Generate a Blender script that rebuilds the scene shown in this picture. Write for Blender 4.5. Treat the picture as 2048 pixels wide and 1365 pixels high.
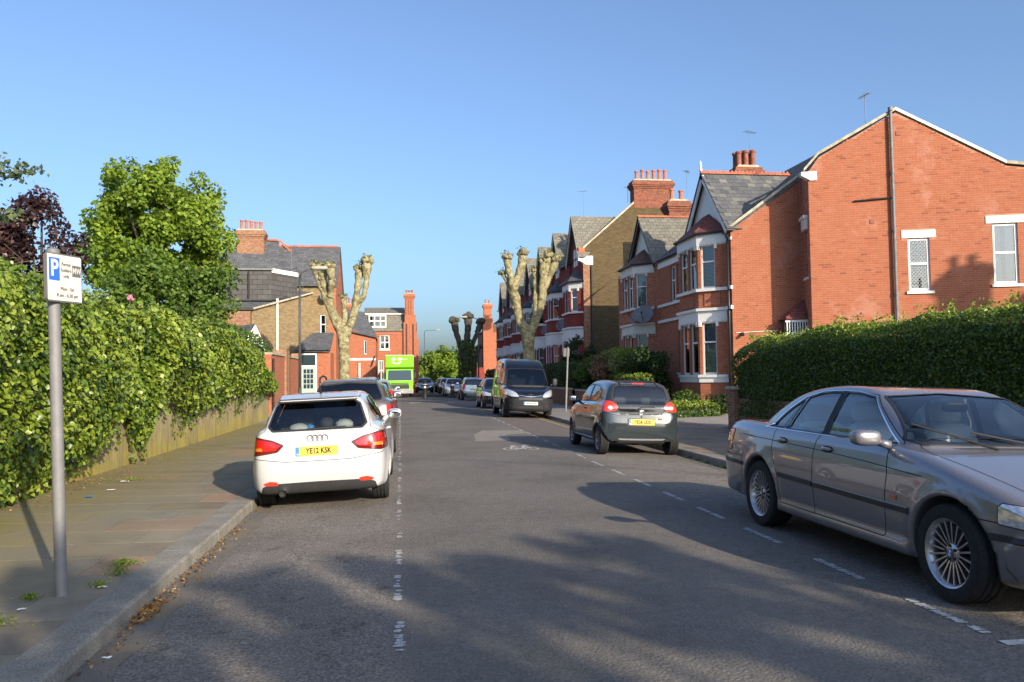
import bpy, bmesh, math, random
import numpy as np
from mathutils import Vector, Matrix
from mathutils.geometry import tessellate_polygon
random.seed(7)
RNG = np.random.default_rng(7)
SC = bpy.context.scene
COL = SC.collection
for _o in list(bpy.data.objects):
    bpy.data.objects.remove(_o)
R_ = math.radians

# ------------------------------------------------------------ camera, sky, sun
YAW, PITCH, ROLL, EYE = R_(7.995), R_(2.489), R_(0.75), 1.55
_f = Vector((math.sin(YAW) * math.cos(PITCH), math.cos(YAW) * math.cos(PITCH), math.sin(PITCH)))
_r = Vector((math.cos(YAW), -math.sin(YAW), 0))
_u = _r.cross(_f)
_r2 = _r * math.cos(ROLL) - _u * math.sin(ROLL)
_u2 = _u * math.cos(ROLL) + _r * math.sin(ROLL)
_cam = bpy.data.cameras.new('camera')
CAM = bpy.data.objects.new('camera', _cam)
COL.objects.link(CAM)
CAM.matrix_world = Matrix(((_r2.x, _u2.x, -_f.x, 0), (_r2.y, _u2.y, -_f.y, 0), (_r2.z, _u2.z, -_f.z, EYE), (0, 0, 0, 1)))
_cam.sensor_width = 36.0
_cam.lens = 1600.0 / 2048.0 * 36.0
_cam.clip_start = 0.05
_cam.clip_end = 3000
SC.camera = CAM

SUN_AZ, SUN_EL = R_(25.4), R_(19.7)      # the sun stands behind the camera, to the right
SUN_DIR = Vector((math.sin(SUN_AZ) * math.cos(SUN_EL), -math.cos(SUN_AZ) * math.cos(SUN_EL), math.sin(SUN_EL)))
_w = bpy.data.worlds.new('World')
SC.world = _w
_w.use_nodes = True
_nt = _w.node_tree
_nt.nodes.clear()
_sky = _nt.nodes.new('ShaderNodeTexSky')
_sky.sky_type = 'NISHITA'
_sky.sun_disc = False
_sky.sun_elevation = SUN_EL
_sky.sun_rotation = math.atan2(SUN_DIR.x, SUN_DIR.y)
_sky.air_density = 1.0
_sky.dust_density = 3.0
_sky.ozone_density = 5.7
_bg = _nt.nodes.new('ShaderNodeBackground')
_bg.inputs['Strength'].default_value = 0.136
_wo = _nt.nodes.new('ShaderNodeOutputWorld')
_hs = _nt.nodes.new('ShaderNodeHueSaturation')
_hs.inputs['Hue'].default_value = 0.500
_hs.inputs['Saturation'].default_value = 0.92
_nt.links.new(_sky.outputs[0], _hs.inputs['Color'])
_nt.links.new(_hs.outputs[0], _bg.inputs[0])
_nt.links.new(_bg.outputs[0], _wo.inputs[0])
_sl = bpy.data.lights.new('sun', 'SUN')
_sl.energy = 4.0
_sl.angle = R_(0.53)
_sl.color = (1.0, 0.85, 0.64)
SUN = bpy.data.objects.new('sun', _sl)
COL.objects.link(SUN)
SUN.rotation_euler = (-SUN_DIR).to_track_quat('-Z', 'Y').to_euler()
SUN.location = (20, -40, 30)
SC.view_settings.view_transform = 'Standard'
SC.view_settings.look = 'None'
SC.view_settings.exposure = 0.85
SC.view_settings.gamma = 1.0
SC.view_settings.use_curve_mapping = False
SC.render.engine = 'CYCLES'

# ------------------------------------------------------------ object helpers
def tag(o, label=None, cat=None, group=None, kind=None):
    if label: o['label'] = label
    if cat: o['category'] = cat
    if group: o['group'] = group
    if kind: o['kind'] = kind
    return o

def empty(name, loc, rz=0.0, label=None, cat=None, group=None, kind=None):
    o = bpy.data.objects.new(name, None)
    o.empty_display_size = 0.2
    COL.objects.link(o)
    o.location = loc
    o.rotation_euler = (0, 0, rz)
    return tag(o, label, cat, group, kind)

def wloc(o):
    v = Vector((0, 0, 0))
    while o is not None:
        v += Vector(o.location)
        o = o.parent
    return v

def link(name, me, parent=None, loc=None):
    o = bpy.data.objects.new(name, me)
    COL.objects.link(o)
    if parent is not None: o.parent = parent
    if loc is not None: o.location = loc
    return o

def copy_tree(o, parent=None):
    c = o.copy()
    COL.objects.link(c)
    c.parent = parent
    for ch in list(o.children):
        copy_tree(ch, c)
    return c

def mesh_np(name, V, Fc, mats, mi=None, smooth=False, rnd=None, uv=None, fsz=3):
    """mesh from numpy arrays; Fc (n,3) or (n,4)"""
    me = bpy.data.meshes.new(name)
    V = np.asarray(V, dtype=np.float32); Fc = np.asarray(Fc, dtype=np.int32)
    n, k = Fc.shape
    me.vertices.add(len(V)); me.vertices.foreach_set('co', V.ravel())
    me.loops.add(n * k); me.loops.foreach_set('vertex_index', Fc.ravel())
    me.polygons.add(n)
    me.polygons.foreach_set('loop_start', np.arange(0, n * k, k, dtype=np.int32))
    me.polygons.foreach_set('loop_total', np.full(n, k, dtype=np.int32))
    for m in (mats if isinstance(mats, (list, tuple)) else [mats]): me.materials.append(m)
    if mi is not None: me.polygons.foreach_set('material_index', np.asarray(mi, dtype=np.int32))
    me.polygons.foreach_set('use_smooth', np.full(n, bool(smooth)))
    if rnd is not None:
        a = me.attributes.new('rnd', 'FLOAT', 'FACE')
        a.data.foreach_set('value', np.asarray(rnd, dtype=np.float32))
    if uv is not None:
        l = me.uv_layers.new(name='UVMap'); l.data.foreach_set('uv', np.asarray(uv, dtype=np.float32).ravel())
    me.update(calc_edges=True)
    me.validate()
    return me

class MB:
    """collects shapes; build() links them as one mesh object"""
    def __init__(s): s.v = []; s.f = []; s.m = []; s.r = []; s.cur = 0; s.cr = 0.5
    def add(s, vs, fs):
        b = len(s.v); s.v += [tuple(p) for p in vs]
        for f in fs:
            s.f.append([b + i for i in f]); s.m.append(s.cur); s.r.append(s.cr)
    def quad(s, a, b, c, d): s.add([a, b, c, d], [(0, 1, 2, 3)])
    def hexa(s, p):     # 8 points: bottom ring 0-3 counter-clockwise, top ring 4-7
        s.add(p, [(3, 2, 1, 0), (4, 5, 6, 7), (0, 1, 5, 4), (1, 2, 6, 5), (2, 3, 7, 6), (3, 0, 4, 7)])
    def box(s, x0, x1, y0, y1, z0, z1):
        s.hexa([(x0, y0, z0), (x1, y0, z0), (x1, y1, z0), (x0, y1, z0), (x0, y0, z1), (x1, y0, z1), (x1, y1, z1), (x0, y1, z1)])
    def cham(s, x0, x1, y0, y1, z0, z1, c):   # box with chamfered top edges
        s.add([(x0, y0, z0), (x1, y0, z0), (x1, y1, z0), (x0, y1, z0), (x0, y0, z1 - c), (x1, y0, z1 - c), (x1, y1, z1 - c), (x0, y1, z1 - c),
               (x0 + c, y0 + c, z1), (x1 - c, y0 + c, z1), (x1 - c, y1 - c, z1), (x0 + c, y1 - c, z1)],
              [(0, 1, 5, 4), (1, 2, 6, 5), (2, 3, 7, 6), (3, 0, 4, 7), (4, 5, 9, 8), (5, 6, 10, 9), (6, 7, 11, 10), (7, 4, 8, 11), (8, 9, 10, 11)])
    def tube(s, pts, rad, n=8, cap=True, squash=None):
        pts = [Vector(p) for p in pts]
        if not isinstance(rad, (list, tuple)): rad = [rad] * len(pts)
        vs = []; fs = []; ref = None
        for i, p in enumerate(pts):
            t = (pts[min(i + 1, len(pts) - 1)] - pts[max(i - 1, 0)]).normalized()
            if ref is None: ref = Vector((0, 0, 1)) if abs(t.z) < 0.9 else Vector((1, 0, 0))
            a = (ref - t * ref.dot(t)).normalized(); b = t.cross(a); ref = a
            for k in range(n):
                w = 2 * math.pi * k / n
                vs.append(p + (a * math.cos(w) * (squash or 1) + b * math.sin(w)) * rad[i])
        for i in range(len(pts) - 1):
            for k in range(n):
                fs.append((i * n + k, i * n + (k + 1) % n, (i + 1) * n + (k + 1) % n, (i + 1) * n + k))
        if cap:
            fs.append(tuple(range(n - 1, -1, -1))); fs.append(tuple((len(pts) - 1) * n + k for k in range(n)))
        s.add(vs, fs)
    def lathe(s, prof, c, axis='z', n=16, close=False):   # prof [(r, h)]
        vs = []; fs = []; m = len(prof)
        for (r, h) in prof:
            for k in range(n):
                w = 2 * math.pi * k / n; a, b = r * math.cos(w), r * math.sin(w)
                if axis == 'z': q = (c[0] + a, c[1] + b, c[2] + h)
                elif axis == 'x': q = (c[0] + h, c[1] + a, c[2] + b)
                else: q = (c[0] - a, c[1] + h, c[2] + b)
                vs.append(q)
        for i in range(m - 1 + (1 if close else 0)):
            j = (i + 1) % m
            for k in range(n): fs.append((i * n + k, i * n + (k + 1) % n, j * n + (k + 1) % n, j * n + k))
        if not close:
            fs.append(tuple(range(n - 1, -1, -1))); fs.append(tuple((m - 1) * n + k for k in range(n)))
        s.add(vs, fs)
    def prism(s, poly, fn, d0, d1):
        """poly: 2D points; fn(a, b, d) -> 3D; extruded from d0 to d1"""
        n = len(poly); A = [fn(a, b, d0) for a, b in poly]; B = [fn(a, b, d1) for a, b in poly]
        tri = tessellate_polygon([[Vector((a, b, 0)) for a, b in poly]])
        fs = [tuple(t) for t in tri] + [tuple(n + i for i in reversed(t)) for t in tri]
        fs += [(i, (i + 1) % n, n + (i + 1) % n, n + i) for i in range(n)]
        s.add(A + B, fs)
    def build(s, name, mat, parent=None, smooth=False, world=True, kind=None, recalc=True, auto=None):
        me = bpy.data.meshes.new(name)
        off = wloc(parent) if (parent is not None and world) else Vector((0, 0, 0))
        org = Vector((0, 0, 0))
        vs = [(a[0] - off.x, a[1] - off.y, a[2] - off.z) for a in s.v]
        if parent is None and vs:       # origin at the base of the thing
            arr = np.array(vs); mn = arr.min(0); mx = arr.max(0)
            org = Vector(((mn[0] + mx[0]) / 2, (mn[1] + mx[1]) / 2, mn[2]))
            vs = [(a[0] - org.x, a[1] - org.y, a[2] - org.z) for a in vs]
        me.from_pydata(vs, [], s.f)
        for m in (mat if isinstance(mat, (list, tuple)) else [mat]): me.materials.append(m)
        if any(s.m): me.polygons.foreach_set('material_index', s.m)
        a = me.attributes.new('rnd', 'FLOAT', 'FACE'); a.data.foreach_set('value', s.r)
        if recalc:
            bm = bmesh.new(); bm.from_mesh(me); bmesh.ops.recalc_face_normals(bm, faces=bm.faces); bm.to_mesh(me); bm.free()
        uvl = me.uv_layers.new(name='UVMap')
        uvs = np.zeros((len(me.loops), 2), dtype=np.float32); W = off + org
        for p in me.polygons:
            n = p.normal
            if abs(n.z) > 0.95:
                for li in p.loop_indices:
                    c = me.vertices[me.loops[li].vertex_index].co; uvs[li] = (c.x + W.x, c.y + W.y)
            else:
                tl = math.hypot(n.x, n.y); tx, ty = -n.y / tl, n.x / tl
                for li in p.loop_indices:
                    c = me.vertices[me.loops[li].vertex_index].co
                    uvs[li] = ((c.x + W.x) * tx + (c.y + W.y) * ty, (c.z + W.z) / max(tl, 0.3))
        uvl.data.foreach_set('uv', uvs.ravel())
        if smooth:
            me.polygons.foreach_set('use_smooth', [True] * len(me.polygons))
            if auto: me.set_sharp_from_angle(angle=R_(auto))
        me.update()
        o = link(name, me, parent)
        if parent is None: o.location = org
        if kind: o['kind'] = kind
        return o

class Frame:
    """wall frame: s along e, d outwards along n, z up"""
    def __init__(s, ox, oy, ex, ey, flip=False):
        l = math.hypot(ex, ey); s.o = (ox, oy); s.e = (ex / l, ey / l)
        s.n = (s.e[1], -s.e[0]) if not flip else (-s.e[1], s.e[0])
    def p(s, a, d, z): return (s.o[0] + s.e[0] * a + s.n[0] * d, s.o[1] + s.e[1] * a + s.n[1] * d, z)
    def box(s, mb, s0, s1, d0, d1, z0, z1):
        P = s.p
        mb.hexa([P(s0, d0, z0), P(s1, d0, z0), P(s1, d1, z0), P(s0, d1, z0), P(s0, d0, z1), P(s1, d0, z1), P(s1, d1, z1), P(s0, d1, z1)])
    def wall(s, mb, outline, holes=(), depth=0.14, d=0.0):
        """flat wall face with rectangular holes (s0, s1, z0, z1) and reveals; plus edge thickness"""
        loops = [[Vector((a, b, 0)) for a, b in outline]]
        for (a0, a1, b0, b1) in holes: loops.append([Vector((a0, b0, 0)), Vector((a0, b1, 0)), Vector((a1, b1, 0)), Vector((a1, b0, 0))])
        flat = [q for l in loops for q in l]
        mb.add([s.p(q.x, d, q.y) for q in flat], [tuple(t) for t in tessellate_polygon(loops)])
        for (a0, a1, b0, b1) in holes:
            c = [(a0, b0), (a1, b0), (a1, b1), (a0, b1)]
            for i in range(4):
                (x0, y0), (x1, y1) = c[i], c[(i + 1) % 4]
                mb.quad(s.p(x0, d, y0), s.p(x1, d, y1), s.p(x1, d - depth, y1), s.p(x0, d - depth, y0))

def text_mesh(txt, size, name, font_x=1.0, extrude=0.001, bold=0.0):
    cu = bpy.data.curves.new(name, 'FONT'); cu.body = txt; cu.size = size; cu.extrude = extrude
    cu.align_x = 'CENTER'; cu.align_y = 'CENTER'; cu.resolution_u = 3; cu.offset = bold
    ob = bpy.data.objects.new(name, cu); COL.objects.link(ob)
    ob.scale = (font_x, 1, 1)
    bpy.context.view_layer.update()
    dg = bpy.context.evaluated_depsgraph_get()
    me = bpy.data.meshes.new_from_object(ob.evaluated_get(dg))
    me.transform(Matrix.Diagonal((font_x, 1, 1, 1)))
    bpy.data.objects.remove(ob); bpy.data.curves.remove(cu)
    return me

def text(txt, size, name, mat, parent, loc, rot, fx=1.0, bold=0.0, ext=0.0008):
    me = text_mesh(txt, size, name, fx, ext, bold); me.name = name
    me.materials.clear(); me.materials.append(mat)
    o = link(name, me, parent, loc); o.rotation_euler = rot
    return o

# ------------------------------------------------------------ materials
MATS = {}
class NT:
    def __init__(s, name):
        s.m = bpy.data.materials.new(name); s.m.use_nodes = True; s.t = s.m.node_tree
        s.b = s.t.nodes['Principled BSDF']; s.out = s.t.nodes['Material Output']; MATS[name] = s.m
    def n(s, kind, **kw):
        x = s.t.nodes.new('ShaderNode' + kind)
        for k, v in kw.items():
            if k in x.inputs: x.inputs[k].default_value = v
            else: setattr(x, k, v)
        return x
    def l(s, a, b): s.t.links.new(a, b)
    def pos(s):
        g = s.n('NewGeometry'); return g.outputs['Position']
    def uv(s): return s.n('UVMap').outputs[0]
    def obj(s): return s.n('TexCoord').outputs['Object']
    def noise(s, vec, scale, detail=4, rough=0.55):
        x = s.n('TexNoise'); x.inputs['Scale'].default_value = scale; x.inputs['Detail'].default_value = detail
        x.inputs['Roughness'].default_value = rough
        if vec is not None: s.l(vec, x.inputs['Vector'])
        return x.outputs['Fac']
    def ramp(s, fac, stops, const=False):
        r = s.n('ValToRGB'); e = r.color_ramp.elements
        if const: r.color_ramp.interpolation = 'CONSTANT'
        while len(e) < len(stops): e.new(0.5)
        for i, (p, c) in enumerate(stops):
            e[i].position = p; e[i].color = (*c, 1) if not isinstance(c, (int, float)) else (c, c, c, 1)
        s.l(fac, r.inputs[0]); return r.outputs[0]
    def mix(s, fac, a, b, mode='MIX'):
        x = s.n('Mix'); x.data_type = 'RGBA'; x.blend_type = mode
        for v, i in ((fac, 0), (a, 6), (b, 7)):
            if hasattr(v, 'is_output'): s.l(v, x.inputs[i])
            elif i == 0: x.inputs[0].default_value = v
            else: x.inputs[i].default_value = (*v, 1)
        return x.outputs[2]
    def math(s, op, a, b=0.0):
        x = s.n('Math'); x.operation = op
        for v, i in ((a, 0), (b, 1)):
            if hasattr(v, 'is_output'): s.l(v, x.inputs[i])
            else: x.inputs[i].default_value = v
        return x.outputs[0]
    def attr(s, name='rnd'):
        a = s.n('Attribute'); a.attribute_name = name; return a.outputs['Fac']
    def orand(s): return s.n('ObjectInfo').outputs['Random']
    def bump(s, h, strength=0.3, dist=0.01):
        b = s.n('Bump'); b.inputs['Strength'].default_value = strength; b.inputs['Distance'].default_value = dist
        s.l(h, b.inputs['Height']); s.l(b.outputs[0], s.b.inputs['Normal'])
    def set(s, **kw):
        for k, v in kw.items():
            k = k.replace('_', ' ')
            if hasattr(v, 'is_output'): s.l(v, s.b.inputs[k])
            else: s.b.inputs[k].default_value = (*v, 1) if isinstance(v, tuple) and len(v) == 3 else v
        return s

def simple(name, col, rough=0.5, metal=0.0, coat=0.0, vary=0.0, vscale=6.0, spec=0.5, bump=0.0):
    t = NT(name); t.set(Roughness=rough, Metallic=metal, Coat_Weight=coat, Specular_IOR_Level=spec)
    if vary:
        n = t.noise(t.obj(), vscale, 5)
        d = tuple(c * (1 - vary) for c in col); u = tuple(min(1, c * (1 + vary)) for c in col)
        t.set(Base_Color=t.ramp(n, [(0.3, d), (0.7, u)]))
        if bump: t.bump(n, bump, 0.01)
    else: t.set(Base_Color=col)
    return t.m

def paint(name, col, metal=0.0, rough=0.35, flake=0.0, dirt=0.25, coat=1.0):
    t = NT(name)
    n = t.noise(t.obj(), 3.0, 6, 0.65)
    z = t.n('SeparateXYZ'); t.l(t.obj(), z.inputs[0])
    low = t.n('MapRange'); low.inputs[1].default_value = 0.75; low.inputs[2].default_value = 0.15; t.l(z.outputs[2], low.inputs[0])
    d = t.math('MULTIPLY', t.math('MULTIPLY', low.outputs[0], n), dirt * 1.6)
    t.set(Base_Color=t.mix(d, col, (0.10, 0.09, 0.075)), Metallic=metal, Roughness=rough, Coat_Weight=coat, Coat_Roughness=0.04, Specular_IOR_Level=.5 * coat)
    if flake:
        f = t.n('TexVoronoi'); f.inputs['Scale'].default_value = 900; t.l(t.obj(), f.inputs['Vector'])
        t.bump(f.outputs['Distance'], flake, 0.0006)
    return t.m

def glass_mat(name, tint, gloss_col=(1, 1, 1), ior=1.5, rough=0.0, base=0.05):
    t = NT(name); t.t.nodes.remove(t.b)
    tr = t.n('BsdfTransparent'); tr.inputs[0].default_value = (*tint, 1)
    gl = t.n('BsdfGlossy'); gl.inputs['Roughness'].default_value = rough; gl.inputs[0].default_value = (*gloss_col, 1)
    fr = t.n('Fresnel'); fr.inputs[0].default_value = ior
    mx = t.n('MixShader'); fac = t.math('MINIMUM', t.math('ADD', fr.outputs[0], base), 1.0)
    t.l(fac, mx.inputs[0]); t.l(tr.outputs[0], mx.inputs[1]); t.l(gl.outputs[0], mx.inputs[2]); t.l(mx.outputs[0], t.out.inputs[0])
    return t.m

def leaf_mat(name, cols, trans=0.35, rough=0.45, spec=0.4, tcol=None):
    t = NT(name)
    c = t.ramp(t.attr(), [(i / max(1, len(cols) - 1), q) for i, q in enumerate(cols)])
    t.set(Base_Color=c, Roughness=rough, Specular_IOR_Level=spec)
    tl = t.n('BsdfTranslucent'); t.l(t.mix(0.5, c, tcol or (0.25, 0.35, 0.03)), tl.inputs[0])
    mx = t.n('MixShader'); mx.inputs[0].default_value = trans
    t.l(t.b.outputs[0], mx.inputs[1]); t.l(tl.outputs[0], mx.inputs[2]); t.l(mx.outputs[0], t.out.inputs[0])
    return t.m

def brick_mat(name, c1, c2, mortar, w=0.225, h=0.075, msize=0.008, patch=None, squash=1.0, bias=0.0, dirt=0.35):
    t = NT(name)
    uv = t.uv()
    b = t.n('TexBrick'); b.inputs['Scale'].default_value = 1.0; b.inputs['Brick Width'].default_value = w; b.inputs['Row Height'].default_value = h
    b.inputs['Mortar Size'].default_value = msize; b.inputs['Mortar Smooth'].default_value = 0.2; b.inputs['Bias'].default_value = bias
    b.inputs['Color1'].default_value = (*c1, 1); b.inputs['Color2'].default_value = (*c2, 1); b.inputs['Mortar'].default_value = (*mortar, 1)
    t.l(uv, b.inputs['Vector'])
    n = t.noise(uv, 0.9, 6, 0.7); n2 = t.noise(uv, 7.0, 4, 0.6)
    col = b.outputs['Color']
    if patch: col = t.mix(t.ramp(n, [(0.5, 0.0), (0.62, 0.55)]), col, patch)
    dk = t.ramp(n2, [(0.25, 1 - dirt), (0.65, 1.12)])
    t.set(Base_Color=t.mix(1.0, col, dk, 'MULTIPLY'), Roughness=0.88, Specular_IOR_Level=0.2)
    hh = t.math('ADD', t.math('MULTIPLY', b.outputs['Fac'], -1.0), t.math('MULTIPLY', n2, 0.25))
    t.bump(hh, 0.6, 0.012)
    return t.m
# ------------------------------------------------------------ car bodies: implicit surfaces, meshed and cut
def poly_sdf(P, a, b):
    P = np.asarray(P, float); d = np.full(np.broadcast(a, b).shape, 1e9); s = np.ones(d.shape)
    n = len(P)
    for i in range(n):
        p, q = P[i], P[i - 1]; e = q - p
        wa = a - p[0]; wb = b - p[1]
        t = np.clip((wa * e[0] + wb * e[1]) / (e @ e + 1e-12), 0, 1)
        da = wa - e[0] * t; db = wb - e[1] * t
        d = np.minimum(d, da * da + db * db)
        c1 = b >= p[1]; c2 = b < q[1]; c3 = e[0] * wb > e[1] * wa
        s = np.where((c1 & c2 & c3) | (~c1 & ~c2 & ~c3), -s, s)
    return s * np.sqrt(d)

def chaikin(P, it=2):
    P = np.asarray(P, float)
    for _ in range(it):
        Q = np.roll(P, -1, 0); P = np.stack([P * .75 + Q * .25, P * .25 + Q * .75], 1).reshape(-1, 2)
    return P

def smax(a, b, k): h = np.clip(.5 - .5 * (b - a) / k, 0, 1); return b * (1 - h) + a * h + k * h * (1 - h)
def smin(a, b, k): return -smax(-a, -b, k)

def curve(keys):
    K = np.array(keys, float); x, y = K[:, 0], K[:, 1]
    h = np.diff(x); dl = np.diff(y) / h; m = np.zeros(len(x)); m[0], m[-1] = dl[0], dl[-1]
    for i in range(1, len(x) - 1): m[i] = 0 if dl[i - 1] * dl[i] <= 0 else 2 * dl[i - 1] * dl[i] / (dl[i - 1] + dl[i])
    def f(t):
        t = np.clip(t, x[0], x[-1]); i = np.clip(np.searchsorted(x, t) - 1, 0, len(h) - 1)
        u = (t - x[i]) / h[i]; u2 = u * u; u3 = u2 * u
        return (2*u3-3*u2+1)*y[i] + (u3-2*u2+u)*h[i]*m[i] + (-2*u3+3*u2)*y[i+1] + (u3-u2)*h[i]*m[i+1]
    return f

class Table:
    """a closed outline's distance, tabulated on a fine grid and read bilinearly"""
    def __init__(s, P, pad=.45, h=.008):
        P = np.asarray(P); s.lo = P.min(0) - pad; s.h = h; n = np.ceil((P.max(0) + pad - s.lo) / h).astype(int) + 1; s.n = n
        s.t = poly_sdf(P, (s.lo[0] + np.arange(n[0]) * h)[:, None], (s.lo[1] + np.arange(n[1]) * h)[None, :]).ravel()
    def __call__(s, a, b):
        u = np.clip((a - s.lo[0]) / s.h, 0, s.n[0] - 1.001); v = np.clip((b - s.lo[1]) / s.h, 0, s.n[1] - 1.001)
        i = u.astype(int); j = v.astype(int); u = u - i; v = v - j; k = i * s.n[1] + j; m = s.n[1]
        return (s.t[k] * (1 - v) + s.t[k + 1] * v) * (1 - u) + (s.t[k + m] * (1 - v) + s.t[k + m + 1] * v) * u

_SHAPES = {}
class Shape:
    """side / gside: (y,z) outlines of lower body and greenhouse; plan / gplan: half-width keys over y; inset / ginset over z"""
    def __init__(s, side, gside, plan, gplan, inset, ginset, axles, arch, arch_in, k=(0.09, 0.10, 0.03), extra=(), flare=0.018, sm=2):
        s.side = chaikin(side, sm); s.gside = chaikin(gside, sm)
        mk = lambda K: chaikin([(w, y) for y, w in K] + [(-w, y) for y, w in reversed(K)], 2)
        s.plan = mk(plan); s.gplan = mk(gplan)
        key = str((side, gside, plan, gplan))
        if key not in _SHAPES: _SHAPES[key] = [Table(q) for q in (s.side, s.gside, s.plan, s.gplan)]
        s.tside, s.tgside, s.tplan, s.tgplan = _SHAPES[key]
        s.inset = curve(inset); s.ginset = curve(ginset)
        s.ax = axles; s.arch = arch; s.ain = arch_in; s.k = k; s.extra = extra; s.flare = flare
        A = np.vstack([s.side, s.gside]); s.lo = A.min(0); s.hi = A.max(0); s.W = max(w for y, w in plan)
    def field(s, x, y, z):
        X = np.abs(x)
        fl = 0
        dc = []
        for ya, za in s.ax:
            r = np.sqrt((y - ya) ** 2 + (z - za) ** 2); dc.append(r - s.arch); fl = fl + s.flare * np.exp(-((r - s.arch - .015) / .055) ** 2)
        d = smax(s.tside(y, z), s.tplan(X, y) + s.inset(z) - fl, s.k[0])
        g = smax(s.tgside(y, z), s.tgplan(X, y) + s.ginset(z), s.k[1])
        d = smin(d, g, s.k[2])
        for fn, kk in s.extra: d = smin(d, fn(s, X, y, z), kk)
        for c in dc: d = smax(d, -np.maximum(c, s.ain - X), 0.012)
        return d
    def mesh(s, h):
        pad = 2.5 * h
        xs = np.arange(-s.W - .12 - pad, s.W + .12 + pad + h, h); xs = xs - (xs[0] + xs[-1]) / 2
        ys = np.arange(s.lo[0] - .1 - pad, s.hi[0] + .1 + pad, h); zs = np.arange(s.lo[1] - pad, s.hi[1] + .05 + pad, h)
        F = s.field(xs[:, None, None], ys[None, :, None], zs[None, None, :]); F = np.broadcast_to(F, (len(xs), len(ys), len(zs)))
        V, Q = surface_nets(F, xs[0], ys[0], zs[0], h)
        V = s.snap(V); N = s.grad(V)
        T = np.vstack([Q[:, [0, 1, 2]], Q[:, [0, 2, 3]]])
        return V, T, N
    def grad(s, V, e=2e-3):
        g = np.stack([s.field(*(V + np.eye(3)[i] * e).T) - s.field(*(V - np.eye(3)[i] * e).T) for i in range(3)], 1)
        return g / (np.linalg.norm(g, axis=1, keepdims=True) + 1e-9)
    def snap(s, V, it=2):
        for _ in range(it): V = V - s.grad(V) * np.clip(s.field(*V.T), -.02, .02)[:, None]
        return V
    def hitx(s, y, z, side=1):
        """x of the flank at (y, z)"""
        y = np.atleast_1d(y).astype(float); z = np.atleast_1d(z).astype(float); a = np.zeros_like(y) + .2; b = np.zeros_like(y) + s.W + .2
        for _ in range(24):
            m = (a + b) / 2; f = s.field(m, y, z) > 0; b = np.where(f, m, b); a = np.where(f, a, m)
        return side * (a + b) / 2
    def hity(s, x, z, back=True):
        x = np.atleast_1d(x).astype(float); z = np.atleast_1d(z).astype(float)
        a = np.zeros_like(x); b = np.zeros_like(x) + ((s.lo[0] - .2) if back else (s.hi[0] + .2))
        for _ in range(24):
            m = (a + b) / 2; f = s.field(x, m, z) > 0; b = np.where(f, m, b); a = np.where(f, a, m)
        return (a + b) / 2
    def hitz(s, x, y):
        x = np.atleast_1d(x).astype(float); y = np.atleast_1d(y).astype(float); a = np.zeros_like(x) + .5; b = np.zeros_like(x) + s.hi[1] + .2
        for _ in range(24):
            m = (a + b) / 2; f = s.field(x, y, m) > 0; b = np.where(f, m, b); a = np.where(f, a, m)
        return (a + b) / 2

def surface_nets(F, x0, y0, z0, h):
    S = F < 0
    c = [(i, j, k) for i in (0, 1) for j in (0, 1) for k in (0, 1)]
    n = tuple(q - 1 for q in F.shape)
    cnt = sum(S[i:i + n[0], j:j + n[1], k:k + n[2]].astype(np.int8) for i, j, k in c)
    I = np.argwhere((cnt > 0) & (cnt < 8)); idx = np.full(n, -1, int); idx[tuple(I.T)] = np.arange(len(I))
    acc = np.zeros((len(I), 3)); num = np.zeros(len(I))
    fv = {q: F[I[:, 0] + q[0], I[:, 1] + q[1], I[:, 2] + q[2]] for q in c}
    for a in c:
        for ax in range(3):
            if a[ax] == 0:
                b = list(a); b[ax] = 1; b = tuple(b); va, vb = fv[a], fv[b]; m = (va < 0) != (vb < 0)
                t = np.where(m, va / np.where(m, va - vb, 1), 0)
                p = np.array(a, float)[None, :] + np.zeros((len(I), 3)); p[:, ax] += t
                acc[m] += p[m]; num[m] += 1
    V = (I + acc / num[:, None]) * h + np.array([x0, y0, z0])
    Q = []
    for ax in range(3):
        sl0 = [slice(None)] * 3; sl1 = [slice(None)] * 3; sl0[ax] = slice(0, -1); sl1[ax] = slice(1, None)
        a, b = S[tuple(sl0)], S[tuple(sl1)]; E = np.argwhere(a != b)
        u, v = (ax + 1) % 3, (ax + 2) % 3
        E = E[(E[:, u] > 0) & (E[:, v] > 0) & (E[:, u] < n[u]) & (E[:, v] < n[v])]
        fl = a[tuple(E.T)]
        def g(du, dv): q = E.copy(); q[:, u] += du; q[:, v] += dv; return idx[tuple(q.T)]
        q = np.stack([g(-1, -1), g(0, -1), g(0, 0), g(-1, 0)], 1); q[~fl] = q[~fl][:, ::-1]; Q.append(q)
    return V, np.vstack(Q)

def contour(V, T, N, m):
    """segments of the zero level of m: list of (p, q, n)"""
    s = m[T] < 0; k = s.sum(1); out = []
    for t in T[(k > 0) & (k < 3)]:
        pts = []
        for i in range(3):
            a, b = t[i], t[(i + 1) % 3]
            if (m[a] < 0) != (m[b] < 0):
                w = m[a] / (m[a] - m[b]); pts.append((V[a] + (V[b] - V[a]) * w, N[a] + (N[b] - N[a]) * w))
        if len(pts) == 2: out.append((pts[0][0], pts[1][0], pts[0][1], pts[1][1]))
    return out

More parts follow.
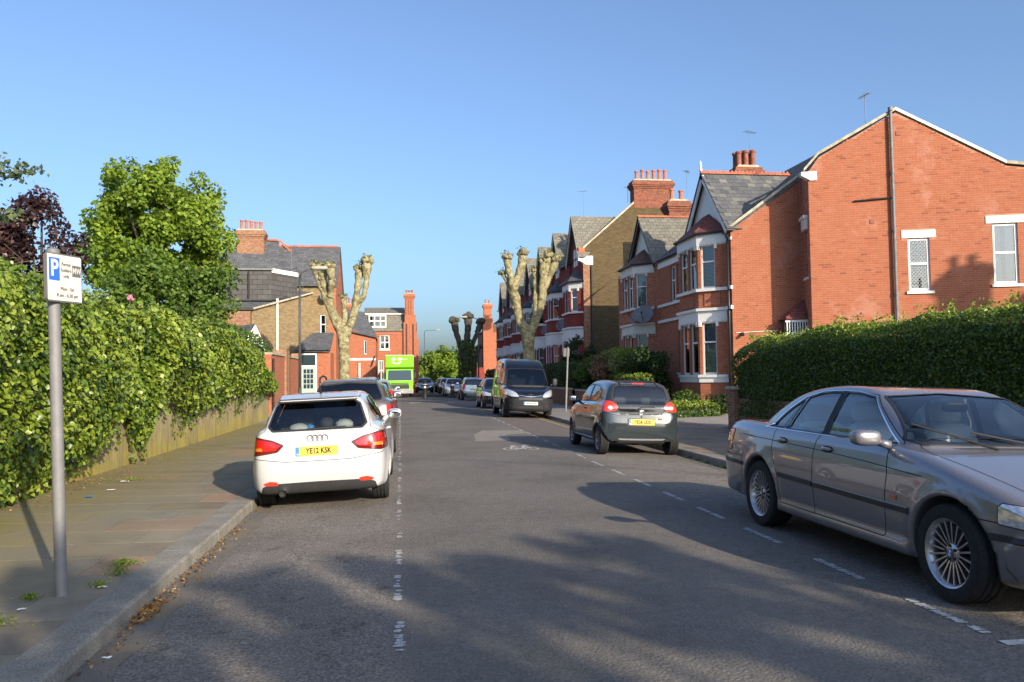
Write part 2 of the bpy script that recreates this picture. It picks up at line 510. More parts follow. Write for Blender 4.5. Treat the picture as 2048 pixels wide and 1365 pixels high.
def cut(V, T, N, m):
    """split along m = 0 -> (Vi,Ti,Ni) inside (m<0), (Vo,To,No) outside"""
    s = m[T] < 0; k = s.sum(1)
    Tin, Tout = [], []; bulk_in, bulk_out = T[k == 3], T[k == 0]
    nv, nn, ed = [], [], {}
    base = len(V)
    def cross(a, b):
        key = (a, b) if a < b else (b, a)
        if key not in ed:
            a, b = key; w = m[a] / (m[a] - m[b]); ed[key] = base + len(nv); nv.append(V[a] + (V[b] - V[a]) * w); nn.append(N[a] + (N[b] - N[a]) * w)
        return ed[key]
    for t in T[(k > 0) & (k < 3)]:
        ins = [m[i] < 0 for i in t]
        lone = [i for i in range(3) if ins[i] != ins[(i + 1) % 3] and ins[i] != ins[(i + 2) % 3]][0]
        a, b, c = int(t[lone]), int(t[(lone + 1) % 3]), int(t[(lone + 2) % 3])
        p, q = cross(a, b), cross(a, c)
        A = Tin if m[a] < 0 else Tout; B = Tout if m[a] < 0 else Tin
        A.append((a, p, q)); B.append((p, b, c)); B.append((p, c, q))
    if nv: V = np.vstack([V, nv]); N = np.vstack([N, nn])
    def comp(L, B):
        L = np.vstack([B, np.array(L, int).reshape(-1, 3)])
        if not len(L): return np.zeros((0, 3)), np.zeros((0, 3), int), np.zeros((0, 3))
        u, inv = np.unique(L, return_inverse=True); return V[u], inv.reshape(-1, 3), N[u]
    return comp(Tin, bulk_in), comp(Tout, bulk_out)

def shell(name, d, mat, parent, off=0.0, smooth=True):
    V, T, N = d
    if len(T) == 0: return None
    return link(name, mesh_np(name, V + N * off, T, mat, smooth=smooth), parent)

def ribbon(name, segs, width, lift, mat, parent, bulge=0.0):
    mb = MB()
    for p, q, n1, n2 in segs:
        t = q - p; l = np.linalg.norm(t)
        if l < 1e-6: continue
        t = t / l; n = n1 + n2; n = n / (np.linalg.norm(n) + 1e-9); b = np.array((n[1]*t[2]-n[2]*t[1], n[2]*t[0]-n[0]*t[2], n[0]*t[1]-n[1]*t[0])) * width / 2; t2 = t * width * .25
        P, Q = p - t2 + n * lift, q + t2 + n * lift
        if bulge:
            mb.add([P - b, Q - b, Q + n * bulge, P + n * bulge, P + b, Q + b], [(0, 1, 2, 3), (3, 2, 5, 4)])
        else: mb.quad(P - b, Q - b, Q + b, P + b)
    if not mb.v: return None
    return mb.build(name, mat, parent, smooth=bool(bulge), world=False, recalc=False)

def stroke(name, sh, pts, width, lift, mat, parent, side=1, axis='x', thick=0.0, step=0.03, mirror=False):
    """a strip laid on the body along a (y,z) line on the flank or an (x,z) line on the end ('r' rear, 'f' front) or an (x,y) line on top ('z')"""
    P = []
    pts = [np.array(p, float) for p in pts]
    for a, b in zip(pts[:-1], pts[1:]):
        k = max(1, int(np.linalg.norm(b - a) / step))
        for i in range(k): P.append(a + (b - a) * i / k)
    P.append(pts[-1]); P = np.array(P)
    mb = MB()
    for sg in ((1, -1) if mirror else (1,)):
        if axis == 'x': X = sh.hitx(P[:, 0], P[:, 1], 1); W = np.stack([X * side * sg, P[:, 0], P[:, 1]], 1)
        elif axis == 'z': Z = sh.hitz(np.abs(P[:, 0]), P[:, 1]); W = np.stack([P[:, 0] * sg, P[:, 1], Z], 1)
        else: Y = sh.hity(np.abs(P[:, 0]), P[:, 1], axis == 'r'); W = np.stack([P[:, 0] * sg, Y, P[:, 1]], 1)
        n = sh.grad(W); t = np.gradient(W, axis=0); t /= np.linalg.norm(t, axis=1, keepdims=True) + 1e-9
        b = np.cross(n, t); b /= np.linalg.norm(b, axis=1, keepdims=True) + 1e-9; b *= width / 2
        k = len(W)
        if thick:
            vs = np.vstack([W - b, W - b * .8 + n * thick, W + b * .8 + n * thick, W + b])
            fs = [(r * k + i, r * k + i + 1, (r + 1) * k + i + 1, (r + 1) * k + i) for r in range(3) for i in range(k - 1)]
            fs += [(0, k, 2 * k, 3 * k), (k - 1, 2 * k - 1, 3 * k - 1, 4 * k - 1)]
        else:
            vs = np.vstack([W - b + n * lift, W + b + n * lift]); fs = [(i, i + 1, k + i + 1, k + i) for i in range(k - 1)]
        mb.add(vs.tolist(), fs)
    return mb.build(name, mat, parent, world=False, recalc=False)

def superell(mb, c, r, e=0.5, n=14, m=10, rot=None):
    f = lambda w, q: math.copysign(abs(w) ** q, w)
    vs = []; fs = []
    for j in range(m + 1):
        ph = -math.pi / 2 + math.pi * j / m
        for i in range(n):
            th = 2 * math.pi * i / n
            p = Vector((r[0] * f(math.cos(ph), e) * f(math.cos(th), e), r[1] * f(math.cos(ph), e) * f(math.sin(th), e), r[2] * f(math.sin(ph), e)))
            if rot is not None: p = rot @ p
            vs.append(p + Vector(c))
    for j in range(m):
        for i in range(n): fs.append((j * n + i, j * n + (i + 1) % n, (j + 1) * n + (i + 1) % n, (j + 1) * n + i))
    mb.add(vs, fs)

def make_wheel(R, width, rim, spokes, mats, style='spoke', n=40):
    """wheel meshes facing +x at the origin: list of (name, mesh, parent index)"""
    tyre = MB(); w = width / 2
    prof = [(rim * 1.0, -w * .8), (rim * 1.03, -w * .98), ((rim + R) / 2, -w * 1.06), (R * .965, -w), (R * .992, -w * .84)]
    for g in (-.45, 0, .45):
        prof += [(R, g * w - .10 * w), (R - .009, g * w - .075 * w), (R - .009, g * w + .075 * w), (R, g * w + .10 * w)]
    prof += [(R * .992, w * .84), (R * .965, w), ((rim + R) / 2, w * 1.06), (rim * 1.03, w * .98), (rim * 1.0, w * .8)]
    tyre.lathe(prof, (0, 0, 0), 'x', n, close=True)
    r = MB()
    r.lathe([(rim * .86, w * .1), (rim * .90, w * .72), (rim * .985, w * .96), (rim * 1.02, w * .99), (rim * 1.02, w * .7), (rim * .97, -w * .8), (rim * .9, -w * .8), (rim * .86, w * .1)], (0, 0, 0), 'x', n, close=True)
    r.lathe([(rim * .30, w * .35), (rim * .30, w * .62), (rim * .24, w * .72), (rim * .02, w * .76)], (0, 0, 0), 'x', 20)
    for k in range(spokes):
        a = 2 * math.pi * k / spokes
        h0, h1 = (0.055, 0.045) if style == 'multi' else (0.16, 0.12) if style == 'five' else (0.09, 0.07)
        for (r0, r1, d0, d1) in ((.22, .93, .66, .86),):
            def q(rr, off, d): return (d * w, (rr * math.cos(a) - off * math.sin(a)) * rim, (rr * math.sin(a) + off * math.cos(a)) * rim)
            o0, o1 = h0 * .62, h1
            r.hexa([q(r0, -o0, d0 - .3), q(r0, o0, d0 - .3), q(r1, o1, d1 - .35), q(r1, -o1, d1 - .35), q(r0, -o0 * .7, d0), q(r0, o0 * .7, d0), q(r1, o1 * .7, d1), q(r1, -o1 * .7, d1)])
    back = MB(); back.lathe([(rim * .9, -w * .05), (rim * .9, 0), (rim * .02, 0.0)], (0, 0, 0), 'x', 20)
    cap = MB(); cap.lathe([(rim * .14, w * .7), (rim * .14, w * .80), (rim * .02, w * .82)], (0, 0, 0), 'x', 18)
    bolts = MB()
    for k in range(5):
        a = 2 * math.pi * (k + .5) / 5; bolts.lathe([(.011, w * .6), (.011, w * .8)], (0, math.cos(a) * rim * .215, math.sin(a) * rim * .215), 'x', 7)
    out = []
    for nm, mb, mt, sm in (('wheel', r, mats['rim'], True), ('tyre', tyre, mats['tyre'], True), ('brake_disc', back, mats['dark'], False), ('hub_cap', cap, mats['cap'], False), ('wheel_bolts', bolts, mats['dark'], False)):
        o = mb.build(nm, mt, empty('tmp', (0, 0, 0)), smooth=sm, world=False, auto=35); me = o.data; p = o.parent
        bpy.data.objects.remove(o); bpy.data.objects.remove(p); out.append((nm, me))
    return out

def put_wheels(root, W, axles, track, steer=0.0):
    for (y, z) in axles:
        for sg in (1, -1):
            wh = link(W[0][0], W[0][1], root, (sg * track, y, z)); wh.rotation_euler = (random.uniform(0, 6.28), 0, 0 if sg > 0 else math.pi)
            if steer and y > 0: wh.rotation_euler.z += steer
            for nm, me in W[1:]: link(nm, me, wh)

def poly_mask(P, a, b): return poly_sdf(np.array(P, float), a, b)

def plate(root, txt, c, rot, front, w=.52, h=.111, eu=True, size=.094):
    """number plate > characters, blue band"""
    mb = MB(); mb.box(-w / 2, w / 2, -h / 2, h / 2, -.004, .004)
    p = mb.build('number_plate', MATS['plate_white'] if front else MATS['plate_yellow'], root, world=False)
    p.location = c; p.rotation_euler = rot
    if txt: text(txt, size, 'plate_characters', MATS['black_print'], p, (.022 if eu else 0, -.002, .0052), (0, 0, 0), .80, .0034, .0006)
    if eu:
        b = MB(); b.box(-w / 2 + .002, -w / 2 + .042, -h / 2 + .002, h / 2 - .002, .0035, .0046); b.build('country_band', MATS['plate_blue'], p, world=False)
        b = MB(); b.box(-w / 2 + .012, -w / 2 + .032, -h / 2 + .014, -h / 2 + .03, .0045, .0052); b.build('country_letters', MATS['plate_white'], p, world=False)
    return p

def mirror(root, c, size, mats, sg, facing=-1):
    mb = MB(); superell(mb, c, size, .62, 18, 12); mb.tube([(c[0] - sg * size[0] * .8, c[1], c[2] - size[2] * .5), (c[0] - sg * (size[0] + .07), c[1] + .03, c[2] - size[2] * .85)], [.03, .035], 8)
    o = mb.build('door_mirror', mats[0], root, smooth=True, world=False)
    g = MB(); superell(g, (c[0], c[1] + facing * size[1] * .80, c[2]), (size[0] * .86, size[1] * .24, size[2] * .84), .6, 16, 8)
    g.build('mirror_glass', mats[1], o, smooth=True, world=False)
    return o

def seats(root, rows, mat, hw=.25, x=.36, headrest=True, zs=.48, top=1.02, lean=.22):
    for y in rows:
        for sx in (-x, x):
            mb = MB()
            superell(mb, (sx, y + .18, zs), (hw, .28, .11), .45)
            superell(mb, (sx, y - .12 - lean * .3, (zs + top) / 2 + .02), (hw * .95, .09, (top - zs) / 2 + .04), .5, rot=Matrix.Rotation(lean, 3, 'X'))
            if headrest: superell(mb, (sx, y - .22 - lean * .35, top + .14), (hw * .55, .055, .095), .55, rot=Matrix.Rotation(lean * .6, 3, 'X'))
            mb.build('seat', mat, root, smooth=True, world=False)

def cabin(root, sh, parts, zfloor, mats, wheel_x, y0, y1, dash_y, hw, zd=.93):
    """floor, dashboard and steering wheel"""
    mb = MB(); mb.box(-hw, hw, y0, y1, zfloor - .05, zfloor); mb.build('cabin_floor', mats[0], root, world=False)
    mb = MB(); superell(mb, (0, dash_y, zd - .14), (hw * .98, .30, .16), .4, 24, 8); superell(mb, (wheel_x, dash_y - .15, zd - .03), (.2, .16, .07), .7)
    mb.build('dashboard', mats[0], root, smooth=True, world=False)
    mb = MB(); c = Vector((wheel_x, dash_y - .42, zd - .07)); P = []
    for k in range(25):
        a = 2 * math.pi * k / 24; P.append(c + Matrix.Rotation(-.42, 3, 'X') @ Vector((.185 * math.cos(a), 0, .185 * math.sin(a))))
    mb.tube(P, .015, 8, cap=False); mb.tube([P[0], P[12]], .018, 6); mb.tube([c, P[18]], .018, 6)
    superell(mb, c, (.075, .03, .06), .7, 10, 8)
    mb.build('steering_wheel', mats[1], root, smooth=True, world=False)

def lining(name, d, root, mat, zmin):
    V, T, N = d; keep = (V[T][:, :, 2].min(1) > zmin); T = T[keep]
    if len(T) == 0: return
    u, inv = np.unique(T, return_inverse=True)
    link(name, mesh_np(name, V[u] - N[u] * .03, inv.reshape(-1, 3)[:, ::-1], mat, smooth=True), root)
K_CAMBER, CROWN_X = 0.0066, 1.78
def roadz(x): return 0.02 - K_CAMBER * (x - CROWN_X) ** 2
def road_tilt(x): return math.atan(2 * K_CAMBER * (x - CROWN_X))

simple('lorry_glass', (.03, .05, .06), .05, coat=1.0)
simple('steel_trim', (.38, .38, .40), .35, .6)
# ------------------------------------------------------------ ground, road, pavements
def m_asphalt():
    t = NT('asphalt'); p = t.pos(); x = t.n('SeparateXYZ'); t.l(p, x.inputs[0])
    fine = t.noise(p, 55, 6, .8); mid = t.noise(p, 9, 6, .65); big = t.noise(p, .55, 5, .6)
    sp = t.n('TexVoronoi'); sp.inputs['Scale'].default_value = 46; t.l(p, sp.inputs['Vector'])
    base = t.ramp(fine, [(.28, (.080, .073, .065)), (.5, (.158, .146, .130)), (.72, (.26, .242, .216))])
    old = t.ramp(fine, [(.31, (.040, .035, .030)), (.46, (.155, .138, .120)), (.60, (.30, .27, .235)), (.72, (.52, .48, .43))])
    wob = t.math('ADD', x.outputs[0], t.math('MULTIPLY', t.math('SUBTRACT', mid, .5), .35))
    l = t.n('MapRange'); l.inputs[1].default_value = .10; l.inputs[2].default_value = -.10; t.l(wob, l.inputs[0])
    r = t.n('MapRange'); r.inputs[1].default_value = 3.2; r.inputs[2].default_value = 3.6; t.l(wob, r.inputs[0])
    lane = t.math('MAXIMUM', l.outputs[0], t.math('MULTIPLY', r.outputs[0], .75))
    col = t.mix(lane, base, old)
    chip = t.math('MULTIPLY', t.ramp(sp.outputs['Distance'], [(.05, 1.0), (.22, 0.0)]), t.ramp(t.noise(p, 21, 3), [(.54, 0.0), (.62, .8)]))
    col = t.mix(t.math('MULTIPLY', chip, t.math('ADD', t.math('MULTIPLY', lane, .75), .18)), col, (.40, .38, .35))
    col = t.mix(1.0, col, t.ramp(big, [(.32, .78), (.50, 1.0), (.7, 1.15)]), 'MULTIPLY')
    col = t.mix(1.0, col, t.ramp(mid, [(.30, .86), (.70, 1.14)]), 'MULTIPLY')
    st2 = t.noise(p, 2.6, 7, .8); dark = t.math('MULTIPLY', t.ramp(st2, [(.58, 0.0), (.66, .7)]), t.math('ADD', t.math('MULTIPLY', lane, .85), .1))
    col = t.mix(dark, col, (.035, .031, .028))
    pale = t.math('MULTIPLY', t.ramp(t.noise(p, 4.4, 6, .8), [(.60, 0.0), (.70, .55)]), lane)
    col = t.mix(pale, col, (.27, .24, .20))
    ck = t.n('TexVoronoi'); ck.feature = 'DISTANCE_TO_EDGE'; ck.inputs['Scale'].default_value = .55; wv = t.n('VectorMath'); wv.operation = 'ADD'; ns = t.n('TexNoise'); ns.inputs['Scale'].default_value = 1.6; ns.inputs['Detail'].default_value = 6; t.l(p, ns.inputs['Vector']); t.l(p, wv.inputs[0]); t.l(ns.outputs['Color'], wv.inputs[1]); t.l(wv.outputs[0], ck.inputs['Vector'])
    crack = t.math('MULTIPLY', t.ramp(ck.outputs['Distance'], [(.002, .45), (.007, 0.0)]), t.math('MULTIPLY', lane, t.ramp(big, [(.46, 0.0), (.56, 1.0)])))
    col = t.mix(crack, col, (.02, .018, .017))
    t.set(Base_Color=col, Roughness=.95, Specular_IOR_Level=.2)
    t.bump(t.math('ADD', fine, t.math('MULTIPLY', sp.outputs['Distance'], .8)), .7, .010)
m_asphalt()
def m_slab():
    t = NT('slab'); p = t.pos(); x = t.n('SeparateXYZ'); t.l(p, x.inputs[0])
    r = t.orand(); n = t.noise(p, 38, 6, .8); b = t.noise(p, 1.6, 6, .7)
    tone = t.ramp(r, [(0, (.21, .18, .135)), (.3, (.27, .235, .18)), (.62, (.24, .208, .155)), (.70, (.315, .215, .155)), (.82, (.325, .225, .165)), (.86, (.23, .215, .185)), (1, (.255, .22, .165))])
    col = t.mix(1.0, tone, t.ramp(n, [(.2, .74), (.5, 1.0), (.8, 1.15)]), 'MULTIPLY')
    col = t.mix(1.0, col, t.ramp(b, [(.3, .78), (.6, 1.08)]), 'MULTIPLY')
    m = t.n('MapRange'); m.inputs[1].default_value = -2.3; m.inputs[2].default_value = -4.2; t.l(x.outputs[0], m.inputs[0])
    moss = t.math('MULTIPLY', m.outputs[0], t.ramp(b, [(.30, .30), (.62, .85)]))
    col = t.mix(moss, col, (.19, .165, .05))
    t.set(Base_Color=col, Roughness=.93, Specular_IOR_Level=.2); t.bump(n, .35, .004)
m_slab()
def m_kerb():
    t = NT('kerb'); p = t.pos(); n = t.noise(p, 70, 4, .7); b = t.noise(p, 3, 5, .65)
    col = t.mix(1.0, t.ramp(n, [(.28, (.12, .112, .095)), (.5, (.265, .25, .215)), (.72, (.39, .37, .33))]), t.ramp(b, [(.3, .7), (.65, 1.08)]), 'MULTIPLY')
    t.set(Base_Color=col, Roughness=.92, Specular_IOR_Level=.2); t.bump(n, .5, .006)
m_kerb()
def m_gutter():
    t = NT('gutter'); p = t.pos(); n = t.noise(p, 90, 4, .7); b = t.noise(p, 2.2, 6, .7)
    col = t.mix(t.ramp(b, [(.42, 0.0), (.66, .75)]), t.ramp(n, [(.25, (.07, .066, .06)), (.5, (.15, .142, .13)), (.75, (.26, .25, .23))]), (.24, .185, .11))
    t.set(Base_Color=col, Roughness=.94, Specular_IOR_Level=.2); t.bump(n, .4, .004)
m_gutter()
simple('joint', (.085, .075, .04), .95, vary=.4, vscale=3)
simple('soil', (.075, .06, .04), .95, vary=.4, vscale=4, bump=.5)
def m_ground():
    t = NT('ground'); p = t.pos(); n = t.noise(p, .8, 6, .7)
    t.set(Base_Color=t.ramp(n, [(.3, (.05, .075, .025)), (.6, (.09, .10, .045)), (.8, (.12, .11, .07))]), Roughness=.95)
m_ground()
def worn_paint(name, col, thr=.5, sc=34):
    t = NT(name); p = t.pos(); n = t.noise(p, sc, 5, .75)
    t.set(Base_Color=t.mix(t.ramp(n, [(thr, 0.0), (thr + .12, .85)]), col, (.12, .12, .115)), Roughness=.75)
worn_paint('road_white', (.50, .50, .48), .50); worn_paint('road_yellow', (.50, .36, .06), .50)
def m_patch(name, a, b):
    t = NT(name); p = t.pos(); n = t.noise(p, 130, 4, .7); m = t.noise(p, 3, 5, .7)
    t.set(Base_Color=t.mix(1.0, t.ramp(n, [(.3, a), (.7, b)]), t.ramp(m, [(.3, .75), (.7, 1.1)]), 'MULTIPLY'), Roughness=.93); t.bump(n, .5, .005)
m_patch('patch_red', (.085, .066, .058), (.19, .155, .14)); m_patch('patch_buff', (.16, .145, .12), (.32, .29, .245)); m_patch('pavement_far', (.17, .165, .155), (.28, .27, .25))

mb = MB(); R0 = 900
mb.add([(-R0, -60, -.35), (R0, -60, -.35), (R0, R0, -.35), (-R0, R0, -.35)], [(0, 1, 2, 3)]); tag(mb.build('ground', MATS['ground']), kind='structure')
# road with camber, easing right and down at the far end
RX0, RX1 = -1.80, 5.50
def bend(y): return 0.0 if y < 62 else 0.00085 * (y - 62) ** 2
def fall(y): return 0.0 if y < 45 else -0.00035 * (y - 45) ** 2
mb = MB(); xs = np.linspace(RX0, RX1, 22); ys = list(np.arange(-18, 60, 3.0)) + list(np.arange(60, 131, 5.0))
vs = [(x + bend(y), y, roadz(x) + fall(y)) for y in ys for x in xs]; nx = len(xs)
mb.add(vs, [(j * nx + i, j * nx + i + 1, (j + 1) * nx + i + 1, (j + 1) * nx + i) for j in range(len(ys) - 1) for i in range(nx - 1)])
ROAD = tag(mb.build('road', MATS['asphalt'], smooth=True), kind='structure')
def flat_on_road(name, poly, mat, lift, parent=None):
    """a thin sheet on the cambered road from an (x, y) outline"""
    mb = MB(); mb.prism(poly, lambda a, b, d: (a, b, roadz(a) + d), lift - .002, lift); return mb.build(name, MATS[mat], parent or ROAD)
def strip_on_road(name, x0, x1, y0, y1, mat, lift, nx=4, ny=1, jag=0.0):
    mb = MB(); X = np.linspace(x0, x1, nx); Y = np.linspace(y0, y1, ny + 1)
    vs = [(x + (random.uniform(-jag, jag) if i in (0, nx - 1) else 0), y, roadz(x) + lift) for y in Y for i, x in enumerate(X)]
    mb.add(vs, [(j * nx + i, j * nx + i + 1, (j + 1) * nx + i + 1, (j + 1) * nx + i) for j in range(ny) for i in range(nx - 1)])
    return mb.build(name, MATS[mat], ROAD)
strip_on_road('gutter_channel', -1.80, -1.55, -10, 60, 'gutter', .004, 3, 420, .03)
strip_on_road('gutter_channel', 5.25, 5.50, -10, 60, 'gutter', .004, 3, 300, .03)
strip_on_road('red_patch', 3.5, 5.22, 19.6, 30.5, 'patch_red', .004, 5, 12, .05)
flat_on_road('buff_patch', [(1.75, 18.9), (2.6, 19.0), (2.75, 20.9), (3.4, 21.3), (3.4, 22.4), (2.3, 22.6), (1.9, 20.9)], 'patch_buff', .004)
flat_on_road('repair_patch', [(.5, 47), (3.2, 46.6), (3.3, 49.4), (.55, 49.6)], 'patch_buff', .004)
# kerbs: single stones near the camera, one run beyond
KT = .055
mb = MB(); mb.box(-2.07, -1.80, 26, 60, -.3, KT); tag(mb.build('far_kerb', MATS['kerb']), kind='structure')
mb = MB(); mb.box(5.50, 5.66, 27, 60, -.3, KT); tag(mb.build('far_kerb', MATS['kerb']), kind='structure')
def kerb_stone(mb, x0, x1, y0, y1, side):
    c = .02; poly = [(x0, -.3), (x1, -.3), (x1, KT - c), (x1 - c * .35, KT - c * .35), (x1 - c, KT), (x0, KT)] if side > 0 else [(x0, -.3), (x1, -.3), (x1, KT), (x0 + c, KT), (x0 + c * .35, KT - c * .35), (x0, KT - c)]
    mb.prism(poly, lambda a, b, d: (a, d, b), y0, y1)
KL = empty('kerb', (-1.93, 2, 0), kind='structure'); KR = empty('kerb', (5.58, 2, 0), kind='structure')
y = -4.37; k = 0
while y < 25.95:
    L = min(.91, 26 - y); mb = MB(); e = random.uniform(-.006, .006)
    kerb_stone(mb, -2.07, -1.80 + e, y + .0025, y + L - .0025, 1); mb.build('kerb_stone', MATS['kerb'], KL); y += .91
y = -4.0
while y < 26.9:
    L = min(.91, 27 - y); mb = MB(); e = random.uniform(-.006, .006)
    kerb_stone(mb, 5.50 + e, 5.66, y + .0025, y + L - .0025, -1); mb.build('kerb_stone', MATS['kerb'], KR); y += .91
# pavements
def pavement(name, x0, x1, y0, y1, yslab, tilt):
    base = empty(name, ((x0 + x1) / 2, y0, 0), kind='structure')
    mb = MB(); z = lambda x: KT - .0065 + tilt * (x - x0 if tilt > 0 else x - x1)
    mb.add([(x0, y0, z(x0)), (x1, y0, z(x1)), (x1, yslab, z(x1)), (x0, yslab, z(x0))], [(0, 1, 2, 3)]); mb.build('bedding', MATS['joint'], base)
    mb = MB(); z2 = lambda x: z(x) + .0012
    mb.add([(x0, yslab + .006, z2(x0)), (x1, yslab + .006, z2(x1)), (x1, y1, z2(x1)), (x0, y1, z2(x0))], [(0, 1, 2, 3)]); mb.build('far_paving', MATS['pavement_far'], base)
    y = y0; row = 0; sh = {}
    while y < yslab - .3:
        x = x0 + (0 if row % 2 else -.45) ; w = .905
        while x < x1 - .03:
            a, b = max(x, x0) + .003, min(x + w, x1) - .003
            if b - a > .08:
                key = (round(b - a, 2))
                if key not in sh:
                    mb = MB(); mb.cham(-(b - a) / 2, (b - a) / 2, -.3, .3, -.03, 0, .0012); o = mb.build('paving_slab', MATS['slab'], base, world=False); sh[key] = o.data; o.location = (0, 0, 0)
                else: o = link('paving_slab', sh[key], base)
                c = (a + b) / 2; o.location = (c - base.location.x, y + .305 - y0, z2(c) + random.uniform(-.0003, .0004))
                o.rotation_euler = (random.uniform(-.0004, .0004), -math.atan(tilt) + random.uniform(-.0003, .0003), random.uniform(-.002, .002))
            x += w
        y += .61; row += 1
    return base
pavement('pavement', -4.74, -2.07, -3.1, 60.0, 27.4, -.012)
pavement('pavement', 5.66, 8.55, -3.48, 60.0, 23.6, .012)

# painted lines
def dash(name, x, y0, y1, w, mat, holes, seed):
    """worn paint: small ragged flakes left of one dash"""
    rnd = random.Random(seed); mb = MB(); y = y0
    while y < y1:
        st = rnd.uniform(.025, .06)
        if rnd.random() > holes:
            l = x - w / 2 + rnd.uniform(0, .35 * holes * w * 2); r = x + w / 2 - rnd.uniform(0, .35 * holes * w * 2); n = 5; up = []; dn = []
            for k in range(n):
                a = l + (r - l) * k / (n - 1); e = (0.45 if k in (0, n - 1) else 1.0); up.append((a + rnd.uniform(-.006, .006), y + st * .62 * e * rnd.uniform(.55, 1.1))); dn.append((a + rnd.uniform(-.006, .006), y - st * .62 * e * rnd.uniform(.55, 1.1)))
            P = [(a, b, roadz(a) + .005) for a, b in dn + up[::-1]]; mb.add(P, [(k, k + 1, 2 * n - 2 - k, 2 * n - 1 - k) for k in range(n - 1)])
        y += st * rnd.uniform(1.0, 1.25)
    if mb.v: mb.build(name, MATS[mat], ROAD)
y = 3.6; k = 0
while y < 34:
    dash('bay_dash', -.015 + random.uniform(-.012, .012), y, y + random.uniform(.5, .72), .075, 'road_white', .45 if y < 20 else .3, k); y += 1.06; k += 1
y = 4.35
while y < 33:
    dash('bay_dash', 3.40 + random.uniform(-.008, .008), y, y + .72, .078, 'road_white', .12 if y < 12 else .22, k); y += 1.28; k += 1
for yy in (4.12,):
    for i, (a, b) in enumerate(((3.36, 3.62), (3.78, 4.3), (4.5, 5.1))):
        mb = MB(); mb.add([(a, yy, roadz(a) + .005), (b, yy + .01, roadz(b) + .005), (b, yy + .09, roadz(b) + .005), (a, yy + .08, roadz(a) + .005)], [(0, 1, 2, 3)]); mb.build('bay_end_line', MATS['road_white'], ROAD)
strip_on_road('yellow_line', 5.03, 5.11, 19.2, 29.2, 'road_yellow', .009, 2, 30, .006)
def bike_symbol(cx, cy):
    sx, sy = .74, 1.62
    def P(a, b, d=.006): x = cx + a * sx; return (x, cy + b * sy, roadz(x) + d)
    mb = MB()
    def ring(a, b, r, w):
        n = 20; vs = []
        for i in range(n):
            t = 2 * math.pi * i / n
            for q in (r - w, r): vs.append(P(a + q * math.cos(t), b + q * math.sin(t) * .78))
        mb.add(vs, [(2 * i, 2 * i + 1, 2 * ((i + 1) % n) + 1, 2 * ((i + 1) % n)) for i in range(n)])
    def bar(a, b, w=.035):
        d = Vector((b[0] - a[0], b[1] - a[1])); q = Vector((-d.y, d.x)).normalized() * w
        mb.add([P(a[0] - q.x, a[1] - q.y, .0065), P(b[0] - q.x, b[1] - q.y, .0065), P(b[0] + q.x, b[1] + q.y, .0065), P(a[0] + q.x, a[1] + q.y, .0065)], [(0, 1, 2, 3)])
    ring(-.30, -.12, .22, .055); ring(.30, -.12, .22, .055)
    bar((-.30, -.12), (-.12, .28)); bar((-.12, .28), (.22, .22)); bar((.22, .22), (0, -.12)); bar((0, -.12), (-.14, .2)); bar((.30, -.12), (.2, .36)); bar((.2, .36), (.42, .42)); bar((-.2, .34), (-.02, .34)); bar((0, -.12), (-.3, -.12), .025)
    mb.build('cycle_symbol', MATS['road_white'], ROAD)
bike_symbol(2.50, 16.85)
# front garden, drive and the plots behind the walls
simple('drive', (.27, .25, .22), .9, vary=.25, vscale=2, bump=.3); simple('lawn', (.05, .075, .02), .95, vary=.5, vscale=9, bump=.5)
mb = MB(); mb.add([(8.55, 20.6, .085), (11.6, 20.6, .10), (11.6, 26.7, .14), (8.55, 26.7, .09)], [(0, 1, 2, 3)]); tag(mb.build('driveway', MATS['drive']), kind='structure')
mb = MB(); mb.box(8.56, 30, -18, 20.6, -.3, .09); mb.box(8.56, 30, 26.71, 110, -.3, .12); mb.box(11.61, 30, 20.61, 26.7, -.3, .10); tag(mb.build('garden_ground', MATS['lawn']), kind='structure')
mb = MB(); mb.box(-40, -5.0, -18, 60, -.3, .04); mb.box(-40, -2.07, 60.01, 130, -.3, -.02); tag(mb.build('garden_ground', MATS['lawn']), kind='structure')
# ------------------------------------------------------------ building materials and pieces
def m_brickpiece(name, stops, efflo=None):
    t = NT(name); r = t.attr(); p = t.pos(); n = t.noise(p, 60, 4, .7); b = t.noise(p, .8, 6, .68)
    col = t.ramp(r, stops)
    if efflo: col = t.mix(t.ramp(b, [(.54, 0.0), (.64, .6)]), col, efflo)
    col = t.mix(1.0, col, t.ramp(n, [(.25, .8), (.7, 1.12)]), 'MULTIPLY')
    t.set(Base_Color=col, Roughness=.88, Specular_IOR_Level=.2); t.bump(n, .4, .004)
m_brickpiece('brick_red', [(0, (.24, .078, .045)), (.15, (.345, .108, .056)), (.5, (.35, .118, .062)), (.85, (.375, .135, .073)), (1, (.335, .10, .055))], (.47, .23, .175))
simple('mortar', (.42, .20, .13), .95, vary=.15)
brick_mat('brick_red_t', (.345, .108, .058), (.41, .14, .075), (.38, .225, .15), dirt=.22, msize=.006)
brick_mat('brick_varied_t', (.36, .10, .06), (.50, .16, .085), (.40, .30, .24), dirt=.3)  # red brick with wider tone spread and greyer mortar
brick_mat('brick_yellow', (.28, .20, .092), (.14, .098, .054), (.21, .17, .115), msize=.012, dirt=.05, bias=-.1)
brick_mat('brick_stock', (.115, .082, .038), (.065, .046, .025), (.085, .067, .042), msize=.012, dirt=.05, bias=-.1)
brick_mat('brick_sooty', (.30, .085, .05), (.16, .06, .045), (.24, .17, .12), dirt=.45)
brick_mat('brick_brown', (.24, .11, .06), (.36, .18, .10), (.30, .25, .19), dirt=.4)
brick_mat('brick_crimson', (.21, .042, .034), (.27, .058, .045), (.19, .07, .055), msize=.004, dirt=.25)
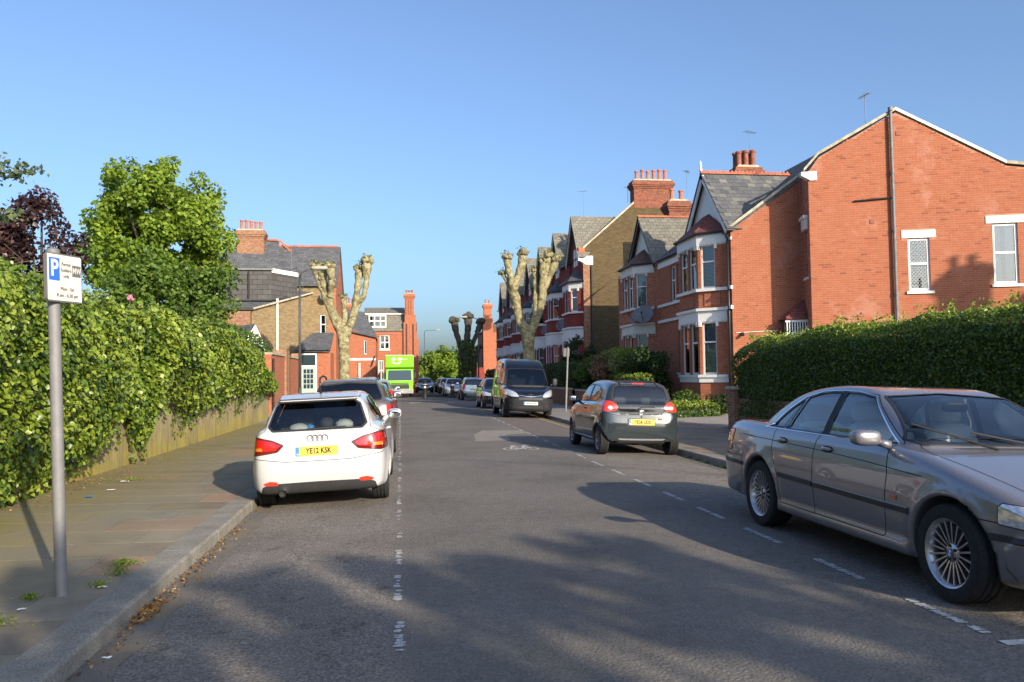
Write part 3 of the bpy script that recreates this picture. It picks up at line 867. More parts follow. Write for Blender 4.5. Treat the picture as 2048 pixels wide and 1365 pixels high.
brick_mat('slate_t', (.085, .09, .10), (.13, .135, .145), (.03, .03, .033), w=.3, h=.22, msize=.006, dirt=.35)
brick_mat('slate_lichen', (.16, .155, .13), (.22, .21, .175), (.06, .055, .045), w=.32, h=.24, msize=.01, dirt=.35)
brick_mat('tile_brown', (.13, .075, .055), (.19, .11, .08), (.05, .03, .025), w=.17, h=.11, msize=.006, dirt=.35)
brick_mat('tile_hung', (.075, .072, .072), (.10, .098, .098), (.03, .03, .03), w=.6, h=.3, msize=.012, dirt=.2)
simple('white_paint', (.72, .72, .70), .55, vary=.06, vscale=5)
simple('white_paint_old', (.66, .64, .58), .6, vary=.12, vscale=4)
simple('upvc', (.78, .79, .80), .35)
simple('black_iron', (.018, .018, .02), .45, vary=.3, vscale=8)
simple('lead', (.16, .165, .17), .6, vary=.25, vscale=6)
simple('terracotta', (.40, .13, .065), .8, vary=.3, vscale=6)
simple('terracotta_dark', (.24, .09, .06), .8, vary=.3, vscale=6)
simple('coping', (.40, .36, .27), .9, vary=.35, vscale=5)
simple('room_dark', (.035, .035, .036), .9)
simple('curtain', (.62, .62, .58), .85, vary=.08)
simple('blind', (.50, .53, .50), .7)
simple('render_tan', (.42, .35, .22), .9, vary=.2, vscale=3)
glass_mat('window_glass', (.72, .78, .80), base=.06)
def m_piece(name, stops, rough=.75):
    t = NT(name); n = t.noise(t.pos(), 14, 5, .7); col = t.ramp(t.orand(), stops)
    t.set(Base_Color=t.mix(1.0, col, t.ramp(n, [(.3, .75), (.7, 1.12)]), 'MULTIPLY'), Roughness=rough); t.bump(n, .3, .004)
m_piece('slate_piece', [(0, (.075, .08, .088)), (.35, (.12, .125, .132)), (.6, (.10, .105, .11)), (.72, (.20, .195, .165)), (.8, (.14, .14, .135)), (1, (.09, .095, .105))], .65)
m_piece('tile_piece', [(0, (.19, .055, .045)), (.5, (.26, .08, .06)), (1, (.22, .07, .06))])
m_piece('ridge_piece', [(0, (.38, .115, .06)), (.5, (.46, .15, .08)), (1, (.30, .10, .06))])
m_piece('tile_grey_piece', [(0, (.20, .195, .165)), (.5, (.25, .24, .20)), (1, (.17, .165, .145))])

def window(F, s0, s1, z0, z1, parent, d=0.0, split=.55, mull=0, back='room', deep=.14, fw=.055, sill=True, mat='upvc', name='window', arch=False, leaded=False):
    """window > panes, sill; set in a hole of wall frame F"""
    dd = d - deep * .55
    mb = MB(); t = .05
    F.box(mb, s0, s0 + fw, dd - t, dd, z0, z1); F.box(mb, s1 - fw, s1, dd - t, dd, z0, z1)
    F.box(mb, s0 + fw, s1 - fw, dd - t, dd, z0, z0 + fw * 1.3); F.box(mb, s0 + fw, s1 - fw, dd - t, dd, z1 - fw, z1)
    zs = [z0 + fw * 1.3]
    if split:
        zm = z0 + (z1 - z0) * split; F.box(mb, s0 + fw, s1 - fw, dd - t, dd + .012, zm - fw * .5, zm + fw * .5); zs += [zm - fw * .5, zm + fw * .5]
    zs.append(z1 - fw)
    ss = [s0 + fw]
    for k in range(mull):
        sm = s0 + (s1 - s0) * (k + 1) / (mull + 1); F.box(mb, sm - fw * .4, sm + fw * .4, dd - t, dd + .006, z0 + fw, z1 - fw); ss += [sm - fw * .4, sm + fw * .4]
    ss.append(s1 - fw)
    w = mb.build(name, MATS[mat], parent)
    for i in range(0, len(ss), 2):
        for j in range(0, len(zs), 2):
            mb = MB(); F.box(mb, ss[i] - .005, ss[i + 1] + .005, dd - t * .6, dd - t * .6 + .006, zs[j] - .005, zs[j + 1] + .005); mb.build('pane', MATS['window_glass'], w)
            if leaded:
                mb = MB(); r = .055; a0, a1, b0, b1 = ss[i], ss[i + 1], zs[j], zs[j + 1]
                for q in np.arange(a0 + r, a1, 2 * r):
                    for v in np.arange(b0 + r, b1, 2.2 * r): mb.tube([F.p(q + r * .8 * math.cos(x), dd - t * .6 + .010, v + r * .8 * math.sin(x)) for x in [2 * math.pi * i_ / 8 for i_ in range(9)]], .005, 4, cap=False)
                tag(mb.build('leading', MATS['upvc'], w), kind='stuff')
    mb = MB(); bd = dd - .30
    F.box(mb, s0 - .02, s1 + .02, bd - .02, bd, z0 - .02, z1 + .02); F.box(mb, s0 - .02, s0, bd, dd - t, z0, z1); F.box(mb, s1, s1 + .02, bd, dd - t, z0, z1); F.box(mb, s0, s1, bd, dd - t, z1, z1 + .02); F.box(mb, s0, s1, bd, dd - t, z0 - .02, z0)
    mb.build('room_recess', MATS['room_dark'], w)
    if back in ('curtain', 'net'):
        mb = MB(); n = 26; W = (s1 - s0) - 2 * fw; gap = .22 if back == 'curtain' else 0
        for (a, b) in (((s0 + fw, s0 + fw + W * (.5 - gap / 2)), (s1 - fw - W * (.5 - gap / 2), s1 - fw)) if gap else ((s0 + fw, s1 - fw),)):
            vs = []
            for i in range(n + 1):
                q = a + (b - a) * i / n; o = dd - .16 + .022 * math.sin(i * 2.1) + .008 * math.sin(i * 5.3)
                vs += [F.p(q, o, z0 + .05), F.p(q, o, z1 - .03)]
            mb.add(vs, [(2 * i, 2 * i + 2, 2 * i + 3, 2 * i + 1) for i in range(n)])
        mb.build('curtain', MATS['curtain'], w, smooth=True)
    elif back == 'blind':
        mb = MB(); k = int((z1 - z0 - .1) / .05)
        for i in range(k): F.box(mb, s0 + fw, s1 - fw, dd - .14, dd - .135, z1 - .07 - i * .05 - .036, z1 - .07 - i * .05)
        tag(mb.build('blind_slats', MATS['blind'], w), kind='stuff')
    elif back == 'half':
        mb = MB(); F.box(mb, s0 + fw, s1 - fw, dd - .14, dd - .13, z0 + .03, z1 - .03); mb.build('blind', MATS['blind'], w)
    if sill:
        mb = MB(); F.box(mb, s0 - .09, s1 + .09, dd, d + .07, z0 - .09, z0 - .004); mb.build('sill', MATS['white_paint'], w)
    return w

BRICK_ME = {}
def brick_wall(F, outline, holes, parent, n_parts=0, edge=None, mat='brick_red', prefer=None, seed=1, bw=.225, bh=.075, proud=.005):
    """real bricks standing proud of a mortar face; the first n_parts near 'prefer' as parts, the rest joined"""
    rnd = random.Random(seed); P = np.array(outline, float)
    smin_, smax_ = P[:, 0].min(), P[:, 0].max(); zmin, zmax = P[:, 1].min(), P[:, 1].max()
    cells = []
    row = 0; z = zmin
    while z < zmax:
        s = smin_ - (bw / 2 if row % 2 else 0)
        while s < smax_:
            a, b = max(s, smin_) + .005, min(s + bw, smax_) - .005; c0, c1 = z + .005, z + bh - .004
            for (h0, h1, g0, g1) in holes:      # cut bricks at the openings
                if c1 > g0 and c0 < g1 and b > h0 and a < h1:
                    if a < h0: b = h0
                    elif b > h1: a = h1
                    else: b = a
            if b - a > .035: cells.append((a, b, c0, c1))
            s += bw
        z += bh; row += 1
    C = np.array(cells); mx, mz = (C[:, 0] + C[:, 1]) / 2, (C[:, 2] + C[:, 3]) / 2
    inside = poly_sdf(P, mx, mz) < -.03
    C = C[inside]; mx, mz = mx[inside], mz[inside]
    order = np.argsort((mx - prefer[0]) ** 2 + (mz - prefer[1]) ** 2) if prefer else np.arange(len(C))
    big, rest = order[:n_parts], order[n_parts:]
    tone = lambda: min(1, max(0, rnd.gauss(.52, .2))) if rnd.random() > .06 else rnd.choice([0.02, .08, 1.0])
    for i in big:
        a, b, c0, c1 = C[i]; w = round(b - a, 3); v = rnd.randrange(30); key = (mat, w, v, F.e)
        if key not in BRICK_ME:
            mb = MB(); mb.cr = tone()
            def q(s_, d_, z_): return (F.e[0] * s_ + F.n[0] * d_, F.e[1] * s_ + F.n[1] * d_, z_)
            h = (c1 - c0) / 2; c = .004
            mb.hexa([q(-w / 2, -.02, -h), q(w / 2, -.02, -h), q(w / 2 - c, proud, -h + c), q(-w / 2 + c, proud, -h + c), q(-w / 2, -.02, h), q(w / 2, -.02, h), q(w / 2 - c, proud, h - c), q(-w / 2 + c, proud, h - c)])
            o = mb.build('brick', MATS[mat], parent, world=False); BRICK_ME[key] = o.data
        else: o = link('brick', BRICK_ME[key], parent)
        o.location = Vector(F.p((a + b) / 2, 0, (c0 + c1) / 2)) - wloc(parent)
    V, Fc, rn = [], [], []
    for i in rest:
        a, b, c0, c1 = C[i]; p = proud + rnd.uniform(-.0015, .0015); k = len(V); r = tone()
        for (s_, z_, d_) in ((a, c0, -.02), (b, c0, -.02), (b, c1, -.02), (a, c1, -.02), (a + .003, c0 + .003, p), (b - .003, c0 + .003, p), (b - .003, c1 - .003, p), (a + .003, c1 - .003, p)): V.append(F.p(s_, d_, z_))
        Fc += [(k + 4, k + 5, k + 6, k + 7), (k, k + 1, k + 5, k + 4), (k + 1, k + 2, k + 6, k + 5), (k + 2, k + 3, k + 7, k + 6), (k + 3, k, k + 4, k + 7)]; rn += [r] * 5
    if V:
        o = wloc(parent); me = mesh_np('brickwork', np.array(V) - np.array(o), np.array(Fc), MATS[mat], rnd=rn)
        tag(link('brickwork', me, parent), kind='stuff')

def pieces_on_slope(name, parent, A, U, W, nu, nw, mat, size=(.30, .25), test=None, lift=.012, stagger=True):
    """slates or tiles on a roof slope: A eaves corner, U unit vector along eaves, W unit vector up the slope; each one an object"""
    A, U, W = Vector(A), Vector(U).normalized(), Vector(W).normalized(); Nn = U.cross(W).normalized()
    if Nn.z < 0: Nn = -Nn
    a, b = size; mb = MB()
    p = lambda x, y, z: U * x + W * y + Nn * z
    mb.hexa([p(-a / 2 + .004, 0, .0), p(a / 2 - .004, 0, .0), p(a / 2 - .004, b * 1.25, -.012), p(-a / 2 + .004, b * 1.25, -.012), p(-a / 2 + .004, 0, .014), p(a / 2 - .004, 0, .014), p(a / 2 - .004, b * 1.25, -.002), p(-a / 2 + .004, b * 1.25, -.002)])
    me = None
    for j in range(nw):
        for i in range(-1, nu + 1):
            x = (i + .5 + (.5 if j % 2 and stagger else 0)) * a; y = j * b
            if test and not test(x, y + b / 2): continue
            if me is None: o = mb.build(name, MATS[mat], parent, world=False); me = o.data
            else: o = link(name, me, parent)
            o.location = A + U * x + W * y + Nn * (lift + random.uniform(-.002, .003)) - wloc(parent)

def ridge_tiles(parent, a, b, mat='ridge_piece', L=.30, r=.11, crest=True, name='ridge_tile'):
    a, b = Vector(a), Vector(b); t = (b - a); n = max(1, int(t.length / L)); t.normalize(); up = Vector((0, 0, 1)); s = t.cross(up).normalized(); me = None
    for k in range(n):
        if me is None:
            mb = MB(); l = L - .012
            sec = [(-r, -r * .75), (-r * .5, -.02), (0, .03), (r * .5, -.02), (r, -r * .75)]
            vs = [s * x + up * z + t * (-l / 2) for x, z in sec] + [s * x + up * z + t * (l / 2) for x, z in sec]
            mb.add(vs, [(i, i + 1, i + 6, i + 5) for i in range(4)] + [(0, 1, 2, 3, 4), (9, 8, 7, 6, 5)])
            if crest:
                for q in (-.25, .25):
                    c = t * (q * l); mb.hexa([c + t * (-l * .18) - s * .014 + up * .02, c + t * (l * .18) - s * .014 + up * .02, c + t * (l * .18) + s * .014 + up * .02, c + t * (-l * .18) + s * .014 + up * .02, c + t * (-l * .08) - s * .01 + up * .085, c + t * (l * .08) - s * .01 + up * .085, c + t * (l * .08) + s * .01 + up * .085, c + t * (-l * .08) + s * .01 + up * .085])
            o = mb.build(name, MATS[mat], parent, world=False); me = o.data
        else: o = link(name, me, parent)
        o.location = a + t * (L * (k + .5)) - wloc(parent)

def chimney(parent, cx, cy, wx, wy, z0, z1, pots, mat='brick_red_t', potmat='terracotta', poth=.6, corbel=True, rows=1):
    """chimney > pots"""
    mb = MB(); mb.box(cx - wx / 2, cx + wx / 2, cy - wy / 2, cy + wy / 2, z0, z1 - (.5 if corbel else 0))
    if corbel:
        for k, (e, h) in enumerate(((.05, .10), (.10, .10), (.15, .16), (.07, .14))): zz = z1 - .5 + sum((.10, .10, .16)[:k]); mb.box(cx - wx / 2 - e, cx + wx / 2 + e, cy - wy / 2 - e, cy + wy / 2 + e, zz, zz + h - .001)
    c = mb.build('chimney', MATS[mat], parent)
    mb = MB(); mb.prism([(-wx / 2, 0), (wx / 2, 0), (wx / 2 - .1, .10), (-wx / 2 + .1, .10)], lambda a, b, d: (cx + a, cy + d, z1 + b - .002), -wy / 2, wy / 2); mb.build('mortar_cap', MATS['coping'], c)
    for r in range(rows):
        for k in range(pots):
            x = cx + wx * ((k + .5) / pots - .5) * .9; y = cy + (wy * ((r + .5) / rows - .5) * .8 if rows > 1 else 0); h = poth * random.uniform(.85, 1.1)
            mb = MB(); mb.lathe([(.125, 0), (.12, .05), (.105, .10), (.10, h * .85), (.13, h * .88), (.13, h), (.10, h), (.09, h * .6)], (x, y, z1 + .06), 'z', 12); mb.build('chimney_pot', MATS[potmat], c, smooth=True, auto=40)
    return c

def aerial(x, y, z0, h, label, rz=0.6, yagi=True):
    o = empty('tv_aerial', (x, y, z0), 0, label, 'aerial', 'aerials on the roofs'); A = MATS['lead']
    mb = MB(); mb.tube([(x, y, z0), (x, y, z0 + h)], .014, 6); mb.build('mast', A, o)
    mb = MB(); c, s = math.cos(rz), math.sin(rz); mb.tube([(x - .30 * c, y - .30 * s, z0 + h - .02), (x + .38 * c, y + .38 * s, z0 + h + .04)], .012, 5)
    for k in range(7):
        t = -.24 + k * .095; l = .14 - k * .009; mb.tube([(x + t * c - l * s, y + t * s + l * c, z0 + h), (x + t * c + l * s, y + t * s - l * c, z0 + h)], .007, 4)
    mb.build('boom', A, o)

def dish(x, y, z, label, n=(-.8, -.6), r=.32):
    o = empty('satellite_dish', (x, y, z), 0, label, 'satellite dish', 'satellite dishes on the house fronts'); D = MATS['dish_grey']
    nv = Vector((n[0], n[1], .35)).normalized(); a = nv.cross(Vector((0, 0, 1))).normalized(); b = nv.cross(a); mb = MB(); vs = []; c = Vector((x, y, z)) + nv * .25; m = 18
    for rr in (0.01, .5, .8, 1.0):
        for k in range(m): t = 2 * math.pi * k / m; vs.append(c + (a * math.cos(t) + b * math.sin(t) * 1.05) * r * rr + nv * (.10 * rr * rr))
    for rr in (1.0, .8, .5, .01):
        for k in range(m): t = 2 * math.pi * k / m; vs.append(c + (a * math.cos(t) + b * math.sin(t) * 1.05) * r * rr + nv * (.10 * rr * rr - .012))
    mb.add(vs, [(i * m + k, i * m + (k + 1) % m, (i + 1) * m + (k + 1) % m, (i + 1) * m + k) for i in range(7) for k in range(m)]); mb.build('reflector', D, o, smooth=True, auto=50)
    mb = MB(); mb.tube([c - b * -r * .9, c + nv * .42 + b * r * .3], .012, 5); superell(mb, c + nv * .44 + b * r * .2, (.04, .04, .05), .6); mb.build('feed_arm', MATS['black_iron'], o)
    mb = MB(); mb.tube([c, (x, y, z)], .02, 6); mb.build('bracket', MATS['black_iron'], o)
simple('dish_grey', (.17, .175, .185), .5, vary=.15)

# ------------------------------------------------------------ red brick corner house with the big gable, and its bays
HX, HY = 11.57, 26.66
def bay(parent, F, s0, zb, lev, d=.77, wfront=2.0, mats=None, blinds=('half', 'blind', 'net'), ashlar=False):
    """two-storey canted bay at front frame F starting at s0: faces > windows, bands; returns list of corner points"""
    P = [F.p(s0, 0, 0), F.p(s0 + d, d, 0), F.p(s0 + d + wfront, d, 0), F.p(s0 + 2 * d + wfront, 0, 0)]
    mw, mt = mats; (zs0, zw0, zl0, zc0, zs1, zw1, zl1, ze) = lev
    for i in range(3):
        a, b = P[i], P[i + 1]; L = math.hypot(b[0] - a[0], b[1] - a[1]); G = Frame(a[0], a[1], b[0] - a[0], b[1] - a[1], flip=True)
        if i == 1: wins = [(L * .08, L * .47), (L * .53, L * .92)]
        elif i == 0: wins = [(L * .40, L * .90)]
        else: wins = [(L * .12, L * .62)]
        holes = [(a0, a1, zz0, zz1) for a0, a1 in wins for zz0, zz1 in ((zs0, zw0), (zs1, zw1))]
        mb = MB(); G.wall(mb, [(0, zb), (L, zb), (L, ze), (0, ze)], holes); f = mb.build('bay_face', MATS[mw], parent)
        for k, (a0, a1) in enumerate(wins):
            window(G, a0, a1, zs0, zw0, f, back=blinds[0], sill=False, split=.62); window(G, a0, a1, zs1, zw1, f, back=blinds[1], sill=False, split=.62)
        # white bands, butting at the corners
        for (z0, z1, pr, nm) in ((zs0 - .10, zs0 - .002, .10, 'sill_band'), (zs0 - .28, zs0 - .102, .05, 'sill_apron'), (zl0 - .02, zc0, .045, 'lintel_band'), (zc0 + .002, zc0 + .10, .13, 'cornice'), (zs1 - .11, zs1 - .002, .11, 'sill_band'), (zl1 - .02, ze - .002, .05, 'fascia_band')):
            mb = MB(); k = pr * .414; e0 = k if i > 0 else 0; e1 = k if i < 2 else 0
            Q = G.p; mb.hexa([Q(0, .0, z0), Q(L, .0, z0), Q(L + e1, pr, z0), Q(-e0, pr, z0), Q(0, .0, z1), Q(L, .0, z1), Q(L + e1, pr, z1), Q(-e0, pr, z1)])
            mb.build(nm, MATS[mt], f)
        for (z0, z1) in ((zw0 - .02, zl0 - .022), (zw1 - .02, zl1 - .022)):       # shallow lintel strips over the openings
            if z1 - z0 > .02:
                mb = MB(); G.box(mb, 0.002, L - .002, .0, .02, z0, z1); mb.build('lintel_strip', MATS[mt], f)
        for (a0, a1) in wins:       # capitals beside the windows
            for q in (a0 - .10, a1 + .01):
                mb = MB(); G.box(mb, q, q + .09, .0, .085, zw1 - .16, zl1 - .023); mb.build('capital', MATS[mt], f); mb = MB(); G.box(mb, q, q + .09, .0, .085, zw0 - .16, zl0 - .023); mb.build('capital', MATS[mt], f)
        if i < 2:       # raised brick panel between the storeys
            mb = MB(); G.box(mb, L * .22, L * .78, .0, .03, zc0 + .18, zs1 - .2); mb.build('brick_panel', MATS[mw], f)
    return P

def bay_roof(parent, F, s0, d, wfront, ze, zt, back=.0, mat='tile_brown', over=.14, name='bay_roof', piece=None):
    A = [F.p(s0 - over, 0, ze), F.p(s0 + d - over * .4, d + over, ze), F.p(s0 + d + wfront + over * .4, d + over, ze), F.p(s0 + 2 * d + wfront + over, 0, ze)]
    m = s0 + d + wfront / 2; T = [F.p(m - wfront * .12, -.02, zt), F.p(m + wfront * .12, -.02, zt)]
    mb = MB(); mb.add(A + T, [(0, 1, 4), (1, 2, 5, 4), (2, 3, 5), (0, 4, 5, 3), (3, 2, 1, 0)]); r = mb.build(name, MATS[mat], parent)
    mb = MB(); mb.tube([A[0], A[1], A[2], A[3]], .055, 8); mb.build('gutter', MATS['black_iron'], r)
    if piece:
        for i, (a, b, ta, tb) in enumerate(((A[0], A[1], T[0], T[0]), (A[1], A[2], T[0], T[1]))):
            a, b, ta, tb = Vector(a), Vector(b), Vector(ta), Vector(tb); U = (b - a).normalized(); q = ta - a; W = (q - U * q.dot(U)); Hh = W.length; W.normalize(); L = (b - a).length; xa = q.dot(U); xb = (tb - a).dot(U)
            ok = lambda x, y: (y < Hh - .03) and x > xa * y / Hh + .03 and x < L + (xb - L) * y / Hh - .03
            pieces_on_slope('roof_tile', r, a, U, W, int(L / .2) + 1, int(Hh / .14) + 1, piece, (.2, .14), ok)
    return r

def corner_house():
    root = empty('corner_house', (HX, HY, .1), 0, 'red brick corner house with large plain gable wall and slate roof', 'house')
    F = Frame(HX, HY, 0, 1, flip=True); LEV = (1.50, 3.40, 3.44, 3.80, 4.62, 6.20, 6.24, 6.60)
    # front wall up to the party wall
    PW = 8.05
    hol = [(4.9, 5.55, 4.62, 6.15), (5.75, 6.4, 4.62, 6.15), (4.9, 5.55, 1.6, 3.4)]
    mb = MB(); F.wall(mb, [(0, .1), (PW, .1), (PW, 6.62), (0, 6.62)], hol); fw = mb.build('front_wall', MATS['brick_red_t'], root)
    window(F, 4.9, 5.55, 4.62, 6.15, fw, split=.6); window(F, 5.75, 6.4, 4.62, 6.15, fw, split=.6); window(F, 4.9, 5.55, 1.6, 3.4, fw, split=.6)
    for (z0, z1, pr) in ((4.50, 4.61, .08), (6.24, 6.60, .04), (3.80, 3.92, .09)):
        mb = MB(); F.box(mb, 4.05, PW - .1, 0, pr, z0, z1); mb.build('stone_band', MATS['white_paint'], fw)
        mb = MB(); F.box(mb, -.10, .40, 0, pr, z0, z1 if z1 < 6 else z0 + .1); mb.build('stone_band', MATS['white_paint'], fw)
    bay(root, F, .42, .1, LEV, mats=('brick_red_t', 'white_paint'), blinds=('half', 'blind'))
    bay_roof(root, F, .42, .77, 2.0, 6.62, 7.55, mat='tile_brown', piece='tile_piece')
    # gable over the bay with white boards and slate slopes
    c = HY + .42 + .77 + 1.0; hw = 2.25; az = 9.15; xf = HX + .02
    mb = MB(); mb.add([(xf, c - hw + .1, 6.62), (xf, c + hw - .1, 6.62), (xf, c, az - .12)], [(0, 1, 2)]); mb.build('gable_face', MATS['white_paint'], root)
    for sg in (-1, 1):
        mb = MB(); a = Vector((xf - .18, c + sg * hw, 6.62)); b = Vector((xf - .18, c, az)); q = (b - a).normalized(); nn = Vector((0, q.z * -sg, q.y * sg)); nn = Vector((0, -q.z * -sg, abs(q.y))).normalized()
        dn = Vector((0, -nn.y, -nn.z)) * .2
        mb.hexa([a + dn, b + dn, b + dn + Vector((.05, 0, 0)), a + dn + Vector((.05, 0, 0)), a, b, b + Vector((.05, 0, 0)), a + Vector((.05, 0, 0))]); mb.build('bargeboard', MATS['white_paint'], root)
    xb = HX + 3.4
    for sg in (-1, 1):
        e0 = Vector((xf - .22, c + sg * (hw + .08), 6.60)); r0 = Vector((xf - .22, c, az + .02)); r1 = Vector((xb, c, az + .02)); e1 = Vector((HX + .1, c + sg * (hw + .08), 6.60))
        mb = MB(); t = Vector((0, 0, .05)); mb.add([e0, r0, r1, e1, e0 - t, r0 - t, r1 - t, e1 - t], [(0, 1, 2, 3), (4, 5, 6, 7), (0, 1, 5, 4), (1, 2, 6, 5), (2, 3, 7, 6), (3, 0, 4, 7)]); rs = mb.build('gable_roof', MATS['slate_t'], root)
        if sg < 0:
            W = (r0 - e0).normalized(); H_ = (r0 - e0).length; ok = lambda x, y: y < H_ - .1 and x > .1 and x < .1 + (xb - xf) * min(1, (y + .35) / H_)
            pieces_on_slope('slate', rs, e0, (1, 0, 0), W, 12, int(H_ / .235) + 1, 'slate_piece', (.30, .235), ok)
    ridge_tiles(root, (xf - .22, c, az + .06), (xb, c, az + .06))
    mb = MB(); mb.lathe([(.05, 0), (.07, .06), (.04, .14), (.06, .22), (.015, .40)], (xf - .2, c, az + .08), 'z', 8); mb.build('finial', MATS['white_paint'], root, smooth=True)
    # main roof, front slope
    mb = MB(); sl = .72; X1 = 16.3
    Zr = lambda x: 6.62 + sl * (x - (HX - .12)); e = Vector((HX - .12, 0, 6.62))
    FF = Frame(HX, HY, .956, -.292); q0 = FF.p(-.05, .06, 0); q1 = FF.p(2.5, .06, 0)
    pts = [(HX - .12, q0[1] + .03, Zr(HX - .12)), (q1[0], q1[1], Zr(q1[0])), (X1, 25.2, Zr(X1)), (X1, HY + PW, Zr(X1)), (HX - .12, HY + PW, Zr(HX - .12))]
    mb.add(pts + [(a, b, c_ - .12) for a, b, c_ in pts], [(0, 1, 2, 3, 4), (9, 8, 7, 6, 5)] + [(i, (i + 1) % 5, 5 + (i + 1) % 5, 5 + i) for i in range(5)]); mb.build('main_roof', MATS['slate_t'], root)
    mb = MB(); mb.add([(X1, 25.2, Zr(X1)), (X1, HY + PW, Zr(X1)), (21, HY + PW, 6.6), (21, 25.2, 6.6)], [(0, 1, 2, 3)]); mb.build('rear_roof', MATS['slate_t'], root)
    mb = MB(); mb.tube([(HX - .15, HY + 3.2, 6.60), (HX - .15, HY + PW - .4, 6.60)], .055, 8); mb.build('gutter', MATS['black_iron'], root)
    # verge board along the flank
    mb = MB(); a, b = FF.p(-.10, .07, 6.60), FF.p(2.42, .07, 8.42)
    mb.hexa([(a[0], a[1], a[2] - .02), (b[0], b[1], b[2] - .02), FF.p(2.42, .0, 8.40), FF.p(-.10, .0, 6.58), (a[0], a[1], a[2] + .09), (b[0], b[1], b[2] + .09), FF.p(2.42, .0, 8.51), FF.p(-.10, .0, 6.69)]); mb.build('verge_board', MATS['coping'], root)
    # flank wall and gable wall with real bricks
    mb = MB(); out = [(0, .1), (2.42, .1), (2.42, 8.40), (0, 6.58)]; FF.wall(mb, out); flank = mb.build('flank_wall', MATS['mortar'], root); brick_wall(FF, out, [], flank, 0, seed=3)
    G0 = FF.p(2.42, 1.2, 0); FG = Frame(G0[0], G0[1], .956, -.292)
    FRt = Frame(FF.p(2.42, 0, 0)[0], FF.p(2.42, 0, 0)[1], FG.n[0], FG.n[1])       # return wall
    hol = [(.42, .82, 4.75, 6.35)]
    mb = MB(); FRt.wall(mb, [(0, .1), (1.2, .1), (1.2, 8.2), (0, 8.2)], hol); ret = mb.build('return_wall', MATS['brick_varied_t'], root)
    FRw = FRt if True else None
    window(FRt, .42, .82, 4.75, 6.35, ret, split=.5, fw=.05)
    mb = MB(); FRt.box(mb, .30, .94, 0, .10, 6.36, 6.72); FRt.box(mb, .26, .98, 0, .16, 6.722, 6.82); mb.build('lintel', MATS['white_paint'], ret)
    out = [(0, .1), (9.5, .1), (9.5, 8.0), (6.75, 8.0), (6.1, 8.1), (2.8, 10.05), (.36, 8.70), (0, 8.20)]
    hol = [(3.05, 3.71, 4.13, 5.86), (5.62, 6.36, 4.28, 6.24)]
    mb = MB(); FG.wall(mb, out, hol, .12); gab = mb.build('gable_wall', MATS['mortar'], root)
    keep = [(2.86, 3.90, 5.87, 6.12), (5.42, 6.58, 6.25, 6.49)]
    brick_wall(FG, out, hol + keep, gab, 300, prefer=(4.6, 5.4), seed=5)
    window(FG, 3.05, 3.71, 4.13, 5.86, gab, split=.52, leaded=True, mat='upvc', deep=.10, fw=.07); window(FG, 5.62, 6.36, 4.28, 6.24, gab, split=.52, back='curtain', deep=.10, fw=.07)
    for a0, a1, b0, b1 in keep: mb = MB(); FG.box(mb, a0, a1, -.02, .03, b0, b1); mb.build('lintel', MATS['white_paint'], gab)
    # coping on the verges
    line = [(-.14, 8.24), (.34, 8.78), (2.8, 10.13), (6.1, 8.18), (6.75, 8.08), (9.5, 8.08)]
    for k in range(len(line) - 1):
        (a0, b0), (a1, b1) = line[k], line[k + 1]; mb = MB(); P = FG.p; t = .09
        mb.hexa([P(a0, -.3, b0 - .01), P(a1, -.3, b1 - .01), P(a1, .06, b1 - .01), P(a0, .06, b0 - .01), P(a0, -.3, b0 + t), P(a1, -.3, b1 + t), P(a1, .06, b1 + t), P(a0, .06, b0 + t)]); mb.build('coping', MATS['white_paint' if k in (2,) else 'coping'], gab)
    mb = MB(); P = FG.p; mb.prism([(-.22, 8.22), (.27, 8.22), (.27, 7.92), (.06, 7.92), (-.05, 8.0), (-.16, 8.06), (-.22, 8.1)], lambda a, b, d: P(a, d, b), -.25, .05); mb.build('kneeler', MATS['white_paint'], gab)
    # wing roof behind the gable
    mb = MB(); B = -6.0
    mb.add([P(0, -.3, 8.2), P(2.8, -.3, 10.02), P(6.75, -.3, 8.0), P(0, B, 8.2), P(2.8, B, 10.02), P(6.75, B, 8.0)], [(0, 1, 4, 3), (1, 2, 5, 4), (3, 4, 5)]); mb.build('wing_roof', MATS['slate_t'], root)
    mb = MB(); mb.add([P(0, 0.0, .1), P(0, 0, 8.2), P(0, B, 8.2), P(0, B, .1)], [(0, 1, 2, 3)]) ; 
    # pipes, vents
    mb = MB(); mb.tube([P(2.62, .11, .2), P(2.62, .11, 10.1)], .05, 10)
    for z in (2, 4, 6.1, 8): mb.tube([P(2.62, .11, z), P(2.62, .11, z + .09)], .065, 10)
    mb.tube([P(2.62, .11, 10.08), P(2.62, .11, 10.2)], .075, 10); mb.build('soil_pipe', MATS['lead'], gab, smooth=True, auto=40)
    mb = MB(); mb.tube([P(1.42, .05, 7.16), P(2.60, .06, 7.22)], .03, 8); mb.build('overflow_pipe', MATS['black_iron'], gab)
    for (s_, z_) in ((1.9, 6.40), (2.80, 9.28)): mb = MB(); FG.box(mb, s_, s_ + .14, 0, .022, z_, z_ + .14); mb.build('air_vent', MATS['terracotta_dark'], gab)
    # side porch with red hipped roof and lattice windows
    A = [FF.p(1.55, .02, 3.34), FF.p(1.70, .62, 3.34), FF.p(2.40, .62, 3.34), FF.p(2.40, .02, 3.34)]; T = FF.p(2.40, .02, 4.06)
    mb = MB(); mb.add(A + [T], [(0, 1, 4), (1, 2, 4), (0, 4, 3), (2, 3, 4)]); pr = mb.build('porch_roof', MATS['tile_brown'], root)
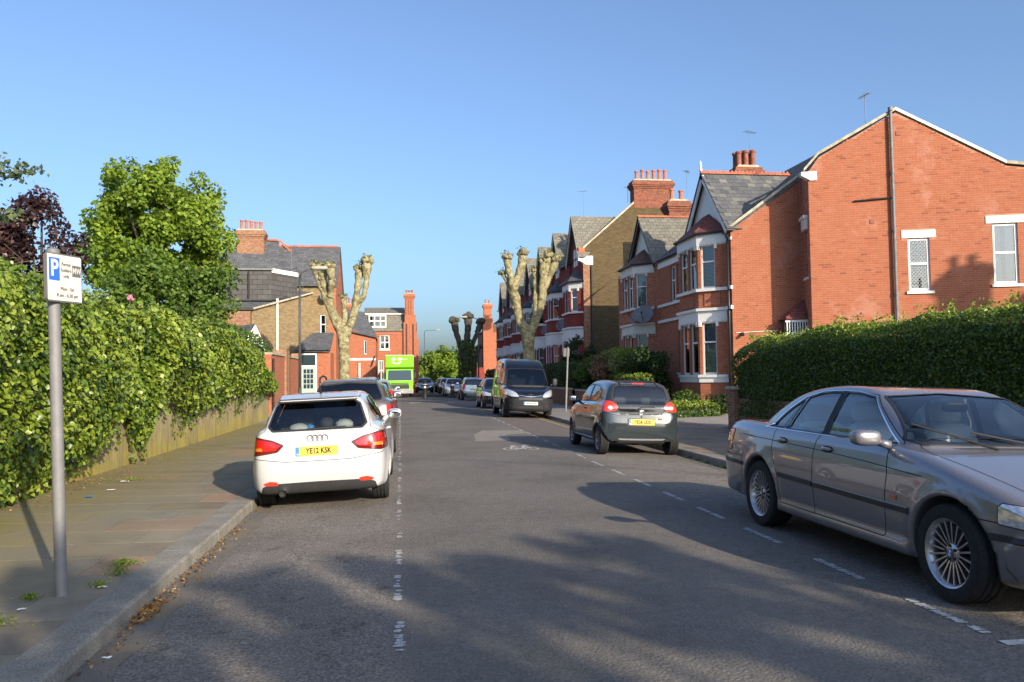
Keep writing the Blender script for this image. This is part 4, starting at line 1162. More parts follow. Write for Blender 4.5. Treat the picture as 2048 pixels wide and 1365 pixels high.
    for a, b in ((A[0], A[1]), (A[1], A[2])):
        a, b, t_ = Vector(a), Vector(b), Vector(T); U = (b - a).normalized(); q = t_ - a; W = q - U * q.dot(U); Hh = W.length; W.normalize(); L = (b - a).length; xa = q.dot(U)
        pieces_on_slope('roof_tile', pr, a, U, W, int(L / .17) + 1, int(Hh / .12) + 1, 'tile_piece', (.17, .12), lambda x, y: y < Hh - .05 and x > xa * y / Hh + .02 and x < L + (xa - L) * y / Hh - .02)
    mb = MB()
    for k in range(9): s_ = 1.72 + k * .085; FF.box(mb, s_, s_ + .035, .50, .54, 2.4, 3.30)
    FF.box(mb, 1.68, 2.42, .50, .55, 3.25, 3.335); FF.box(mb, 1.68, 2.42, .505, .53, 2.85, 2.90); mb.build('porch_lattice', MATS['upvc'], root)
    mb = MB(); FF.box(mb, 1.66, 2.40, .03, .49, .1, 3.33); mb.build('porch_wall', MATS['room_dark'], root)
    mb = MB(); mb.tube([FF.p(.10, .03, 2.95), FF.p(1.5, .03, 3.0)], .012, 6); mb.build('cable', MATS['upvc'], flank)
    mb = MB(); FF.box(mb, .28, .36, .01, .10, 2.86, 2.96); mb.tube([FF.p(.32, .1, 2.9), FF.p(.32, .22, 2.86)], .05, 8); mb.build('flood_lamp', MATS['black_iron'], flank)
    mb = MB(); mb.tube([F.p(.12, .07, .1), F.p(.12, .07, 6.5)], .045, 8); mb.build('downpipe', MATS['black_iron'], root, smooth=True)
    # chimneys
    chimney(root, 13.85, 30.4, 1.0, .8, 7.7, 9.75, 3, 'brick_sooty', 'terracotta_dark', .72, rows=2)
    return root
corner_house()

def twin_house():
    """the other half of the pair, its bay the mirror neighbour further up the street"""
    Y0 = HY + 8.06
    root = empty('twin_house', (HX, Y0, .1), 0, 'red brick house with white bay and dark pointed gable next to the corner house', 'house')
    F = Frame(HX, Y0, 0, 1, flip=True); LEV = (1.50, 3.40, 3.44, 3.80, 4.62, 6.20, 6.24, 6.60); L = 6.6
    mb = MB(); F.wall(mb, [(0, .1), (L, .1), (L, 6.62), (0, 6.62)]); mb.build('front_wall', MATS['brick_varied_t'], root)
    mb = MB(); mb.box(HX + .3, HX + 9, Y0 + L - .2, Y0 + L, .1, 8.6); mb.build('far_flank', MATS['brick_yellow'], root)
    s0 = .45; bay(root, F, s0, .1, LEV, mats=('brick_varied_t', 'white_paint_old'), blinds=('half', 'half'))
    bay_roof(root, F, s0, .77, 2.0, 6.62, 7.5, mat='tile_brown')
    c = Y0 + s0 + .77 + 1.0; hw = 2.15; az = 9.1; xf = HX + .02
    mb = MB(); mb.add([(xf, c - hw + .1, 6.62), (xf, c + hw - .1, 6.62), (xf, c, az - .12)], [(0, 1, 2)]); mb.build('gable_face', MATS['white_paint_old'], root)
    for sg in (-1, 1):
        a = Vector((xf - .2, c + sg * hw, 6.62)); b = Vector((xf - .2, c, az)); dn = Vector((0, 0, -.26)); w = Vector((.05, 0, 0)); mb = MB()
        mb.hexa([a + dn, b + dn, b + dn + w, a + dn + w, a, b, b + w, a + w]); mb.build('bargeboard', MATS['black_iron'], root)
        e0 = Vector((xf - .24, c + sg * (hw + .08), 6.60)); r0 = Vector((xf - .24, c, az + .02)); r1 = Vector((HX + 3.4, c, az + .02)); e1 = Vector((HX + .1, c + sg * (hw + .08), 6.60)); t = Vector((0, 0, .05))
        mb = MB(); mb.add([e0, r0, r1, e1, e0 - t, r0 - t, r1 - t, e1 - t], [(0, 1, 2, 3), (4, 5, 6, 7), (0, 1, 5, 4), (1, 2, 6, 5), (2, 3, 7, 6), (3, 0, 4, 7)]); mb.build('gable_roof', MATS['tile_brown' if sg > 0 else 'slate_lichen'], root)
    ridge_tiles(root, (xf - .24, c, az + .06), (HX + 3.4, c, az + .06), crest=False)
    mb = MB(); Zr = lambda x: 6.62 + .72 * (x - (HX - .12)); X1 = 16.3
    mb.add([(HX - .12, Y0, Zr(HX - .12)), (X1, Y0, Zr(X1)), (X1, Y0 + L, Zr(X1)), (HX - .12, Y0 + L, Zr(HX - .12))], [(0, 1, 2, 3)]); mb.build('main_roof', MATS['slate_lichen'], root)
    chimney(root, 13.85, 38.4, 1.05, .8, 7.6, 10.15, 2, 'brick_sooty', 'terracotta', .6)
    return root
twin_house()
dish(HX - .55, HY + 8.06 + .45 + .42, 4.12, 'lighter round satellite dish on the near face of the shaded bay', (-.95, -.3), .34)
dish(HX - .5, HY + 8.06 + .2, 4.14, 'dark satellite dish between the two bay windows', (-.6, -.8), .42)

# ------------------------------------------------------------ yellow-brick ended terrace with crimson bays
TX, TY, TW = 11.30, 48.3, 6.1
def terrace_end():
    root = empty('terrace_flank', (TX, TY, 0), 0, 'tall yellow stock brick end wall of the terrace with big chimney stack', 'building')
    F = Frame(TX, TY, 1, 0)
    out = [(0, 0), (9.5, 0), (9.5, 9.0), (5.9, 12.25), (3.3, 12.25), (.05, 9.35), (0, 9.35)]
    mb = MB(); F.wall(mb, out); mb.build('flank_wall', MATS['brick_stock'], root)
    mb = MB(); F.box(mb, 0, .42, 0, .012, 0, 8.55); mb.build('brick_quoin', MATS['brick_brown'], root)
    for (a0, b0, a1, b1) in ((.0, 9.35, 3.32, 12.26), (5.88, 12.26, 9.5, 9.0)):
        mb = MB(); P = F.p; mb.hexa([P(a0, -.35, b0), P(a1, -.35, b1), P(a1, .05, b1), P(a0, .05, b0), P(a0, -.35, b0 + .14), P(a1, -.35, b1 + .14), P(a1, .05, b1 + .14), P(a0, .05, b0 + .14)]); mb.build('coping', MATS['coping'], root)
    mb = MB(); F.box(mb, -.28, .12, -.3, .04, 8.95, 9.45); mb.build('kneeler_brick', MATS['brick_red_t'], root)
    mb = MB(); P = F.p; mb.prism([(-.28, 8.93), (.62, 8.93), (.62, 8.38), (.2, 8.38), (.0, 8.5), (-.2, 8.62), (-.28, 8.75)], lambda a, b, d: P(a, d, b), -.3, .045); mb.build('kneeler', MATS['white_paint'], root)
    chimney(root, TX + 4.6, TY + .42, 2.5, .85, 12.0, 13.75, 6, 'brick_sooty', 'terracotta', .72)
    mb = MB(); mb.tube([P(.5, .08, .2), P(.5, .08, 8.3)], .05, 8); mb.build('downpipe', MATS['black_iron'], root)
terrace_end()
def terrace_house():
    root = empty('terraced_house', (TX, TY, 0), 0, 'x', 'house', 'terraced houses with crimson bays')
    F = Frame(TX, TY, 0, 1, flip=True); LEV = (1.6, 3.7, 3.74, 4.45, 5.5, 6.95, 6.99, 7.35)
    hol = [(4.0, 4.7, 5.5, 7.1), (4.9, 5.5, 5.5, 7.1), (4.2, 5.4, .2, 3.2)]
    mb = MB(); F.wall(mb, [(0, 0), (TW, 0), (TW, 9.0), (0, 9.0)], hol, .3); fw = mb.build('front_wall', MATS['brick_crimson'], root)
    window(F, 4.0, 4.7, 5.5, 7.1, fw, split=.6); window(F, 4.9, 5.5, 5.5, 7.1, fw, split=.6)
    mb = MB(); F.box(mb, 4.2, 5.4, -.28, -.22, .2, 3.2); mb.build('front_door', MATS['black_iron'], fw)
    for (a0, a1, z0, z1, pr) in ((3.5, TW - .05, 3.8, 4.4, .22), (3.5, TW - .05, 4.41, 4.55, .34), (3.5, TW - .05, 5.36, 5.48, .10), (3.5, TW - .05, 7.15, 7.5, .06), (3.6, 3.9, .2, 3.79, .2), (5.55, 5.85, .2, 3.79, .2)):
        mb = MB(); F.box(mb, a0, a1, 0, pr, z0, z1); mb.build('stone_band', MATS['white_paint'], fw)
    bay(root, F, .12, 0, LEV, d=.72, wfront=1.9, mats=('brick_crimson', 'white_paint'), blinds=('half', 'room'))
    for i in range(2):
        mb = MB(); F.box(mb, .12 + i * .9, .12 + i * .9 + .8, .5, .74, 3.78, 4.42)
    bay_roof(root, F, .12, .72, 1.9, 7.37, 8.35, mat='slate_t', over=.18)
    # tall gable with dark boards, roof running back
    c = TY + .12 + .72 + .95; hw = 1.95; az = 11.75; zf = 9.0; xf = TX - .03
    mb = MB(); mb.add([(xf, c - hw + .1, zf - .3), (xf, c + hw - .1, zf - .3), (xf, c, az - .2)], [(0, 1, 2)]); mb.build('gable_face', MATS['brick_crimson'], root)
    mb = MB(); P = F.p; s_ = .12 + .72 + .95
    for q in (-.55, .1): F.box(mb, s_ + q, s_ + q + .45, .03, .07, 8.5, 9.6)
    mb.build('attic_window', MATS['white_paint'], root)
    for sg in (-1, 1):
        a = Vector((xf - .30, c + sg * hw, zf - .1)); b = Vector((xf - .30, c, az)); dn = Vector((0, 0, -.30)); w = Vector((.06, 0, 0)); mb = MB()
        mb.hexa([a + dn, b + dn, b + dn + w, a + dn + w, a, b, b + w, a + w]); mb.build('bargeboard', MATS['white_paint_old'], root)
        e0 = Vector((xf - .34, c + sg * (hw + .05), zf - .12)); r0 = Vector((xf - .34, c, az + .02)); r1 = Vector((TX + 3.6, c, az + .02)); e1 = Vector((TX + .1, c + sg * (hw + .05), zf - .12)); t = Vector((0, 0, .06))
        mb = MB(); mb.add([e0, r0, r1, e1, e0 - t, r0 - t, r1 - t, e1 - t], [(0, 1, 2, 3), (4, 5, 6, 7), (0, 1, 5, 4), (1, 2, 6, 5), (2, 3, 7, 6), (3, 0, 4, 7)]); mb.build('gable_roof', MATS['slate_lichen'], root)
    mb = MB(); sl = .88; Zr = lambda x: 8.98 + sl * (x - (TX - .1))
    mb.add([(TX - .15, TY + .3, Zr(TX - .15)), (TX + 3.9, TY + .3, Zr(TX + 3.9)), (TX + 3.9, TY + TW, Zr(TX + 3.9)), (TX - .15, TY + TW, Zr(TX - .15))], [(0, 1, 2, 3)]); mb.build('main_roof', MATS['slate_lichen'], root)
    mb = MB(); mb.tube([(TX - .2, TY + 3.9, 8.95), (TX - .2, TY + TW, 8.95)], .06, 6); mb.build('gutter', MATS['black_iron'], root)
    mb = MB(); mb.tube([F.p(3.45, .08, .2), F.p(3.45, .08, 8.9)], .05, 6); mb.build('downpipe', MATS['black_iron'], root)
    return root
_t0 = terrace_house()
_t0['label'] = 'crimson and white bayed house joined to the yellow brick end wall'
for k, nm in enumerate(('second crimson bayed house along the terrace from the yellow end wall', 'third crimson bayed house along the terrace, behind the right pollarded tree', 'fourth crimson bayed house along the terrace from the yellow end wall', 'fifth crimson bayed house along the terrace from the yellow end wall', 'sixth crimson bayed house along the terrace from the yellow end wall', 'last crimson bayed house at the far end of the terrace')):
    t = copy_tree(_t0); t.location.y += TW * (k + 1); t['label'] = nm
    if k == 0 or k == 4: chimney(t, TX + 4.2, TY + TW * (k + 2), 1.9, .8, 11.9, 13.0, 6, 'brick_sooty', 'terracotta', .6)
dish(TX - .1, TY + 5.75, 4.9, 'dark satellite dish beside the first crimson bay', (-.7, -.7), .40)
dish(TX - .1, TY + TW + 5.75, 4.9, 'dark satellite dish beside the second crimson bay', (-.7, -.7), .36)
def far_stack():
    root = empty('far_red_house', (11, 98, 0), 0, 'narrow red brick house with tall chimney ending the right terrace', 'house')
    mb = MB(); mb.box(10.1, 16, 97, 104, -.5, 6.9); mb.build('wall', MATS['brick_red_t'], root)
    mb = MB(); mb.prism([(9.9, 6.9), (16.2, 6.9), (13, 9.0)], lambda a, b, d: (a, d, b), 97.2, 104); mb.build('roof', MATS['tile_brown'], root)
    mb = MB(); mb.box(10.05, 11.25, 96.6, 97, -.5, 8.6); mb.build('chimney_breast', MATS['brick_red_t'], root)
    chimney(root, 10.65, 97.0, .95, .7, 8.3, 10.3, 2, 'brick_red_t', 'terracotta', .5)
    mb = MB(); mb.tube([(9.98, 96.9, 0), (9.98, 96.9, 8)], .06, 6); mb.build('downpipe', MATS['black_iron'], root)
    mb = MB(); mb.box(8.9, 10.0, 95.5, 99.0, -.4, 2.6); mb.build('dark_porch', MATS['brick_crimson'], root)
far_stack()

# ------------------------------------------------------------ left side of the street
def yellow_house():
    root = empty('yellow_brick_house', (-6, 52, 0), 0, 'yellow brick house with slate roofs, dark dormer and glazed porch', 'house')
    YB = 'brick_yellow'
    F = Frame(-9.2, 52.0, 1, 0)                       # main block wall facing us
    mb = MB(); F.wall(mb, [(0, 0), (5.18, 0), (5.18, 7.7), (0, 7.7)], [(4.2, 4.55, 4.35, 5.6)]); w = mb.build('main_wall', MATS[YB], root)
    window(F, 4.2, 4.55, 4.35, 5.6, w, split=.5)
    mb = MB(); mb.add([(-4.02, 52, 0), (-4.02, 58, 0), (-4.02, 58, 7.7), (-4.02, 55.1, 10.35), (-4.02, 52, 7.7)], [(0, 1, 2, 3, 4)]); mb.build('gable_wall', MATS['brick_red_t'], root)
    mb = MB(); F.box(mb, 4.80, 5.178, 0, .014, 0, 7.68); mb.build('brick_quoin', MATS['brick_red_t'], root)
    mb = MB(); mb.prism([(51.7, 7.55), (55.1, 10.45), (58.3, 7.6), (58.3, 7.45), (55.1, 10.3), (51.7, 7.4)], lambda a, b, d: (d, a, b), -9.4, -3.93); mb.build('main_roof', MATS['slate_t'], root)
    ridge_tiles(root, (-8.9, 55.1, 10.48), (-3.95, 55.1, 10.48))
    mb = MB(); mb.add([(-12.6, 51.6, 7.3), (-7.6, 51.6, 7.3), (-8.0, 55.3, 10.85), (-10.6, 55.3, 10.95), (-12.6, 58, 7.3)], [(0, 1, 2, 3), (0, 3, 4)]); mb.build('hipped_roof', MATS['slate_t'], root)
    ridge_tiles(root, (-10.5, 55.25, 10.98), (-8.0, 55.25, 10.90)); ridge_tiles(root, (-8.0, 55.25, 10.90), (-7.0, 54.6, 9.95))
    mb = MB(); mb.box(-12.4, -9.2, 52.0, 58, 0, 7.3); mb.build('rear_wall', MATS['brick_brown'], root)
    chimney(root, -9.7, 54.6, 1.7, .8, 9.0, 11.35, 5, 'brick_brown', 'terracotta', .65)
    # oblique lower wing: yellow wall rising to the right, slate lean-to roof, dormer
    A = (-8.55, 48.2); B = (-5.55, 51.98); G = Frame(A[0], A[1], B[0] - A[0], B[1] - A[1]); L = math.hypot(B[0] - A[0], B[1] - A[1])
    mb = MB(); G.wall(mb, [(0, 0), (L, 0), (L, 7.0), (0, 5.72)]); mb.build('wing_wall', MATS[YB], root)
    mb = MB(); mb.add([(-12.2, 47.6, 5.6), (A[0] + .1, A[1] - .12, 5.66), (B[0] + .1, B[1] - .05, 7.02), (-9.2, 53, 7.55), (-12.2, 53, 7.5)], [(0, 1, 2, 3, 4)]); mb.build('wing_roof', MATS['slate_t'], root)
    mb = MB(); mb.box(-12.1, A[0] - .02, A[1] - .3, A[1] + .5, 0, 5.5); mb.build('wing_front', MATS['brick_brown'], root)
    mb = MB(); mb.tube([(-12.2, 47.55, 5.58), (A[0] + .1, A[1] - .16, 5.62)], .07, 6); mb.build('gutter', MATS['black_iron'], root)
    a, b = Vector((A[0] + .12, A[1] - .14, 5.64)), Vector((B[0] + .12, B[1] - .1, 6.98)); mb = MB(); mb.tube([a, b], .06, 6); mb.build('verge_board', MATS['coping'], root)
    mb = MB(); mb.box(-10.6, -7.6, 49.3, 52.6, 6.25, 8.05); d = mb.build('dormer', MATS['tile_hung'], root)
    mb = MB(); mb.add([(-7.6, 49.3, 6.25), (-6.35, 51.4, 6.8), (-6.35, 51.4, 8.05), (-7.6, 49.3, 8.05)], [(0, 1, 2, 3)]); mb.build('dormer_cheek', MATS['tile_hung'], d)
    mb = MB(); mb.box(-10.75, -7.5, 49.15, 52.7, 8.06, 8.16); mb.build('dormer_roof', MATS['lead'], d)
    mb = MB(); mb.hexa([(-7.55, 49.22, 7.92), (-6.28, 51.35, 7.92), (-6.35, 51.45, 7.92), (-7.62, 49.32, 7.92), (-7.55, 49.22, 8.18), (-6.28, 51.35, 8.18), (-6.35, 51.45, 8.18), (-7.62, 49.32, 8.18)]); mb.build('fascia', MATS['white_paint'], d)
    mb = MB(); mb.tube([(-8.9, 49.22, 6.4), (-8.9, 49.22, 8.0)], .05, 6); mb.build('downpipe', MATS['black_iron'], d)
    mb = MB(); mb.box(-11.9, -10.65, 49.4, 52, 6.3, 8.2); wd = mb.build('gabled_dormer', MATS['white_paint'], root)
    mb = MB(); mb.box(-11.7, -10.9, 49.37, 49.395, 6.5, 7.7); mb.build('pane', MATS['lorry_glass'], wd)
    mb = MB(); mb.prism([(-12.1, 8.2), (-10.45, 8.2), (-11.3, 9.2)], lambda a, b, d_: (a, d_, b), 49.2, 52.5); mb.build('dormer_roof', MATS['slate_t'], wd)
    mb = MB(); mb.tube([G.p(1.9, .08, .3), G.p(1.9, .08, 6.4)], .07, 8); mb.build('white_downpipe', MATS['white_paint'], root)
    # glazed porch with slate roof
    mb = MB(); mb.add([(-6.35, 49.2, 3.25), (-4.15, 49.2, 3.25), (-4.15, 51.99, 4.45), (-5.5, 51.99, 4.45)], [(0, 1, 2, 3)]); mb.add([(-6.35, 49.2, 3.13), (-4.15, 49.2, 3.13), (-4.15, 51.99, 4.33), (-5.5, 51.99, 4.33)], [(3, 2, 1, 0)]); mb.build('porch_roof', MATS['slate_t'], root)
    P = Frame(-6.3, 49.4, 1, 0); mb = MB(); P.box(mb, 1.35, 2.15, -2.5, 0, 0, 3.12); mb.build('porch_pier', MATS['brick_red_t'], root)
    mb = MB()
    for (a0, a1, z0, z1) in ((0, .08, .2, 3.05), (.36, .44, .2, 3.05), (1.26, 1.34, .2, 3.05), (.08, 1.26, 2.97, 3.05), (.08, 1.26, 2.25, 2.33), (.08, .36, .2, .5)): P.box(mb, a0, a1, -.06, .0 if a0 else .001, z0, z1)
    pf = mb.build('porch_frame', MATS['upvc'], root)
    mb = MB(); P.box(mb, .44, 1.26, -.055, -.02, .2, 2.25); mb.build('door', simple('door_green', (.35, .42, .40), .5), pf)
    for i in range(3):
        for j in range(4): mb = MB(); P.box(mb, .56 + i * .2, .72 + i * .2, -.02, -.012, .95 + j * .3, 1.2 + j * .3); mb.build('pane', MATS['lorry_glass'], pf)
    for (a0, a1, z0, z1) in ((.09, .35, .5, 2.25), (.45, 1.25, 2.34, 2.96)): mb = MB(); P.box(mb, a0, a1, -.045, -.035, z0, z1); mb.build('pane', MATS['lorry_glass'], pf)
    aerial(-6.75, 51.8, 7.2, 2.6, 'taller aerial on the yellow brick house', .4); aerial(-6.05, 51.8, 6.6, 2.6, 'lower aerial on the yellow brick house', 1.9)
yellow_house()
dish(-4.75, 51.9, 6.6, 'satellite dish high on the yellow brick house', (.3, -1), .32)
def outhouse():
    root = empty('outhouse', (-8.2, 44, 0), 0, 'low outhouse with white rendered gable beside the yellow brick house', 'outhouse')
    G = Frame(-8.5, 43.6, 1.9, .5); mb = MB(); G.wall(mb, [(0, 0), (1.9, 0), (1.9, 2.3), (.95, 4.45), (0, 2.9)]); mb.build('white_gable', MATS['white_paint'], root)
    mb = MB(); mb.add([G.p(.95, 0.03, 4.48), G.p(-.3, .03, 2.7), G.p(-2.4, -3, 2.9), G.p(-1.0, -3.2, 4.4)], [(0, 1, 2, 3)]); mb.add([G.p(.95, 0.03, 4.48), G.p(2.0, .03, 2.1), G.p(2.0, -3, 2.1), G.p(.95, -3, 4.4)], [(0, 1, 2, 3)]); mb.build('roof', MATS['slate_t'], root)
    mb = MB(); mb.prism([(-10.2, 0), (-8.6, 0), (-8.6, 3.2), (-9.4, 4.1), (-10.2, 3.4)], lambda a, b, d: (a, d, b), 43.2, 43.5); mb.build('brick_gable', MATS['brick_red_t'], root)
    mb = MB(); mb.box(-14, -10.2, 44, 46, 0, 4.6); mb.build('rear_part', MATS['brick_brown'], root)
    mb = MB(); mb.add([(-14, 43.9, 4.6), (-9.5, 43.9, 4.6), (-9.5, 46, 5.4), (-14, 46, 5.4)], [(0, 1, 2, 3)]); mb.build('lean_to_roof', MATS['tile_brown'], root)
outhouse()
def red_house():
    root = empty('red_brick_house', (-4, 75, 0), 0, 'red brick house with white band behind the left pollarded tree', 'house')
    F = Frame(-6.6, 75, 1, 0)
    mb = MB(); F.wall(mb, [(0, -.5), (4.4, -.5), (4.4, 5.35), (0, 6.7)], [(3.35, 3.6, 3.7, 5.0)]); w = mb.build('wall', MATS['brick_red_t'], root); window(F, 3.35, 3.6, 3.7, 5.0, w, split=0, sill=False)
    mb = MB(); F.box(mb, 0, 4.4, 0, .05, 3.15, 3.35); mb.build('stone_band', MATS['white_paint'], root)
    mb = MB(); mb.add([(-2.2, 75, -.5), (-2.2, 81, -.5), (-2.2, 81, 5.35), (-2.2, 75, 5.35)], [(0, 1, 2, 3)]); mb.build('street_wall', MATS['brick_red_t'], root)
    mb = MB(); mb.add([(-7.2, 74.7, 6.4), (-2.0, 74.7, 5.2), (-3.4, 78.5, 7.9), (-7.2, 78.5, 8.6)], [(0, 1, 2, 3)]); mb.add([(-2.0, 74.7, 5.2), (-2.0, 81, 5.2), (-3.4, 78.5, 7.9)], [(0, 1, 2)]); mb.build('roof', MATS['slate_t'], root)
    mb = MB(); mb.tube([F.p(2.9, .1, 0), F.p(2.9, .1, 2.9)], .10, 8); mb.build('vent_pipe', MATS['white_paint'], root)
    mb = MB(); mb.tube([F.p(4.0, .2, 2.6), F.p(4.35, .3, 3.6)], .05, 6); mb.build('bracket', MATS['black_iron'], root)
    chimney(root, -5.2, 79.5, 1.8, .8, 7.4, 8.7, 5, 'brick_red_t', 'terracotta', .6)
red_house()
def mansard_block():
    root = empty('mansard_building', (-.8, 86, 0), 0, 'red brick building with grey mansard roof and tall corner chimney', 'building')
    F = Frame(-3.6, 86, 1, 0); L = 5.4
    hol = [(1.5, 2.55, 4.5, 6.05), (1.35, 1.9, 1.2, 3.4)]
    mb = MB(); F.wall(mb, [(0, -.5), (L, -.5), (L, 6.45), (0, 6.45)], hol); w = mb.build('front_wall', MATS['brick_red_t'], root)
    window(F, 1.5, 2.55, 4.5, 6.05, w, split=.5, mull=1, mat='white_paint', fw=.12); window(F, 1.35, 1.9, 1.2, 3.4, w, split=.5, mull=1, mat='white_paint', fw=.1)
    mb = MB(); F.box(mb, 0, L - 1.3, 0, .04, 6.15, 6.28); F.box(mb, 0, L - 1.3, 0, .04, 3.5, 3.62); mb.build('brick_course', MATS['brick_varied_t'], root)
    mb = MB(); mb.prism([(86 - .15, 6.45), (86.9, 8.35), (95, 8.35), (95, 6.45)], lambda a, b, d: (d, a, b), -3.75, 1.5); ms = mb.build('mansard', MATS['slate_lichen'], root)
    mb = MB(); mb.prism([(86.75, 8.36), (89.2, 9.25), (93, 9.25), (95.2, 8.36)], lambda a, b, d: (d, a, b), -3.8, 1.2); mb.build('upper_roof', MATS['slate_lichen'], root)
    mb = MB(); mb.box(-3.9, 1.45, 86.68, 86.82, 8.3, 8.42); mb.build('eaves_board', MATS['white_paint'], root)
    W = Frame(-3.6, 86.35, 1, 0); window(W, .35, 2.2, 6.85, 8.2, ms, split=.52, mull=2, mat='white_paint', deep=-.5, fw=.13)
    mb = MB(); mb.box(1.8, 1.82, 86, 96, -.5, 7.5); mb.build('street_wall', MATS['brick_red_t'], root)
    mb = MB(); mb.box(.40, 1.75, 85.72, 86.5, -.5, 7.4); mb.box(.55, 1.70, 85.74, 86.5, 7.401, 8.2); mb.box(1.76, 2.0, 85.8, 86.6, -.5, 5.6); mb.build('chimney_breast', MATS['brick_red_t'], root)
    for x in (.72, 1.42):
        mb = MB(); mb.tube([(x, 85.66, 0), (x, 85.66, 7.2)], .06, 6); mb.build('downpipe', MATS['black_iron'], root)
    c = chimney(root, 1.05, 86.1, .95, .6, 8.0, 10.45, 3, 'brick_red_t', 'terracotta_dark', .35)
    for x in (.68, .95, 1.22): mb = MB(); mb.box(x, x + .14, 85.70, 85.79, 8.2, 9.9); mb.build('brick_rib', MATS['brick_red_t'], c)
mansard_block()
aerial(14.1, 30.4, 10.3, 1.0, 'aerial above the nearer red chimney', .4); aerial(15.6, 24.7, 9.6, 1.25, 'dark aerial behind the big gable', 1.5); aerial(14.5, 38.6, 10.5, 1.3, 'aerial above the chimney beside the yellow end wall', .9)
aerial(13.2, 56, 12.0, 2.8, 'tall white-masted aerial on the terrace roof', 2.6); aerial(14.9, 50.5, 12.8, 1.0, 'small aerial by the row of terrace pots', .3)

def neighbour_house():
    """stands off to the right of the view; its chimney shades the gable"""
    root = empty('neighbour_house', (27, 4, 0), 0, 'red brick house off to the right whose chimney shades the gable', 'house')
    mb = MB(); mb.box(23, 31, 0, 8, 0, 7.2); mb.build('wall', MATS['brick_red_t'], root)
    mb = MB(); mb.prism([(22.8, 7.2), (31.2, 7.2), (27, 10.0)], lambda a, b, d: (a, d, b), -.2, 8.2); mb.build('roof', MATS['slate_t'], root)
    chimney(root, 26.2, 6.2, 1.0, .8, 8.5, 11.5, 2, 'brick_sooty', 'terracotta', .5)
neighbour_house()

def rear_house(k, x, label):
    """houses added behind the viewpoint to darken reflections and block low sky"""
    root = empty('added_house_behind', (x, -52, 0), 0, label, 'house', 'added houses behind the viewpoint'); F = Frame(x + 4.4, -52, -1, 0); hol = [(1.2, 2.6, 1.0, 2.8), (5.6, 7.0, 1.0, 2.8), (1.2, 2.6, 4.2, 5.8), (5.6, 7.0, 4.2, 5.8)]
    mb = MB(); F.wall(mb, [(0, 0), (8.8, 0), (8.8, 6.6), (0, 6.6)], hol); w = mb.build('front_wall', MATS['brick_red_t' if k % 2 else 'brick_stock'], root)
    for h in hol: window(F, *h, w, split=.5, mull=1)
    mb = MB(); mb.prism([(-52.0 + .3, 6.5), (-56, 10.2), (-60.3, 6.5)], lambda a, b, d: (d, a, b), x - 4.6, x + 4.6); mb.build('roof', MATS['slate_t'], root)
    mb = MB(); mb.box(x - .6, x + .6, -52.05, -51.9, .1, 2.3); mb.build('door', MATS['black_iron'], root)
    chimney(root, x + 3.6, -56, 1.4, .8, 9.0, 11.4, 4, 'brick_sooty')
for k, nm in enumerate(('added leftmost house closing the street behind the viewpoint', 'added second house from the left behind the viewpoint', 'added middle house closing the street behind the viewpoint', 'added second house from the right behind the viewpoint', 'added rightmost house closing the street behind the viewpoint')): rear_house(k, -20 + 9.6 * k, nm)  # unseen houses, added for darker reflections and less low sky
# ------------------------------------------------------------ plants
leaf_mat('leaf_ivy', [(.012, .03, .010), (.035, .075, .014), (.09, .15, .018), (.17, .24, .025), (.27, .34, .05)], .22, .38, .45, (.26, .36, .03))
leaf_mat('leaf_lime', [(.055, .105, .014), (.14, .22, .025), (.22, .32, .038), (.30, .39, .06)], .38, .5, .3, (.30, .42, .03))
leaf_mat('leaf_mid', [(.03, .06, .012), (.06, .11, .02), (.10, .16, .03)], .3, .5, .3)
leaf_mat('leaf_copper', [(.012, .007, .009), (.028, .013, .016), (.05, .025, .026), (.085, .045, .04)], .12, .4, .4, (.1, .03, .03))
leaf_mat('leaf_privet', [(.02, .045, .008), (.045, .09, .012), (.12, .19, .022), (.29, .35, .055)], .28, .4, .4)  # palest stops raised to paint in the sunlit hedge top
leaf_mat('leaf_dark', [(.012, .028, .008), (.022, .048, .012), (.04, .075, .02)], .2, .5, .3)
leaf_mat('leaf_clip', [(.012, .035, .007), (.03, .075, .012), (.06, .12, .02), (.10, .17, .03)], .25, .5, .3)
leaf_mat('leaf_bush', [(.035, .075, .014), (.085, .15, .024), (.15, .23, .04)], .3, .5, .3)
leaf_mat('leaf_gold', [(.10, .16, .02), (.17, .25, .03), (.25, .32, .05)], .35, .5, .3)
leaf_mat('leaf_pink', [(.12, .10, .035), (.25, .14, .08), (.32, .18, .12)], .3, .5, .3, (.35, .2, .1))
leaf_mat('leaf_sage', [(.08, .12, .05), (.14, .19, .07), (.22, .27, .09)], .3, .5, .3)
leaf_mat('leaf_far', [(.04, .075, .018), (.08, .13, .028), (.13, .19, .04)], .3, .6, .2)
